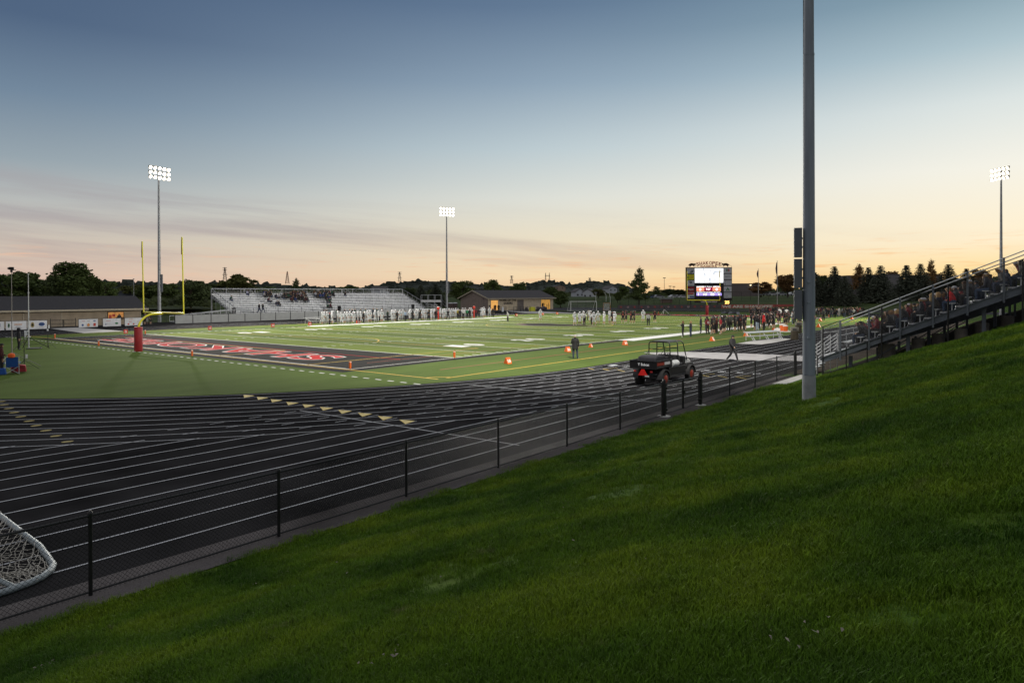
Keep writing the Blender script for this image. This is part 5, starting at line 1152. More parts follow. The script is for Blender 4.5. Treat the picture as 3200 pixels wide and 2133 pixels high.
def deciduous(seed, shape='round', n=7000, s=.022):
    """unit tree 1 m tall, scaled when placed"""
    rn = random.Random(seed); tr = MB(); cr = MB(); bl = []
    base_r = dict(round=.34, tall=.27, open=.30)[shape]; z0 = dict(round=.30, tall=.26, open=.30)[shape]
    tr.path([(0, 0, -.03), (.004, 0, .12), (.0, .005, .30), (.01, 0, .62), (0, 0, .85)], [.026, .018, .015, .009, .003], 8)
    nb = dict(round=26, tall=24, open=20)[shape]
    for i in range(nb):
        a = rn.uniform(0, 2*PI); u = (i+.5)/nb; z = z0+(.93-z0)*u; prof = math.sin(PI*min(1, max(.06, (.12+.88*(1-u)**.8 if shape != 'round' else (.35+.65*math.sin(PI*(1-u)**.9)) ))))
        prof = (math.sin(PI*(.16+.80*(1-u)))**.7) if shape == 'round' else (math.sin(PI*(.12+.70*(1-u)))**.9)
        q = base_r*prof*rn.uniform(.35, .78); x, y = q*math.cos(a), q*math.sin(a); r_ = rn.uniform(.085, .135)*(.72 if shape == 'open' else 1)*(.65+.5*prof); bl.append((x, y, z-.03, r_, .75))
        zs = max(.18, z-.22-.2*q); tr.path([(0, 0, zs), (x*.5, y*.5, (zs+z)/2-.01), (x, y, z)], [.010, .006, .002], 5)
    crown_blobs(cr, bl, n, s, rn, .35 if shape != 'open' else .2)
    return tr, cr
def conifer(seed, n=9000):
    rn = random.Random(seed); tr = MB(); cr = MB(); tr.path([(0, 0, -.03), (0, 0, .5), (0, 0, .97)], [.022, .013, .002], 7)
    nw = 26
    for w_ in range(nw):
        u = w_/nw; z = .05+.93*u; R_ = .262*(1-u)**.92+.012; nb = max(5, int(15*(1-u)+5))
        for b_ in range(nb):
            a = 2*PI*(b_+rn.random()*.7)/nb; rr_ = R_*rn.uniform(.78, 1.12); dr = .05*(1-u)+.012
            tip = Vector((math.cos(a)*rr_, math.sin(a)*rr_, z-dr*.7+.012)); root = Vector((0, 0, z+.01)); m_ = max(11, int(n/(nw*14)*(rr_/.12)))
            if b_ % 2 == 0: tr.path([root, tip], [.004, .001], 4)
            for k in range(m_):
                t_ = rn.random()**.65; c = root.lerp(tip, t_)+Vector((rn.gauss(0, .011), rn.gauss(0, .011), -abs(rn.gauss(0, .012)))); leaf(cr, c, .0145*rn.uniform(.6, 1.4), rn)
    return tr, cr
protos = {}
def feathery(seed, n=6500):
    rn = random.Random(seed); tr = MB(); cr = MB(); tr.path([(0, 0, -.03), (.004, 0, .3), (0, 0, .6), (0, 0, .95)], [.022, .016, .010, .002], 7)
    for w_ in range(30):
        u = (w_+.5)/30; z = .24+.74*u; R_ = .36*(1-u)**.75*(.75+.25*math.sin(u*17))+.02
        for b_ in range(5 if u < .8 else 3):
            a = rn.uniform(0, 2*PI); rr_ = R_*rn.uniform(.55, 1.15); tip = Vector((math.cos(a)*rr_, math.sin(a)*rr_, z+.05*rn.uniform(-.6, 1.2))); root = Vector((0, 0, z-.03)); tr.path([root, root.lerp(tip, .5)+Vector((0, 0, .01)), tip], [.006, .003, .001], 4)
            for k in range(max(8, int(n/140*(rr_/.2)))):
                t_ = .3+.7*rn.random()**.7; c = root.lerp(tip, t_)+Vector((rn.gauss(0, .022), rn.gauss(0, .022), rn.gauss(0, .017))); leaf(cr, c, .0165*rn.uniform(.6, 1.4), rn)
    return tr, cr
def get_proto(kind, seed, lm):
    k = (kind, seed, lm)
    if k not in protos:
        kk = (kind, seed)
        if kk not in protos:
            tr, cr = conifer(seed) if kind == 'conifer' else feathery(seed) if kind == 'feather' else deciduous(seed, kind)
            protos[kk] = (tr.mesh('trunk', M_bark), cr.mesh('crown', LM[lm]), lm)
        protos[k] = protos[kk]
    return protos[k]
def tree(name, label, px, top, wpx, D, kind, lm, seed=0, group=None, zbase=None):
    p = DP(px, D); zb = H(p.x, p.y)-.05 if zbase is None else zbase; h = ZY(top, D)-zb; wm = wpx/FOC*D*(1.42 if kind == 'conifer' else 1.45 if kind == 'feather' else 1.2)
    t = thing(name, label, 'tree', (p.x, p.y, zb), random.uniform(0, 6.28), group)
    tm, cmesh, l0 = get_proto(kind, seed, lm); u = wm/h/dict(round=.80, tall=.62, open=.68, conifer=.50, feather=.80)[kind]
    for nm, me in (('trunk', tm), ('crown', cmesh)):
        o = bpy.data.objects.new(nm, me); COL.objects.link(o); o.parent = t; o.scale = (h*u, h*u, h)
        if nm == 'crown': o.material_slots[0].link = 'OBJECT'; o.material_slots[0].material = LM[lm]
    return t
g1 = 'trees behind the left building'
T = [(18, 846, 150, 165, 'round', 'mid', 1, 'broad green tree at the far left edge behind the long roof'), (78, 838, 110, 172, 'round', 'mid', 2, 'rounded tree between the two camera masts on the left'), (132, 862, 95, 180, 'round', 'mid', 3, 'lower bushy tree left of the tallest left tree'),
     (222, 806, 135, 160, 'tall', 'mid', 4, 'tallest leafy tree behind the roof of the left building'), (176, 848, 70, 158, 'tall', 'dark', 1, 'slim side tree touching the left of the tallest left tree'), (282, 852, 90, 165, 'round', 'mid', 2, 'rounded tree directly right of the tallest left tree'), (330, 872, 80, 172, 'round', 'mid', 3, 'low tree above the right end of the long roof'),
     (596, 868, 118, 150, 'round', 'dark', 5, 'big dark tree right behind the near goal post upright'), (520, 880, 90, 190, 'round', 'mid', 1, 'tree behind the left floodlight pole'), (465, 884, 100, 205, 'round', 'mid', 2, 'tree between the goal post uprights'), (640, 880, 90, 230, 'round', 'mid', 3, 'tree left of the white bleachers'), (410, 884, 90, 215, 'round', 'olive', 4, 'tree behind the left goal post upright'),
     (752, 848, 115, 230, 'open', 'olive', 6, 'spreading olive tree rising above the left part of the white bleachers'), (705, 868, 70, 235, 'open', 'olive', 7, 'smaller olive tree left of the spreading one above the bleachers'), (925, 867, 44, 280, 'feather', 'mid', 8, 'jagged dark tree top above the seated crowd'), (820, 892, 110, 300, 'round', 'mid', 5, 'low tree line crown above the bleachers left of the crowd'), (1090, 890, 100, 300, 'round', 'mid', 1, 'low rounded tree above the bleachers right part'),
     (1315, 886, 52, 215, 'conifer', 'needle', 1, 'dark pine behind the small raised platform, left one'), (1362, 884, 56, 220, 'conifer', 'needle', 2, 'dark pine behind the small raised platform, right one'), (1270, 896, 70, 240, 'round', 'dark', 2, 'dark tree at the right end of the white bleachers'),
     (1445, 873, 78, 215, 'round', 'mid', 3, 'broad tree right behind the floodlight pole at the beige building'), (1538, 871, 66, 235, 'round', 'mid', 4, 'rounded tree above the left part of the brown roof'), (1627, 880, 66, 232, 'round', 'mid', 5, 'rounded tree above the right part of the brown roof'), (1590, 900, 60, 260, 'round', 'olive', 2, 'low tree between the two rounded trees above the brown roof'),
     (1722, 893, 52, 225, 'round', 'mid', 1, 'tree just right of the brown roof'), (1752, 905, 44, 215, 'tall', 'mid', 3, 'narrow tree left of the soccer goal'), (1870, 902, 46, 270, 'round', 'olive', 2, 'small yellowing tree above the soccer goal'), (1945, 895, 42, 265, 'round', 'mid', 5, 'small tree left of the tall feathery tree'), (1930, 912, 30, 240, 'round', 'mid', 4, 'little round tree on the green bank'),
     (1997, 838, 70, 205, 'feather', 'mid', 9, 'tall feathery tree standing alone left of the scoreboard'), (2052, 896, 44, 290, 'feather', 'mid', 6, 'bare looking tree right of the tall feathery tree'), (2090, 903, 48, 320, 'round', 'dark', 1, 'round dark tree left of the scoreboard'), (2125, 905, 44, 300, 'round', 'olive', 3, 'dull green tree at the left edge of the scoreboard'),
     (2378, 880, 78, 262, 'open', 'autumn', 7, 'spreading rusty tree between the two flagpoles'), (2462, 857, 76, 245, 'round', 'autumn', 2, 'rounded rusty tree just left of the tall foreground pole'), (2565, 858, 60, 300, 'round', 'dark', 4, 'dark tree just right of the tall foreground pole'), (2686, 828, 58, 262, 'feather', 'autumn', 6, 'orange tinged tree behind the spruces'), (2910, 816, 50, 262, 'feather', 'autumn', 9, 'tall airy tree behind the spruces right of the middle'), (3062, 842, 60, 262, 'round', 'autumn', 1, 'rusty rounded tree behind the grandstand rail'), (2790, 848, 60, 420, 'round', 'autumn', 3, 'distant rusty tree between two spruces')]
for px, top, w_, D, kind, lm, sd, lb in T: tree('tree', lb, px, top, w_, D, kind, lm, sd)
for i, (px, top, w_, D) in enumerate(((2546, 850, 66, 196), (2608, 831, 66, 200), (2640, 862, 60, 192), (2714, 835, 62, 200), (2752, 829, 72, 196), (2833, 828, 70, 200), (2877, 824, 66, 204), (2964, 826, 76, 200), (3020, 840, 60, 206), (2580, 880, 44, 206))):
    tree('spruce_tree', ['spruce half hidden by the tall foreground pole', 'tall spruce just right of the tall foreground pole', 'shorter spruce in front of the first tall one', 'spruce left of the tallest middle pair', 'broad spruce of the middle pair, left of the grey wall gap', 'pointed spruce right of the grey wall gap', 'slightly taller spruce beside the pointed one', 'wide spruce directly above the grandstand rail', 'spruce tip rising above the grandstand rail, farthest right', 'small spruce squeezed behind the first tall one'][i], px, top, w_, D, 'conifer', 'needle', 1+i % 3, 'spruces behind the far right corner')
# far tree line and wooded hills (stuff)
def blob_mass(name, lb, pts, D, nrow, m_, rr_=(3, 6), dens=1.0, seed=1, depth=60):
    rn = random.Random(seed); ico = bmesh.new(); bmesh.ops.create_icosphere(ico, subdivisions=2, radius=1); iv = [v.co.copy() for v in ico.verts]; fi = [tuple(v.index for v in f.verts) for f in ico.faces]; ico.free(); mb = MB()
    for j in range(nrow):
        Dj = D-depth*(1-j/max(1, nrow-1))
        px = pts[0][0]
        while px < pts[-1][0]:
            for (x0, y0), (x1, y1) in zip(pts, pts[1:]):
                if x0 <= px <= x1: py = y0+(y1-y0)*(px-x0)/(x1-x0); break
            r_ = rn.uniform(*rr_); zt = ZY(py, D)*(j+1)/nrow+rn.uniform(-.5, .15)*r_; p = DP(px, Dj+rn.uniform(-8, 8)); c = Vector((p.x, p.y, zt-r_)); ph = rn.uniform(0, 9)
            vs = [c+v*r_*(1+.28*math.sin(5*v.x+ph)*math.sin(4*v.y+ph*2)+.16*math.sin(11*v.z+ph)) for v in iv]
            mb.add(vs, fi); px += r_/Dj*FOC*.9/dens
    # slope beneath the crowns
    vs = []
    for (x, y) in pts:
        a = DP(x, D+20); b_ = DP(x, D-depth-20); vs += [(a.x, a.y, ZY(y, D)-2.5), (b_.x, b_.y, 1.5)]
    mb.add(vs, [(2*i, 2*i+1, 2*i+3, 2*i+2) for i in range(len(pts)-1)])
    o = mb.build(name, m_); tag(o, lb, 'woods', None, 'stuff')
def forest_mat(name, a, b):
    m = leaf_mat(name, a, .5); nt = m.node_tree
    for n in nt.nodes:
        if n.type == 'TEX_NOISE': n.inputs['Scale'].default_value = .35; n.inputs['Detail'].default_value = 9
    n = nt.nodes; bp = n.new('ShaderNodeBump'); bp.inputs['Strength'].default_value = 1; bp.inputs['Distance'].default_value = 1.2; nz = n.new('ShaderNodeTexNoise'); nz.inputs['Scale'].default_value = 1.4; nz.inputs['Detail'].default_value = 5
    tc = [q for q in n if q.type == 'TEX_COORD'][0]; nt.links.new(tc.outputs['Object'], nz.inputs['Vector']); nt.links.new(nz.outputs['Fac'], bp.inputs['Height']); nt.links.new(bp.outputs['Normal'], n['Principled BSDF'].inputs['Normal']); return m
FM1 = forest_mat('far_woods', (.044, .054, .042), 0); FM2 = forest_mat('mid_woods', (.036, .046, .016), 0)  # far woods get a bluer base colour in place of distance haze
blob_mass('far_woods', 'long dark tree line on the horizon behind the left half of the stadium', [(-120, 866), (100, 866), (300, 868), (400, 872), (520, 876), (640, 874), (800, 882), (900, 886), (1000, 886), (1120, 888), (1180, 890)], 620, 4, FM1, (4, 8), 1, 2)
blob_mass('wooded_hill', 'dark wooded hill behind the floodlight pole and the beige building', [(1130, 890), (1200, 884), (1255, 875), (1330, 871), (1385, 872), (1440, 874), (1500, 882), (1560, 886), (1650, 888)], 900, 6, FM1, (6, 10), 1, 3, 160)
blob_mass('wooded_hill', 'dark wooded hills left of the tall feathery tree', [(1640, 890), (1665, 881), (1690, 875), (1730, 875), (1765, 881), (1800, 888), (1828, 879), (1870, 875), (1910, 880), (1950, 890), (1985, 900)], 950, 7, FM1, (6, 10), 1, 4, 180)
blob_mass('mid_woods', 'band of bushy trees below the wooded hills and behind the white bleachers', [(380, 892), (640, 895), (900, 898), (1200, 900), (1400, 902), (1640, 905), (1700, 908), (2000, 912), (2150, 914)], 380, 2, FM2, (3, 5.5), 1, 5, 40)
blob_mass('mid_woods', 'low distant tree line between the scoreboard and the tall foreground pole', [(2040, 908), (2150, 905), (2400, 902), (2520, 900), (2800, 884), (3000, 872), (3400, 866)], 520, 2, FM2, (3, 5.5), 1, 6, 40)
blob_mass('shrub_bank', 'dark shrubs behind the left building and beside the goal post', [(380, 925), (470, 922), (560, 920), (660, 925)], 175, 2, FM2, (1.2, 2.2), 1.1, 8, 10)
# ---- distant houses, walls, poles
M_hw = mat('house_white', (.42, .44, .48), .7); M_hr = mat('house_roof', (.09, .085, .09), .9)
def house(px, py, D, w_, h_, lb, c=None, rot=.3):
    p = DP(px, D); zb = ZY(py, D); t = thing('house', lb, 'house', (p.x, p.y, zb-1.5), -YAW+rot)
    MB().bx(-w_/2, w_/2, -3, 3, 0, h_*.6+1.5).ext([(-w_/2, h_*.6+1.5), (w_/2, h_*.6+1.5), (0, h_+1.5)], -3, 3).build('wall', c or M_hw, t)
    MB().ext([(-w_/2-.4, h_*.6+1.3), (0, h_+1.45), (w_/2+.4, h_*.6+1.3), (w_/2+.4, h_*.6+1.5), (0, h_+1.75), (-w_/2-.4, h_*.6+1.5)], -3.3, 3.3).build('roof', M_hr, t)
    for x in (-w_/4, w_/4): MB().bx(x-.4, x+.4, -3.05, -3, 1.9, 2.7).build('window', M_dk, t)
house(1805, 927, 340, 4.6, 3.8, 'white gabled house left of the yellowing tree'); house(1842, 930, 330, 5, 4, 'white house above the soccer goal', None, -.4); house(1905, 912, 380, 5.5, 3, 'pale house on the rise right of the yellowing tree', None, .5); house(1188, 913, 250, 2.6, 2.0, 'white roofed shed behind the right part of the white bleachers', None, 1.2); house(1745, 904, 520, 9, 3, 'small tan house on the wooded hillside', mat('house_tan', (.30, .22, .17), .8)); house(395, 922, 215, 8, 1.6, 'dark bluish roofed house behind the right end of the long roof', mat('house_dim', (.07, .08, .10), .8))
def bwall(pa, pb, top, bot, D, lb, m_, depth=20):
    a, b_ = DP(pa, D), DP(pb, D); d = b_-a; z0 = ZY(bot, D); z1 = ZY(top, D); t = thing('warehouse', lb, 'building', (a.x, a.y, z0-1), math.atan2(d.y, d.x)); Ld = d.length
    MB().bx(0, Ld, 0, depth, 0, z1-z0+1).build('wall', m_, t); MB().bx(-.15, Ld+.15, -.15, depth, z1-z0+1, z1-z0+1.35).build('parapet', mat('parapet', (.10, .085, .08), .8), t); return t
def ribbed(name, col):
    m = mat(name, col, .7, 0, .1, .6); nt = m.node_tree; N = nt.nodes; K = nt.links; tc = N.new('ShaderNodeTexCoord'); w_ = N.new('ShaderNodeTexWave'); w_.inputs['Scale'].default_value = .9; K.new(tc.outputs['Object'], w_.inputs['Vector']); bp = N.new('ShaderNodeBump'); bp.inputs['Strength'].default_value = .8; bp.inputs['Distance'].default_value = .1; K.new(w_.outputs['Fac'], bp.inputs['Height']); K.new(bp.outputs['Normal'], N['Principled BSDF'].inputs['Normal']); return m
t = bwall(2285, 2372, 890, 926, 330, 'plain brown warehouse wall right of the scoreboard', ribbed('warehouse_brown', (.15, .125, .12)))
MB().lathe([(.05, -.2), (.35, -.1), (.4, .1), (.05, .25)], (9.2, -.3, 6.0), 10).build('wall_light', mat('lamp_warm', (1, .85, .5), .5, 0, 0, emit=3, ecol=(1, .8, .45)), t)
bwall(2650, 2700, 866, 930, 330, 'brown warehouse wall between the first spruces', ribbed('warehouse_taupe', (.13, .115, .12))); bwall(2774, 2812, 862, 920, 320, 'grey warehouse wall seen in the gap between two spruce groups', ribbed('warehouse_grey', (.17, .16, .165))); bwall(2905, 2945, 864, 930, 320, 'brown warehouse wall left of the wide spruce', ribbed('warehouse_taupe', (.13, .115, .12)))
p = DP(2083, 232); t = thing('dugout', 'low brown shelter with a flat white roof on the green bank', 'shelter', (p.x, p.y, H(p.x, p.y)-.2), -YAW)
MB().bx(-1.9, 1.7, -1, 1, 0, 1.5).build('wall', mat('dugout_brown', (.16, .11, .09), .8), t); MB().bx(-2.2, 2.0, -1.4, 1.3, 1.5, 1.65).build('roof', M_hw, t)
# cars in the far lot
MC = [mat('car_%s' % n_, c, .35) for n_, c in (('white', (.5, .5, .52)), ('blue', (.08, .12, .2)), ('dark', (.04, .04, .05)), ('silver', (.3, .31, .33)))]
cb = MB(); cb.ext([(-2.2, .35), (2.2, .35), (2.25, .75), (1.3, .9), (.7, 1.38), (-.9, 1.4), (-1.7, .95), (-2.2, .85)], -.85, .85); cm_ = cb.mesh('body', MC[0])
cw = MB().lathe([(.1, -.1), (.33, -.1), (.33, .1), (.1, .1)], n=10, axis='Y').mesh('wheel', M_dark); cg = MB().ext([(1.15, .92), (.62, 1.32), (-.85, 1.34), (-1.5, .97)], -.87, .87).mesh('window', M_dk)
for i, (px, c, lb) in enumerate(((2035, 1, 'blue car parked beside the low white roofed shelter'), (2057, 3, 'silver car parked left of the low shelter, half hidden'), (2106, 0, 'white car parked right of the low white roofed shelter'), (2122, 3, 'silver car parked at the left edge of the scoreboard'), (2134, 0, 'white car partly hidden by the scoreboard edge'), (2392, 3, 'pale car parked beyond the shorter flagpole'), (2412, 0, 'white car parked left of the taller flagpole'), (2440, 3, 'silver car parked right of the taller flagpole'), (2478, 0, 'white car parked under the rounded rusty tree'))):
    p = DP(px, 262); t = thing('parked_car', lb, 'car', (p.x, p.y, ZY(933 if px < 2300 else 926, 262)-.15), -YAW+.25, 'cars in the far parking lot')
    o = bpy.data.objects.new('body', cm_); COL.objects.link(o); o.parent = t; o.material_slots[0].link = 'OBJECT'; o.material_slots[0].material = MC[c]
    o = bpy.data.objects.new('window', cg); COL.objects.link(o); o.parent = t
    for x in (-1.35, 1.35):
        for y in (-.8, .8): o = bpy.data.objects.new('wheel', cw); COL.objects.link(o); o.parent = t; o.location = (x, y, .33)
def pylon_tower(px, top, bot, D, lb, kind, wpx, m_=None):
    p = DP(px, D); z0 = ZY(bot, D); z1 = ZY(top, D); h_ = z1-z0; w_ = wpx/FOC*D; t = thing('transmission_tower', lb, 'tower', (p.x, p.y, z0), -YAW, 'transmission towers on the horizon'); r = .35; m_ = m_ or mat('tower_steel', (.13, .11, .11), .7)
    mb = MB()
    if kind == 'twin':
        for x in (-w_*.42, w_*.42):
            for s in (-.12, .12): mb.tube((x+s*w_, 0, 0), (x, 0, h_), r, n=4)
            for i in range(5): mb.tube((x-.1*w_, 0, h_*i/5), (x+.1*w_, 0, h_*(i+1)/5), r*.7, n=4)
        mb.tube((-w_*.6, 0, h_*.6), (w_*.6, 0, h_*.6), r, n=4); mb.tube((-w_*.5, 0, h_*.68), (w_*.5, 0, h_*.68), r*.7, n=4)
    else:
        b_ = w_*(.35 if kind == 'arms' else .5)
        for s in (-1, 1): mb.tube((s*b_, 0, 0), (s*.06*w_, 0, h_*.95), r, n=4)
        for i in range(6):
            a = b_*(1-i/6.3); c = b_*(1-(i+1)/6.3); mb.tube((-a, 0, h_*i/6.3), (c, 0, h_*(i+1)/6.3), r*.7, n=4); mb.tube((a, 0, h_*i/6.3), (-c, 0, h_*(i+1)/6.3), r*.7, n=4)
        mb.tube((0, 0, h_*.9), (0, 0, h_), r, n=4)
        if kind == 'arms':
            for z, q in ((.95, .42), (.80, .42), (.42, .5)): mb.tube((-w_*q, 0, h_*z), (w_*q, 0, h_*z), r, n=4)
    mb.build('lattice', m_, t)
pylon_tower(703, 832, 872, 800, 'lattice power tower left of the spreading olive tree', 'arms', 16); pylon_tower(898, 845, 884, 820, 'red and dark lattice mast above the seated crowd', 'mast', 12, mat('mast_red', (.16, .06, .05), .7)); pylon_tower(1249, 848, 880, 1000, 'pale lattice tower above the right end of the bleachers', 'arms', 14); pylon_tower(1599, 861, 886, 1000, 'pale lattice tower above the brown roof', 'arms', 12); pylon_tower(1711, 853, 878, 1000, 'twin lattice tower on the wooded hill', 'twin', 14); pylon_tower(1843, 869, 880, 1000, 'small tower top peeking over the second wooded hill', 'arms', 9)
for i, (px, top, bot, D, lb) in enumerate(((2076, 870, 915, 300, 'tall thin lamp mast in the far parking lot'), (2048, 897, 915, 420, 'distant parking lot lamp, leftmost of a small row'), (2094, 896, 915, 420, 'distant parking lot lamp in the middle of a small row'), (2106, 897, 915, 420, 'distant parking lot lamp nearest the scoreboard'), (418, 868, 945, 160, 'wooden pole with a camera box behind the right end of the long roof'), (1862, 915, 938, 250, 'thin white pole above the soccer goal net'), (1894, 914, 938, 250, 'curved topped white pole left of the netted orange goal'), (1907, 914, 960, 230, 'curved topped white pole above the netted orange goal'))):
    p = DP(px, D); z0 = ZY(bot, D); h_ = ZY(top, D)-z0+1.2; t = thing('lamp_post', lb, 'pole', (p.x, p.y, z0-1.2), -YAW); r = .12*D/250
    mc = M_galv if i >= 4 else M_dark
    if i in (6, 7): MB().path([(0, 0, 0), (0, 0, h_*.7), (-.3, 0, h_*.92), (-.9, 0, h_)], .07, 6).build('pole', M_wht, t)
    else: MB().tube((0, 0, 0), (0, 0, h_), r*.7, r*.5, 6).build('pole', mc if i != 5 else M_wht, t); MB().box((0, 0, h_), (r*(8 if i != 4 else 4), r*3, r*2)).build('head', mc, t)
# ================================================================= people
_PM = {}
def pm(c, kind='cloth'):
    k = (tuple(c), kind)
    if k not in _PM:
        _PM[k] = mat('%s_%02d%02d%02d_%d' % (kind, c[0]*99, c[1]*99, c[2]*99, len(_PM)), c, .85 if kind != 'helmet' else .3, 0, .18 if kind == 'cloth' else .06, 9, bump=.3 if kind == 'cloth' else 0, bscale=18)
    return _PM[k]
SKINS = [(.42, .26, .18), (.36, .21, .14), (.46, .30, .22), (.16, .09, .06)]; HAIRS = [(.05, .03, .02), (.02, .015, .012), (.16, .09, .04), (.30, .20, .09)]
BASEP = dict(pel=(0, .0, .96), wai=(0, 0, 1.10), che=(0, .01, 1.30), nkb=(0, .01, 1.46), nk=(0, -.01, 1.53), hd=(0, -.025, 1.64), top=(0, -.005, 1.725), nose=(0, -.115, 1.625),
             shL=(.185, .01, 1.425), elL=(.235, .03, 1.14), wrL=(.245, -.05, .91), haL=(.24, -.075, .83), fiL=(.235, -.085, .765), thL=(.215, -.115, .84),
             hpL=(.10, 0, .92), knL=(.115, -.015, .50), anL=(.115, .02, .09), toL=(.13, -.13, .045))
for k in list(BASEP):
    if k.endswith('L'): v = BASEP[k]; BASEP[k[:-1]+'R'] = (-v[0], v[1], v[2])
RAD = dict(pel=(.155, .115), wai=(.145, .105), che=(.175, .12), nkb=(.085, .075), nk=(.056, .056), hd=(.085, .10), top=(.062, .075), nose=(.018, .02), sh=(.072, .07), el=(.047, .047), wr=(.032, .030), ha=(.042, .024), fi=(.028, .016), th=(.014, .014), hp=(.100, .10), kn=(.062, .066), an=(.042, .046), to=(.045, .036))
EDG = [('pel', 'wai', 1), ('wai', 'che', 1), ('che', 'nkb', 1), ('nkb', 'nk', 0), ('nk', 'hd', 0), ('hd', 'top', 4), ('hd', 'nose', 0)]
for s_ in 'LR': EDG += [('che', 'sh'+s_, 1), ('sh'+s_, 'el'+s_, 1), ('el'+s_, 'wr'+s_, 5), ('wr'+s_, 'ha'+s_, 0), ('ha'+s_, 'fi'+s_, 0), ('ha'+s_, 'th'+s_, 0), ('pel', 'hp'+s_, 2), ('hp'+s_, 'kn'+s_, 2), ('kn'+s_, 'an'+s_, 6), ('an'+s_, 'to'+s_, 3)]
def body(name, over=None, fat=1.0, pads=False, longhair=False, hood=False):
    P = dict(BASEP); P.update(over or {}); RD = dict(RAD)
    if pads:
        RD['sh'] = (.105, .10); RD['che'] = (.20, .155); RD['hp'] = (.115, .115); RD['kn'] = (.075, .078)
        for s_ in 'LR': v = P['sh'+s_]; P['sh'+s_] = (v[0]*1.18, v[1], v[2]+.02)
    names = list(P); idx = {n: i for i, n in enumerate(names)}
    me = bpy.data.meshes.new(name); me.from_pydata([P[n] for n in names], [(idx[a], idx[b]) for a, b, _ in EDG], []); o = bpy.data.objects.new(name, me); COL.objects.link(o)
    sk = o.modifiers.new('skin', 'SKIN'); lay = me.skin_vertices[0] if me.skin_vertices else None
    if lay is None:
        bm = bmesh.new(); bm.from_mesh(me); bm.verts.layers.skin.verify(); bm.to_mesh(me); bm.free(); lay = me.skin_vertices[0]
    for n in names:
        r = RD.get(n) or RD[n[:-1]]; kf = 1.14 if pads else 1.26; r = (r[0]*kf, r[1]*kf) if n != 'nose' else r; f = fat if n[:3] in ('pel', 'wai', 'che') or n[:2] in ('sh', 'hp') else 1; lay.data[idx[n]].radius = (r[0]*f, r[1]*f); lay.data[idx[n]].use_root = (n == 'pel')
    sb = o.modifiers.new('sub', 'SUBSURF'); sb.levels = 2; sb.render_levels = 2
    dg = bpy.context.evaluated_depsgraph_get(); out = bpy.data.meshes.new_from_object(o.evaluated_get(dg)); COL.objects.unlink(o); bpy.data.objects.remove(o)
    out.name = name; out.materials.clear()
    for i in range(7): out.materials.append(pm((.1, .1, .1)))
    segs = [(Vector(P[a]), Vector(P[b_]), k, (RD.get(a) or RD[a[:-1]])[0]) for a, b_, k in EDG]
    hd = Vector(P['hd'])
    for p in out.polygons:
        c = p.center; best = None
        for a, b_, k, r in segs:
            d = b_-a; t = max(0, min(1, (c-a).dot(d)/d.length_squared)); q = (a+d*t-c).length-r*.6
            if best is None or q < best[0]: best = (q, k, t)
        k = best[1]
        rel = c-hd
        if rel.length < .19 and rel.z > -.10 and k in (0, 4): k = 4 if (rel.z > .055 or rel.y > .0 or (hood and rel.y > -.05)) else 0
        p.material_index = k; p.use_smooth = True
    return out
sit = dict(pel=(0, .02, .50), wai=(0, .03, .66), che=(0, .0, .86), nkb=(0, -.02, 1.02), nk=(0, -.04, 1.09), hd=(0, -.07, 1.20), top=(0, -.05, 1.285), nose=(0, -.16, 1.185))
for s_, g_ in (('L', 1), ('R', -1)):
    sit.update({'sh'+s_: (g_*.185, -.01, .985), 'el'+s_: (g_*.235, -.06, .72), 'wr'+s_: (g_*.13, -.26, .60), 'ha'+s_: (g_*.09, -.33, .60), 'fi'+s_: (g_*.06, -.39, .59), 'th'+s_: (g_*.06, -.32, .63), 'hp'+s_: (g_*.10, .0, .48), 'kn'+s_: (g_*.14, -.44, .50), 'an'+s_: (g_*.13, -.42, .09), 'to'+s_: (g_*.14, -.56, .045)})
def mod(**k): return k
lean = dict(sit); 
for n_ in ('che', 'nkb', 'nk', 'hd', 'top', 'nose', 'shL', 'shR', 'elL', 'elR'): v = lean[n_]; lean[n_] = (v[0], v[1]-.34*(v[2]-.6), v[2]-.06)
arms_fold = mod(elL=(.25, -.02, 1.17), wrL=(.06, -.19, 1.20), haL=(-.01, -.20, 1.22), fiL=(-.07, -.19, 1.24), thL=(.0, -.2, 1.27), elR=(-.25, -.02, 1.16), wrR=(-.06, -.21, 1.16), haR=(.02, -.22, 1.16), fiR=(.08, -.21, 1.17), thR=(.0, -.23, 1.2))
phone = mod(elL=(.22, -.08, 1.17), wrL=(.10, -.25, 1.36), haL=(.05, -.28, 1.43), fiL=(.03, -.30, 1.49), thL=(.03, -.25, 1.46), elR=(-.22, -.08, 1.17), wrR=(-.10, -.25, 1.35), haR=(-.05, -.28, 1.42), fiR=(-.03, -.30, 1.48), thR=(-.03, -.25, 1.45))
hips = mod(elL=(.37, .08, 1.17), wrL=(.20, -.06, 1.02), haL=(.16, -.10, .99), fiL=(.13, -.12, .95), thL=(.16, -.03, .98), elR=(-.37, .08, 1.17), wrR=(-.20, -.06, 1.02), haR=(-.16, -.10, .99), fiR=(-.13, -.12, .95), thR=(-.16, -.03, .98))
stance = mod(anL=(.19, .02, .09), toL=(.23, -.12, .045), knL=(.16, -.03, .5), anR=(-.19, .02, .09), toR=(-.23, -.12, .045), knR=(-.16, -.03, .5))
walk = mod(knL=(.10, -.20, .54), anL=(.10, -.34, .12), toL=(.11, -.48, .10), knR=(-.10, .05, .50), anR=(-.10, .38, .16), toR=(-.10, .30, .05), elL=(.24, .17, 1.18), wrL=(.24, .12, .95), haL=(.24, .10, .87), fiL=(.235, .08, .81), thL=(.22, .06, .87), elR=(-.24, -.12, 1.17), wrR=(-.22, -.30, 1.02), haR=(-.21, -.36, .97), fiR=(-.20, -.40, .93), thR=(-.19, -.35, 1.0))
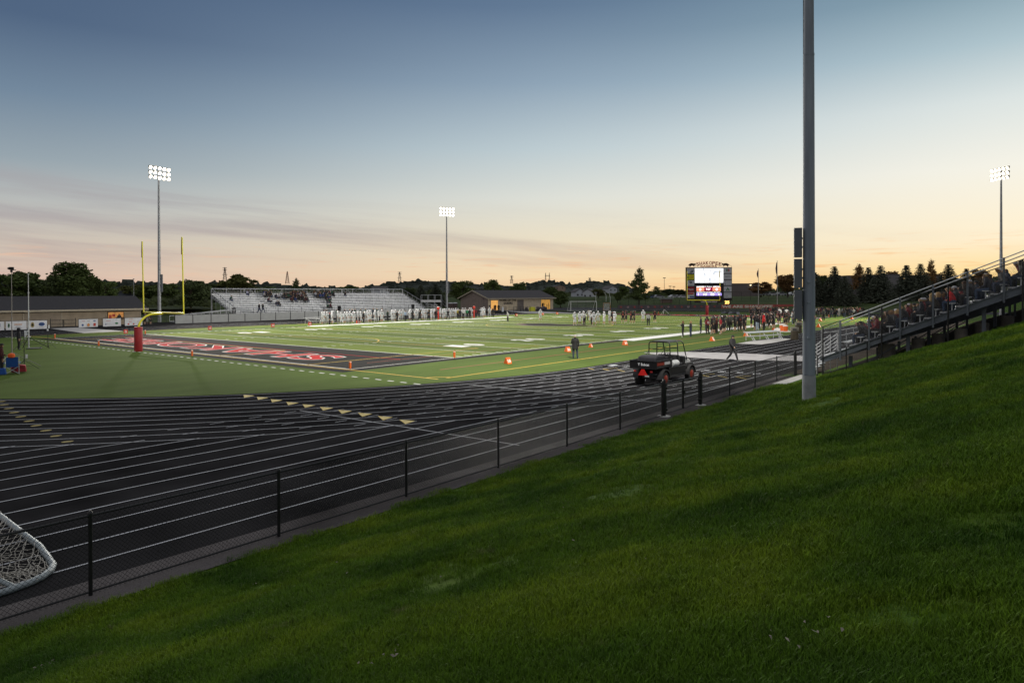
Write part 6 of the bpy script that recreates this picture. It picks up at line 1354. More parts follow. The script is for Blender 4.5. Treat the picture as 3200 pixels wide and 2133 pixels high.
raise_ = mod(elR=(-.30, -.02, 1.62), wrR=(-.28, -.05, 1.86), haR=(-.28, -.06, 1.94), fiR=(-.28, -.07, 2.01), thR=(-.25, -.08, 1.94)); raise_.update(stance)
camop = dict(phone)
st1 = dict(stance); st2 = dict(arms_fold); st3 = dict(hips); st3.update(stance); ph = dict(phone)
half = mod(elL=(.24, .0, 1.15), wrL=(.16, -.2, 1.06), haL=(.12, -.26, 1.05), fiL=(.09, -.31, 1.06), thL=(.10, -.24, 1.09), elR=(-.27, .03, 1.14), wrR=(-.25, -.03, .92), haR=(-.245, -.05, .84), fiR=(-.24, -.06, .78), thR=(-.22, -.09, .85), knR=(-.15, -.03, .5), anR=(-.17, .02, .09), toR=(-.23, -.1, .045))
BD = {}
def bodyof(k):
    if k not in BD:
        pose, pad = k
        BD[k] = body('body', dict(stand={}, wide=st1, fold=st2, hips=st3, phone=ph, walk=walk, raised=raise_, half=half, sit=sit, lean=lean)[pose], 1.06 if pad == 2 else 1.0, pads=(pad == 1), hood=(pad == 3))
    return BD[k]
def helmet_mesh():
    mb = MB(); n = 14; prof = []
    for i in range(9): a = -.55+i*(PI/2+.55)/8; prof.append((.150*math.cos(a), .165*math.sin(a)))
    mb.lathe(prof, (0, 0, 0), n)
    out = MB(); 
    for v in mb.v: out.v.append((v[0]*.88, v[1]*1.08+.005, v[2]))
    fs = [f for f in mb.f if not (len(f) == 4 and sum(mb.v[i][1] for i in f)/4 < -.085 and sum(mb.v[i][2] for i in f)/4 < .03)]
    out.f = fs; out.mi = [0]*len(fs)
    for z, r in ((-.03, 1), (-.075, .96), (-.11, .85)): out.path([(math.sin(a)*.125*r, -math.cos(a)*.185*r, z) for a in (-1.25, -.8, -.4, 0, .4, .8, 1.25)], .008, 5, 1)
    return out
HELM = helmet_mesh().mesh('helmet', [pm((.8, .8, .8), 'helmet'), pm((.75, .75, .75), 'helmet')], True)
HEADP = {k: Vector(v.get('hd', BASEP['hd'])) for k, v in dict(stand={}, wide=st1, fold=st2, hips=st3, phone=ph, walk=walk, raised=raise_, half=half, sit=sit, lean=lean).items()}
PG = {}; NPERS = [0]; BULK = []
def flush_bulk(nm='crowd', lb='dense distant crowd of dark clothed people around the far end and far bleachers'):
    """the smallest, farthest figures past the first 300 become one crowd mesh"""
    V = []; F = []; MI = []; mats = []; mi_of = {}; off = 0
    bpy.context.view_layer.update()
    for t in BULK:
        for o in kids(t):
            me = o.data; n = len(me.vertices); a = np.empty(n*3); me.vertices.foreach_get('co', a); a = a.reshape(-1, 3)
            M = np.array(t.matrix_world @ Matrix.Translation(o.location)); a = a @ M[:3, :3].T+M[:3, 3]; V += a.tolist()
            sl = []
            for s_ in o.material_slots:
                if s_.material.name not in mi_of: mi_of[s_.material.name] = len(mats); mats.append(s_.material)
                sl.append(mi_of[s_.material.name])
            for p in me.polygons: F.append([v+off for v in p.vertices]); MI.append(sl[p.material_index])
            off += n
        for o in kids(t): bpy.data.objects.remove(o)
        bpy.data.objects.remove(t)
    me = bpy.data.meshes.new(nm); me.from_pydata(V, [], F)
    for m_ in mats: me.materials.append(m_)
    me.polygons.foreach_set('material_index', MI); me.polygons.foreach_set('use_smooth', [True]*len(F)); me.update()
    o = bpy.data.objects.new(nm, me); COL.objects.link(o); tag(o, lb, 'crowd', None, 'stuff')
hairm = MB().lathe([(.05, -.31), (.10, -.28), (.115, -.12), (.11, .02), (.085, .09), (.02, .125)], (0, .035, 0), 12).mesh('hair', pm((.05, .03, .02)), True)
cap_m = MB().lathe([(.108, .02), (.106, .06), (.08, .11), (.02, .125)], (0, 0, 0), 12).add([(-.07, -.09, .035), (.07, -.09, .035), (.055, -.19, .02), (-.055, -.19, .02)], [(0, 1, 2, 3)]).mesh('cap', pm((.02, .02, .02)), True)
hood_m = MB().lathe([(.115, -.15), (.13, -.06), (.13, .05), (.10, .12), (.03, .145)], (0, .03, 0), 12).mesh('hood', pm((.015, .015, .02)), True)
def person(loc, face, pose='stand', shirt=(.05, .05, .05), pants=(.03, .03, .035), shoes=(.1, .1, .1), hair=None, skin=None, sleeves=True, longpants=True, pad=0, helmet=None, mask=None, label='', group=None, h=1.75, longhair=False, cap=None, hood=False, socks=None, num=None, numc=(.6, .6, .6), bulk=False):
    """one person; the origin is at the feet, face = heading the person looks toward (radians, 0 = -Y)"""
    rn = random.Random(NPERS[0]); NPERS[0] += 1
    skin = skin or SKINS[rn.choice((0, 0, 1, 2, 2, 3))]; hair = hair or rn.choice(HAIRS)
    t = thing('person', label, 'person', loc, face, group); t.scale = (h/1.75*rn.uniform(.97, 1.04), h/1.75*rn.uniform(.97, 1.04), h/1.75)
    me = bodyof((pose, pad)); o = bpy.data.objects.new('body', me); COL.objects.link(o); o.parent = t
    cols = [skin, shirt, pants, shoes, hair, shirt if sleeves else skin, pants if longpants else (socks or skin)]
    for sl_, c in zip(o.material_slots, cols): sl_.link = 'OBJECT'; sl_.material = pm(c, 'skin' if c is skin else 'cloth')
    hp = HEADP[pose]
    def att(nm, m_, c, kind='cloth', c2=None, off=(0, 0, 0)):
        q = bpy.data.objects.new(nm, m_); COL.objects.link(q); q.parent = t; q.location = hp+Vector(off)
        for i, s2 in enumerate(q.material_slots): s2.link = 'OBJECT'; s2.material = pm(c if i == 0 else (c2 or c), kind)
    if helmet: att('helmet', HELM, helmet, 'helmet', mask or helmet, (0, .01, .02))
    if longhair: att('hair', hairm, hair)
    if cap: att('cap', cap_m, cap)
    if hood: att('hood', hood_m, shirt)
    if num:
        e = MB(); back = Vector((0, .185, 1.27)) if pose not in ('sit', 'lean') else Vector((0, .16 if pose == 'sit' else .06, .86)); put_text(e, num, back, (-1, 0, 0), (0, 0, 1), .26 if len(num) > 1 else .13, .24, .03)
        if pad == 1: put_text(e, num, Vector((0, -.185, 1.27)), (1, 0, 0), (0, 0, 1), .26, .24, .03)
        q = e.build('jersey_number', pm(numc), t)
    if bulk: BULK.append(t)
    return t
W_ = (.62, .63, .66); BKc = (.016, .015, .017); DR = (.16, .012, .016)
def headto(p, q): d = Vector(q)-Vector(p); return math.atan2(d.x, -d.y)
rn = random.Random(11)
# ---- visiting team along the far sideline (white uniforms)
def z4(x): return 960+x/6.536
def z5(x): return 1280+x/4.902
WH = [z4(x) for x in (305, 350, 405, 510, 625, 690, 765, 818, 872, 940, 968, 1032, 1090, 1175, 1225, 1280, 1388, 1448, 1522, 1725, 1760, 1800, 1892, 1958, 2100, 2225, 2262)]+[z5(x) for x in (5, 100, 128, 205, 235, 270, 330, 355, 382, 470, 510, 535, 560, 605, 640, 668, 705, 742, 812, 852, 915, 940, 1092, 1110, 1140, 1222)]
gl = 'white team lined up along the far sideline'
for i, px in enumerate(WH):
    X = -51.4-rn.random()*2.6; p = OX(px, X); pose = rn.choice(['wide', 'hips', 'fold', 'half', 'stand', 'wide'])
    f = headto(p, (-24+rn.uniform(-12, 12), 56+rn.uniform(-25, 20), 0))
    lb = 'white uniformed football player in helmet, standing in the crowded line on the far sideline'; g_ = gl
    if i == 0: lb = 'leftmost white helmeted player of the line on the far sideline'
    if i == len(WH)-1: lb = 'white player standing apart at the right end of the far sideline'
    person(p, f, pose, W_, (.50, .51, .54), (.4, .4, .4), pad=1, helmet=(.72, .72, .75), mask=(.12, .12, .13), sleeves=False, longpants=False, num=str(10+(i*7) % 80), numc=(.05, .09, .07), socks=(.30, .28, .27) if i % 3 else None, label=lb, group=g_, h=rn.uniform(1.76, 1.92))
ST = [(z4(455), -51.2, BKc, 'coach all in black with red cap at the left end of the white team', {'cap': (.4, .02, .02)}), (z4(1150), -51.6, BKc, 'tall coach in a long black coat among the white players', {}), (z4(1640), -54.5, (.012, .03, .018), 'staff member in dark green standing before the grey panels in a gap of the line', {}),
      (z4(1836), -51.5, BKc, 'coach in black just left of the white players near the middle of the line', {}), (z4(2006), -51.5, (.25, .33, .45), 'man in a pale blue top and black trousers in the white line', {}), (z4(2150), -51.5, BKc, 'person in a hooded black coat in the middle of the white line', {'hood': True}), (z4(2298), -50.9, BKc, 'striding man in black on the edge of the far sideline', {'pose': 'walk'}),
      (z5(290), -51.3, BKc, 'man in black with hands on hips left of the first red chain pole', {'pose': 'hips'}), (z5(398), -51.2, BKc, 'man in black directly left of the first red chain pole', {}), (z5(588), -50.9, BKc, 'man in black leaning forward between the two red chain poles', {'pose': 'walk'}), (z5(770), -51.2, BKc, 'man in black right of the middle between the chain poles', {}),
      (z5(742), -51.8, (.35, .28, .04), 'assistant in a yellow vest between the two red chain poles', {}), (z5(822), -51.1, (.5, .5, .5), 'chain crew helper in a white vest over yellow shirt, back turned', {}), (z5(880), -51.4, (.02, .16, .06), 'person in a bright green jacket left of the second red chain pole', {}), (z5(918), -51.2, BKc, 'dark dressed person beside the green jacket', {}), (z5(1012), -51.3, (.10, .01, .015), 'person in dark maroon right of the second red chain pole', {}), (z5(1062), -51.3, BKc, 'broad man in black right of the maroon person', {'pose': 'hips'}), (z5(1275), -51.8, BKc, 'person in black standing last at the right end of the far sideline', {})]
for px, X, c, lb, kw in ST:
    p = OX(px, X); kw = dict(kw); pose = kw.pop('pose', rn.choice(['stand', 'fold', 'half'])); person(p, headto(p, (-24, 56, 0)), pose, c, (.02, .02, .022), label=lb, group='staff on the far sideline', pad=2, **kw)
for i, x in enumerate((342, 385, 600, 762, 862, 918, 975, 1086, 1190, 1345, 1420, 1525)):
    p = OX(z4(x), -56.3); person(p+Vector((0, 0, .42)), headto(p, (-24, 56, 0)), 'fold', rn.choice([BKc, (.012, .035, .02), (.02, .03, .05), (.02, .05, .03)]), label='dark clothed person standing on the bench behind the white players', group='people on the benches behind the white team', pad=2)
# team benches
for i, (pa, pb) in enumerate(((995, 1045), (1065, 1110), (1130, 1180), (1195, 1250))):
    a, b_ = OX(pa, -56.3), OX(pb, -56.3); t = thing('team_bench', ['leftmost white bench behind the far sideline team', 'second white bench from the left behind the far sideline team', 'third white bench from the left behind the far sideline team', 'rightmost white bench behind the far sideline team'][i], 'bench', a, 0, 'benches of the white team'); L_ = (b_-a).length
    MB().bx(-.18, .18, 0, L_, .38, .42).build('seat', M_alu, t); MB().bx(.42, .46, 0, L_, .6, .85).build('backrest', M_alu, t) if i > 4 else None
    for y in (.3, L_-.3): MB().bx(-.15, .15, y-.03, y+.03, 0, .38).build('leg', M_alu, t)
a = OX(965, -55.5); t = thing('small_bleacher', 'little empty three row aluminium bleacher left of the white team', 'bench', a, 0)
mb = MB()
for k in range(3): MB().bx(-.6*k-.28, -.6*k, 0, 4.6, .42+.25*k, .46+.25*k).build('seat', M_alu, t)
for y in (.3, 2.3, 4.3): mb.tube((0, y, 0), (0, y, .42), .03, n=5); mb.tube((-1.4, y, 0), (-1.4, y, .95), .03, n=5); mb.tube((0, y, .4), (-1.4, y, .9), .03, n=5)
mb.build('frame', M_alu, t)
for px, lb in ((z5(438), 'left one of the two tall orange chain poles on the far sideline'), (z5(985), 'right one of the two tall orange chain poles on the far sideline')):
    p = OX(px, -50.7); t = thing('chain_pole', lb, 'down marker', p, 0, 'down marker poles')
    MB().lathe([(.11, .1), (.12, .15), (.12, 1.5), (.10, 1.55)], n=10).build('pad', M_orr, t, smooth=True); MB().tube((0, 0, 0), (0, 0, 2.1), .03, n=6).build('pole', M_orr, t); MB().lathe([(.03, 1.75), (.22, 1.85), (.24, 2.05), (.2, 2.25), (.03, 2.32)], n=12).build('target', M_orr, t, smooth=True)
# ---- players and officials on the field
OF = [(1796, 1016, 'W', 'wide', 'leftmost white player of the group near midfield'), (1812, 1014, 'W', 'half', 'second white player from the left in the midfield group'), (1824, 1011, 'W', 'stand', 'white player half hidden behind the front striped official'), (1846, 1009, 'W', 'half', 'white player farthest back in the midfield group'), (1856, 1016, 'W', 'wide', 'white player with knees apart, nearest in the middle of the group'), (1869, 1011, 'W', 'hips', 'white player with hands on hips right of the nearest one'), (1888, 1013, 'W', 'wide', 'white player standing alone in the middle gap of the midfield group'), (1905, 1011, 'W', 'stand', 'white player next to the dark player overlapped by the last pair'), (1921, 1014, 'W', 'wide', 'rightmost white player of the midfield group'), (2010, 1005, 'W', 'half', 'lone white player beside the right striped official'), (1689, 1001, 'W', 'half', 'lone white player far left on the field near the orange marker'),
      (1914, 1012, 'B', 'stand', 'dark uniformed player squeezed between the last two white players'), (1947, 1009, 'B', 'wide', 'dark uniformed player at the left of the four home players'), (1957, 1006, 'B', 'half', 'second dark player from the left of the four home players'), (1973, 1010, 'B', 'wide', 'third dark player from the left of the four home players'), (1982, 1009, 'B', 'stand', 'rightmost dark player of the four home players'), (2046, 1008, 'B', 'walk', 'dark player running alone right of the striped official'),
      (1826, 1016, 'R', 'stand', 'striped official with back turned in front of the midfield group'), (1839, 1001, 'R', 'hips', 'striped official with black cap behind the midfield group'), (1849, 1014, 'R', 'half', 'striped official partly hidden beside the nearest white player'), (2026, 1018, 'R', 'stand', 'striped official standing alone right of the home players'), (1587, 1005, 'R', 'raised', 'striped official with one arm raised near the far sideline')]
def stripe_mat():
    m = mat('stripes', (.5, .5, .5), .8, 0, 0); nt = m.node_tree; N = nt.nodes; K = nt.links; tc = N.new('ShaderNodeTexCoord'); sp = N.new('ShaderNodeSeparateXYZ'); K.new(tc.outputs['Object'], sp.inputs[0])
    a = N.new('ShaderNodeMath'); a.operation = 'MULTIPLY'; a.inputs[1].default_value = 12; K.new(sp.outputs[0], a.inputs[0]); f = N.new('ShaderNodeMath'); f.operation = 'FRACT'; K.new(a.outputs[0], f.inputs[0]); g = N.new('ShaderNodeMath'); g.operation = 'GREATER_THAN'; g.inputs[1].default_value = .5; K.new(f.outputs[0], g.inputs[0])
    x = N.new('ShaderNodeMix'); x.data_type = 'RGBA'; x.inputs[6].default_value = (.65, .65, .65, 1); x.inputs[7].default_value = (.02, .02, .02, 1); K.new(g.outputs[0], x.inputs[0]); K.new(x.outputs[2], N['Principled BSDF'].inputs['Base Color']); return m
M_str = stripe_mat()
for px, py, k, pose, lb in OF:
    p = G(px, py); f = headto(p, (CAM.x, CAM.y, 0))+rn.uniform(-1.3, 1.3)
    if k == 'W': person(p, f, pose, W_, (.50, .51, .54), (.4, .4, .4), pad=1, num=str(rn.randint(10, 88)), numc=(.05, .09, .07), helmet=(.72, .72, .75), mask=(.12, .12, .13), sleeves=False, longpants=False, label=lb, group='white players on the field', h=1.83)
    elif k == 'B': person(p, f, pose, BKc, BKc, (.6, .55, .5), pad=1, helmet=(.03, .02, .02), mask=(.4, .02, .02), sleeves=False, longpants=False, label=lb, group='dark players on the field', h=1.83, num=str(rn.randint(10, 88)), numc=(.4, .08, .06))
    else:
        t = person(p, f+(PI if px in (1826,) else 0), pose, (.6, .6, .6), (.02, .02, .02), label=lb, group='striped officials', cap=(.02, .02, .02), h=1.8)
        b_ = [c for c in kids(t) if c.name.startswith('body')][0]; b_.material_slots[1].material = M_str; b_.material_slots[5].material = M_str
# ---- home sideline, from the left: named figures, then the packed crowd
def zz(x, y): return (2080+x/4.902, 940+y/4.902)
RB = (.30, .02, .03)
HS = [((265, 553), BKc, BKc, 'phone', 'woman with long dark hair filming at the left end of the home sideline', dict(longhair=True, shoes=(.7, .65, .6), h=1.68)), ((385, 548), (.03, .03, .032), (.02, .03, .06), 'half', 'long haired person in blue jeans second from the left on the home sideline', dict(longhair=True, h=1.66)), ((540, 497), (.012, .014, .025), (.012, .014, .025), 'stand', 'broad man in navy with a cap standing on the white sideline', dict(cap=(.01, .01, .02), pad=2, h=1.86)),
      ((640, 510), DR, BKc, 'half', 'helmetless player in a red and black jersey, first of the home line', dict(sleeves=False, h=1.8, num='12')), ((702, 508), BKc, BKc, 'wide', 'home player in black helmet with pale shins, second in the line', dict(pad=1, helmet=(.03, .02, .02), longpants=False, sleeves=False, num='55', numc=(.5, .45, .45), shoes=(.6, .55, .5))), ((745, 482), BKc, BKc, 'wide', 'home player in black helmet just behind the second one', dict(pad=1, helmet=(.03, .02, .02), sleeves=False)), ((785, 500), (.06, .012, .015), BKc, 'half', 'person with auburn hair in a maroon top among the first home players', dict(hair=(.14, .05, .02), longhair=True)),
      ((842, 505), RB, BKc, 'stand', 'player with a bright red practice jersey, back turned', dict(pad=1, sleeves=False, longpants=False, shoes=(.6, .5, .5), h=1.8)), ((893, 480), BKc, BKc, 'wide', 'tall home player in helmet right of the red practice jersey', dict(pad=1, helmet=(.03, .02, .02), sleeves=False, longpants=False, h=1.9)), ((960, 455), (.035, .032, .028), BKc, 'hips', 'coach in a dark olive jacket facing the field', dict(pad=2, h=1.85)), ((1003, 445), (.07, .07, .06), (.02, .02, .02), 'fold', 'coach in a grey green jacket beside the olive one', dict(pad=2, h=1.85)), ((1055, 440), BKc, BKc, 'stand', 'coach in black with a white logo on the back hip', dict(pad=2, h=1.83)),
      ((1130, 460), BKc, BKc, 'wide', 'large home player with hands low and feet wide before the packed crowd', dict(pad=1, longpants=True, sleeves=False, num='70', numc=(.25, .05, .04), shoes=(.7, .65, .6), h=1.9)), ((1405, 457), BKc, (.30, .36, .45), 'half', 'person in a black coat and pale jeans before the packed crowd', dict(h=1.75)), ((1505, 452), (.55, .02, .02), BKc, 'stand', 'person in a bright red hooded jacket on the home sideline', dict(pad=2, hood=True, h=1.84)), ((1650, 415), BKc, BKc, 'wide', 'helmetless home player with bare arms, back turned, right of the red jacket', dict(pad=1, sleeves=False, longpants=False, num='8', numc=(.4, .35, .35), h=1.9)), ((1943, 352), (.62, .62, .64), (.12, .17, .26), 'fold', 'man in a white shirt and blue jeans at the right end of the home crowd', dict(pad=2, h=1.86)), ((1988, 342), RB, BKc, 'stand', 'person in a red top right of the man in the white shirt', dict(h=1.7)), ((2048, 318), BKc, BKc, 'half', 'person in black just left of the tall foreground pole', dict(h=1.75))]
for (x, y), sh, pa_, pose, lb, kw in HS:
    p = G(*zz(x, y)); person(p, headto(p, (-24, p.y+rn.uniform(-20, 20), 0)), pose, sh, pa_, label=lb, group='home team and staff on the near sideline', **kw)
n_ = 0
for i in range(48):
    p = Vector((rn.uniform(.6, 4.6), 47.5+(i/48)**1.0*33+rn.uniform(-.5, .5), 0)); k = rn.random()
    hl = k < .55
    person(p, headto(p, (-24, p.y+rn.uniform(-30, 15), 0)), rn.choice(['wide', 'stand', 'half', 'fold', 'hips']), rn.choice([BKc, BKc, BKc, (.05, .01, .012), (.03, .03, .03), (.05, .045, .035)]), rn.choice([BKc, BKc, (.06, .055, .045)]), pad=1 if hl else 2, helmet=(.03, .02, .02) if hl else None, mask=(.3, .02, .02), sleeves=not hl, longpants=not hl, shoes=(.5, .45, .4), label='dark uniformed member of the packed home crowd on the near sideline', group='packed home sideline crowd', h=rn.uniform(1.72, 1.92), num=str(rn.randint(10, 79)) if hl and i % 2 else None, numc=(.3, .06, .05))
# ---- marching band and onlookers beyond the far end line
for i in range(84):
    bulk = i % 4 != 0
    px = rn.uniform(2345, 2508) if i < 48 else rn.uniform(2552, 2700); Y = rn.uniform(106, 122); d = ray(px, 917); t_ = (Y-CAM.y)/d.y; p = Vector((CAM.x+d.x*t_, Y, 0))
    person(p, headto(p, (CAM.x+rn.uniform(-60, 30), CAM.y, 0)), rn.choice(['half', 'phone', 'fold', 'stand', 'wide']), rn.choice([BKc, BKc, (.02, .02, .02), (.03, .03, .05), (.10, .015, .02), (.05, .05, .05), (.3, .3, .31)]), rn.choice([BKc, BKc, (.03, .04, .07), (.05, .05, .05)]), cap=rn.choice([None, None, (.02, .02, .02)]), label='dark clothed member of the band crowd left of the tall pole' if i < 48 else 'member of the dark clothed student crowd right of the tall pole', group='band crowd beyond the end zone' if i < 48 else 'student crowd beyond the end zone', h=rn.uniform(1.6, 1.85), bulk=bulk)
for px, lb in ((1740/4.902+2080, 'big white bass drum in the band, left one'), (1848/4.902+2080, 'big white bass drum in the band, right one')):
    p = DP(px, 128); o = thing('bass_drum', lb, 'drum', (p.x, p.y, 1.05), -YAW, 'bass drums')
    MB().lathe([(.42, -.2), (.42, .2)], n=24, axis='Y').build('shell', M_dark, o, smooth=False); MB().lathe([(.40, -.215), (.40, -.201)], n=24, axis='Y').build('drum_head', mat('drum_white', (.6, .6, .6), .5), o)
for px, py, sh, pose, lb in ((2663-80+0, 1002, (.06, .06, .058), 'stand', 'man in a grey jacket standing on the turf right of the tall pole'), ):
    p = G(2574, 1001); person(p, headto(p, (-20, 120, 0)), pose, sh, BKc, label=lb, pad=2, h=1.85)
p = G(2622, 988); person(p, 2.6, 'half', (.55, .52, .5), (.5, .48, .46), label='person in a cream outfit in front of the student crowd', h=1.7)
p = G(2688, 986); person(p, 2.2, 'stand', (.5, .03, .05), (.05, .02, .02), label='person in a red jacket at the right end of the student crowd', h=1.75)
# ---- woman by the sideline, runner on the track, far left figures
p = G(1797, 1121); t = person(p, headto(p, (-24, 60, 0)), 'half', (.013, .013, .013), (.025, .035, .055), shoes=(.3, .3, .32), label='woman in a black coat and jeans standing on the turf beside orange markers', hair=(.35, .26, .15), cap=(.35, .33, .32), h=1.68, pad=2)
MB().lathe([(.20, .72), (.235, .74), (.215, 1.0), (.20, 1.15), (.225, 1.32), (.12, 1.47), (.08, 1.50)], n=16).build('coat', pm((.012, .012, .013)), t, smooth=True)
p = G(2289, 1130); person(p, R(70), 'walk', (.02, .02, .022), (.02, .02, .022), label='person in black walking across the track behind the utility vehicle', h=1.75, cap=(.02, .02, .02))
p = G(59, 1093); t = person(p, headto(p, (0, 60, 0)), 'stand', (.008, .008, .012), (.008, .008, .01), label='person in a black hooded coat standing beside the white camera mast at the left', hood=True, cap=(.05, .05, .09), pad=2, h=1.82)
p = G(4, 1170); person(p, headto(p, (0, 60, 0)), 'half', (.06, .012, .014), (.018, .018, .02), label='photographer in dark red and black cut off by the left edge', hair=(.16, .09, .05), h=1.78, pad=2, cap=(.02, .02, .02), shoes=(.5, .5, .5))
for i, (px, sh, pn, lb) in enumerate(((458, (.03, .03, .08), (.35, .34, .33), 'person in pale shorts walking behind the goal post crossbar'), (470, BKc, BKc, 'person in black next to the pale shorts behind the fence'), (452, (.04, .03, .06), BKc, 'dark person behind the fence left of the pale shorts'))):
    p = OX(px, -74.8); person(p, 1.2+i, 'stand', sh, pn, sleeves=False, longpants=False, label=lb, group='people behind the banner fence', h=1.75)
p = OX(372, -77.6); person(p, -1.5, 'half', (.03, .03, .03), BKc, label='customer in dark clothes at the lit concession window', h=1.75)
for i, px in enumerate((1530, 1548, 1558)):
    p = DP(px, 176); person(p, .4*i, 'half', BKc, BKc, label=['person left of the lit opening of the beige building', 'person with raised hands in front of the lit opening', 'dark figure at the right edge of the lit opening'][i], group='people at the beige building', h=1.75)
# ---- spectators on the far bleachers
VC = [(.02, .02, .025), (.025, .03, .05), (.06, .012, .02), (.012, .06, .035), (.05, .05, .05), (.08, .04, .02), (.30, .30, .33), (.02, .04, .14), (.02, .02, .02), (.03, .025, .02)]
def onb(px, row): p = OX(px, BX-.72*row-.36); return Vector((p.x, p.y, bz(row)))
def zb_(x): return 640+x/4.902
spec = []
for x0, x1, rw, n in ((880, 1020, 9, 4), (890, 1030, 8, 4), (1060, 1140, 7, 2), (1180, 1300, 7, 4), (1200, 1330, 8, 4), (1330, 1540, 9, 6), (1330, 1550, 8, 6), (1340, 1560, 7, 6), (1330, 1560, 6, 5), (1490, 1590, 5, 3), (1310, 1400, 5, 2), (1660, 1960, 9, 8), (1680, 1980, 8, 8), (1700, 1900, 7, 5), (1840, 1930, 6, 3), (1850, 1920, 4, 2), (1870, 1930, 1, 2), (940, 1020, 5, 2), (1080, 1140, 3, 2)):
    for k in range(n): spec.append((zb_(x0+(x1-x0)*(k+rn.uniform(.2, .8))/n), rw))
for i_, (px, rw) in enumerate(spec):
    p = onb(px, rw); person(p, headto(p, (-24, 56, 0)), rn.choice(['sit', 'lean']), rn.choice(VC), rn.choice([(.02, .02, .02), (.03, .05, .09), (.04, .04, .04)]), label='spectator in the seated crowd on the far white bleachers', group='crowd on the white bleachers', bulk=(i_ % 5 < 3), cap=rn.choice([None, None, None, (.4, .4, .4), (.02, .02, .02)]))
for px, rw, sh, lb in ((zb_(645), 9, (.32, .33, .42), 'lone spectator in pale top and jeans on the top row of the white bleachers'), (zb_(395), 6, (.05, .10, .09), 'lone spectator leaning down at the left end of the white bleachers'), (zb_(2145), 8, BKc, 'lone spectator in black right of the crowd on the white bleachers')):
    p = onb(px, rw); person(p, headto(p, (-24, 56, 0)), 'lean', sh, (.04, .06, .12), label=lb)
for px, lb in ((zb_(832), 'left one of two people walking along the front of the white bleachers'), (zb_(888), 'right one of two people walking along the front of the white bleachers')):
    p = OX(px, -79.0); person(Vector((p.x, p.y, 1.12)), 1.9, 'walk', BKc, (.05, .06, .10), label=lb, group='pair walking on the white bleachers', h=1.8)
for i, px in enumerate((z4(345), z4(470))): pass
flush_bulk(); BULK.clear()
# ---- spectators on the home grandstand
HC = [(.02, .02, .022), (.03, .03, .035), (.10, .012, .016), (.05, .05, .055), (.02, .025, .045), (.16, .015, .02), (.05, .04, .03)]
def gseat(k, y): return Vector((GX+.68*k+.50, y, gz(k)))
k_ = 0
fig = {3: ((.13, .016, .022), 'spectator in a dark red sweater at the near end of the lowest rows', {}), 4: (BKc, 'spectator in a black jersey with a white 38 at the near end', dict(num='38', numc=(.6, .6, .62))), 5: (BKc, 'spectator in plain black behind the 38 jersey', {}), 6: ((.02, .02, .03), 'bent spectator in a dark jacket at the near end of the middle rows', {}), 7: ((.05, .045, .035), 'long haired blonde spectator in an olive jacket at the near end', dict(longhair=True, hair=(.32, .22, .10))), 8: ((.62, .02, .025), 'spectator in a bright red hoodie at the near end of the grandstand', dict(hair=(.4, .28, .12))), 9: (BKc, 'spectator with long brown hair in black behind the red hoodie', dict(longhair=True)), 10: ((.02, .02, .03), 'spectator in black with blue jeans two rows above the red hoodie', {}), 11: ((.08, .075, .075), 'spectator in a grey hoodie high in the near end rows', {}), 12: ((.09, .08, .075), 'highest near end spectator in a thick grey coat with dark hair', dict(longhair=True, hair=(.02, .015, .012))), 2: (BKc, 'lowest seated spectator in black right behind the front rail', {})}
for k in range(2, 14):
    for j in range(8):
        if j == 0:
            c, lb, kw = fig.get(k, (BKc, 'topmost visible spectator in black at the right edge', {})); g_ = None; y = 13.75+rn.uniform(0, .15)
        else:
            if rn.random() < .12: continue
            c = rn.choice(HC); lb = 'spectator in the packed rows of the home grandstand, behind the near end figures'; kw = dict(cap=rn.choice([None, None, (.4, .4, .42), (.03, .03, .03)]), longhair=rn.random() < .4); g_ = 'home grandstand crowd'; y = 13.85+j*.56+rn.uniform(-.08, .08)
        p = gseat(k, y); person(p-Vector((0, 0, .03)), -PI/2+rn.uniform(-.25, .35), rn.choice(['sit', 'lean']), c, (.05, .08, .14) if k in (8, 10) else rn.choice([BKc, (.03, .04, .07)]), label=lb, group=g_, h=1.74, pad=2, bulk=(j > 4), **kw)
flush_bulk('spectator_crowd', 'dense rows of seated people deeper inside the home grandstand')
# ================================================================= loose equipment
def tripod_mast(px, py, h, col, lb, legs=1.3, hub=1.6, r=.03, head='camera', legcol=None):
    p = G(px, py); t = thing('camera_mast', lb, 'tripod', (p.x, p.y, .01), rn.uniform(0, 2)); n_ = 4
    mb = MB()
    for i in range(n_): mb.tube((0, 0, .12+(h-.12)*i/n_), (0, 0, .12+(h-.12)*(i+1)/n_), r*(1.15-.18*i), n=8); mb.tube((0, 0, .12+(h-.12)*(i+1)/n_-.05), (0, 0, .12+(h-.12)*(i+1)/n_+.04), r*1.5, n=8)
    mb.build('mast', col, t, smooth=True)
    for k in range(3):
        a = 2*PI*k/3; MB().tube((0, 0, hub), (legs*math.cos(a), legs*math.sin(a), .02), r*.6, n=6).tube((0, 0, hub*.35), (legs*.6*math.cos(a), legs*.6*math.sin(a), hub*.4), r*.4, n=5).build('leg', legcol or col, t, smooth=True)
    if head: MB().box((0, 0, h+.12), (.26, .16, .18)).tube((-.2, 0, h+.12), (-.1, 0, h+.12), .06, n=8).box((0, 0, h-.05), (.12, .12, .14)).box((.14, 0, h+.02), (.2, .05, .04)).build('camera', M_dark, t)
    return t
M_al2 = mat('mast_alu', (.30, .28, .27), .4, .4, .1, 3); M_wm = mat('mast_white', (.50, .52, .54), .4, .2, .1, 3)
tripod_mast(38, 1148, 6.1, M_al2, 'tall telescopic camera mast on a tripod at the far left edge', 1.5, .95, .028)
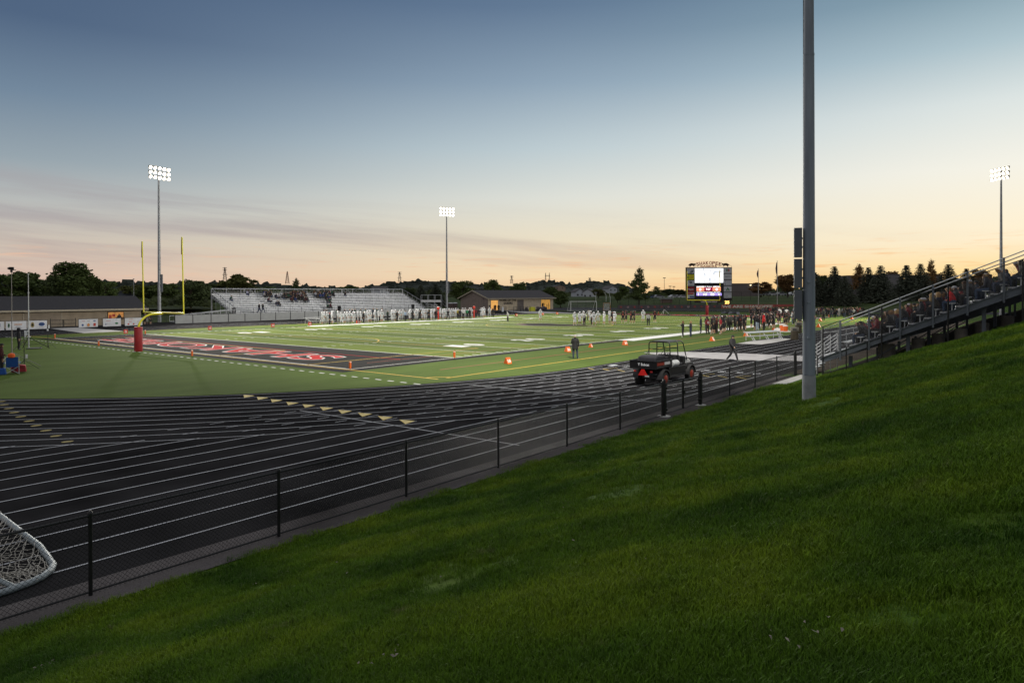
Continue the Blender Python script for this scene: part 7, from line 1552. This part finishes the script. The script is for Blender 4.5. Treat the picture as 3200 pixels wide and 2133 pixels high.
tripod_mast(90, 1090, 6.3, M_wm, 'tall white mast on a black tripod beside the hooded person', 1.5, 1.0, .042, None, M_blkp)
p = G(90, 1090); MB()
o = MB().lathe([(.05, .98), (.16, 1.0), (.16, 1.04), (.05, 1.06)], n=12).box((-.16, 0, 1.25), (.16, .14, .12)).box((.03, -.05, 1.5), (.14, .12, .16)).box((-.20, -.2, 1.15), (.06, .1, .38)).build('equipment_clamp', M_wm, None, (p.x, p.y, 0)); tag(o, 'white receiver boxes and clamp fixed on the white mast', 'equipment')
tripod_mast(150, 1088, 1.95, M_blkp, 'thin black light stand with small white units right of the white mast', .7, .65, .022, None)
p = G(150, 1088); o = MB().box((.05, .05, 1.85), (.1, .1, .28)).box((0, -.02, 1.58), (.12, .1, .16)).build('sensor_unit', M_ban, None, (p.x, p.y, 0)); tag(o, 'pair of small white sensor units on the right thin stand', 'sensor')
tripod_mast(76, 1156, 2.2, M_blkp, 'thin black light stand with a white unit, right of the blue folding chair', .75, .6, .020, None)
p = G(76, 1156); o = MB().box((.06, .1, .84), (.1, .1, .22)).box((.05, .06, 2.25), (.08, .12, .30)).build('sensor_unit', M_ban, None, (p.x, p.y, 0)); tag(o, 'white sensor units on the thin stand beside the blue chair', 'sensor')
p = G(107, 1089); o = MB().lathe([(.05, 0), (.55, 0), (.58, .04), (.50, .07), (.4, .04), (.05, .04)], n=24).build('cable_reel', M_dark, None, (p.x, p.y, .01), smooth=True); tag(o, 'flat round black cable bundle on the turf at the foot of the white mast', 'cable')
p = G(38, 1168); t = thing('folding_chair', 'blue folding camp chair with white frame seen from behind at the left', 'chair', (p.x, p.y, .01), headto(CAM, p)); M_cb = mat('chair_blue', (.015, .08, .32), .7, 0, .15, 5, bump=.4, bscale=6)
MB().ext([(.22, .42), (.26, .42), (.36, .98), (.32, .98)], -.28, .28, axis='X').build('backrest', M_cb, t); MB().bx(-.28, .28, -.25, .24, .40, .44).build('seat', M_cb, t)
mb = MB()
for x in (-.32, .32): mb.tube((x, .34, 1.0), (x, .24, .02), .018, n=6); mb.tube((x, -.3, .02), (x, .26, .45), .016, n=6); mb.tube((x, -.3, .45), (x, .26, .02), .016, n=6); mb.tube((x, -.32, .66), (x, .3, .66), .02, n=6); mb.tube((x, -.3, .02), (x, -.32, .66), .016, n=6)
mb.tube((-.32, .26, .02), (.32, .24, .45), .014, n=6); mb.tube((.32, .26, .02), (-.32, .24, .45), .014, n=6); mb.build('frame', M_wm, t, smooth=True)
for x in (-.34, .34): MB().bx(x-.06, x+.06, -.3, .28, .62, .66).build('armrest', M_cb, t)
q = Vector((p.x, p.y, 0)); h_ = t.rotation_euler.z; mv = lambda x, y, z: q+Matrix.Rotation(h_, 3, 'Z') @ Vector((x, y, z))
o = MB().lathe([(.05, -.10), (.16, -.08), (.19, .02), (.15, .12), (.04, .17)], n=12).build('knit_hat', mat('hat_orange', (.75, .12, .02), .8), None, mv(.03, .28, 1.06), smooth=True); tag(o, 'bright orange knit hat resting on top of the blue chair', 'hat')
o = MB().ext([(-.35, 0), (.4, 0), (.45, .25), (.1, .45), (-.3, .4)], -.2, .2).build('equipment_bag', mat('bag_red', (.35, .03, .04), .7, 0, .5, 4), None, mv(-.35, -.5, .05), h_, bevel=.06); tag(o, 'red and black equipment bag on the turf in front of the blue chair', 'bag')
o = MB().ext([(-.3, 0), (.3, 0), (.32, .35), (-.25, .4)], -.25, .25).build('equipment_bag', M_cb, None, mv(.55, .1, .0), h_, bevel=.06); tag(o, 'blue soft bag left of the blue folding chair', 'bag')
# tripod camera behind the far end line
p = DP(2076, 150); t = thing('tripod', 'tripod with white legs and a dark camera behind the far end line', 'tripod', (p.x, p.y, 0), .4)
for k in range(3): a = 2*PI*k/3+.3; MB().tube((0, 0, 1.0), (1.0*math.cos(a), 1.0*math.sin(a), 0), .035, n=6).build('leg', M_wht, t)
MB().tube((0, 0, .1), (0, 0, 1.25), .06, n=6).bx(-.18, .18, -.2, .2, 1.2, 1.55).build('camera', M_dark, t)
# home side bench table, coolers, bins
a = G(*zz(1330, 622)); b_ = G(*zz(1790, 590)); d = (b_-a); Ld = d.length
t = thing('team_bench', 'long white folding team bench with slanted back on the concrete pad', 'bench', (a.x, a.y, .03), math.atan2(d.y, d.x))
MB().bx(-.2, Ld+.2, .05, .45, .42, .47).build('seat', M_alu, t); MB().ext([(.35, .72), (.9, .80), (.9, .84), (.35, .77)], -.2, Ld+.2, axis='X').build('table_top', M_alu, t)
for x in (.2, Ld/2, Ld-.2):
    mb = MB(); mb.tube((x, 0, 0), (x, .5, .75), .03, n=6); mb.tube((x, .85, 0), (x, .85, .8), .03, n=6); mb.tube((x, -.2, 0), (x, .1, .43), .03, n=6); mb.tube((x, .1, .4), (x, .85, .4), .02, n=6); mb.build('leg', M_wm, t)
p = G(*zz(1850, 583)); t = thing('folding_table', 'small white folding table holding the orange drink coolers', 'table', (p.x, p.y, .02), .5)
MB().bx(-.75, .75, -.4, .4, .70, .75).build('table_top', M_wht, t)
for x in (-.65, .65):
    for y in (-.3, .3): MB().tube((x, y, 0), (x*.95, y, .7), .025, n=6).build('leg', M_wm, t)
for i, (dx, dy) in enumerate(((-.05, -.12), (-.42, .2))):
    t = thing('drink_cooler', ['orange drink cooler with white lid in front on the folding table', 'taller orange and white drink cooler behind the front one'][i], 'cooler', (p.x+dx, p.y+dy, .775), 0, 'orange drink coolers'); s = 1.0+.18*i
    MB().lathe([(.20*s, 0), (.235*s, .04), (.24*s, .46*s), (.22*s, .48*s)], n=18).build('body', M_or, t, smooth=True); MB().lathe([(.25*s, .48*s), (.255*s, .55*s), (.1, .60*s)], n=18).build('lid', mat('lid_white', (.7, .62, .58), .5), t, smooth=True); MB().bx(.22*s, .29*s, -.03, .03, .05, .12).build('tap', M_wht, t)
o = MB().ext([(-.3, 0), (.35, .0), (.3, .22), (0, .3), (-.25, .18)], -.2, .2).build('towel_pile', M_wht, None, (p.x-.9, p.y+.1, .78), .3, bevel=.05); tag(o, 'heap of white towels and red jugs left of the drink coolers', 'towels')
q = G(*zz(1975, 590)); M_bin = mat('bin_brown', (.055, .045, .03), .8, 0, .15, 6)
for i, (px, py) in enumerate((zz(1975, 594), zz(2035, 490))):
    g_ = G(px, py); t = thing('trash_can', ['brown barrel shaped trash can left of the tall pole, nearer one', 'brown trash can behind the nearer one, half hidden by the tall pole'][i], 'trash can', (g_.x, g_.y, .01), .3, 'brown trash cans')
    MB().lathe([(.34, 0), (.36, .04), (.36, .82), (.38, .85)], n=4+14).build('barrel', M_bin, t, smooth=True); MB().lathe([(.38, .85), (.39, 1.12), (.36, 1.2), (.1, 1.22)], n=18).build('lid', mat('bin_lid', (.12, .11, .09), .7), t, smooth=True); MB().bx(-.18, .18, -.41, -.36, .9, 1.08).build('opening', M_dark, t)
# band gear and small items at the far left corner of the crowd
for i in range(5):
    p = DP(2262+i*11, 150-i); o = MB().ext([(-.6, 0), (.6, 0), (.5, .3), (.1, .5), (-.4, .35)], -.3, .3).build('instrument_case', M_dark if i % 2 else M_gy, None, (p.x, p.y, 0), i*.5, bevel=.05); tag(o, 'instrument case lying on the track left of the band', 'case', 'instrument cases left of the band')
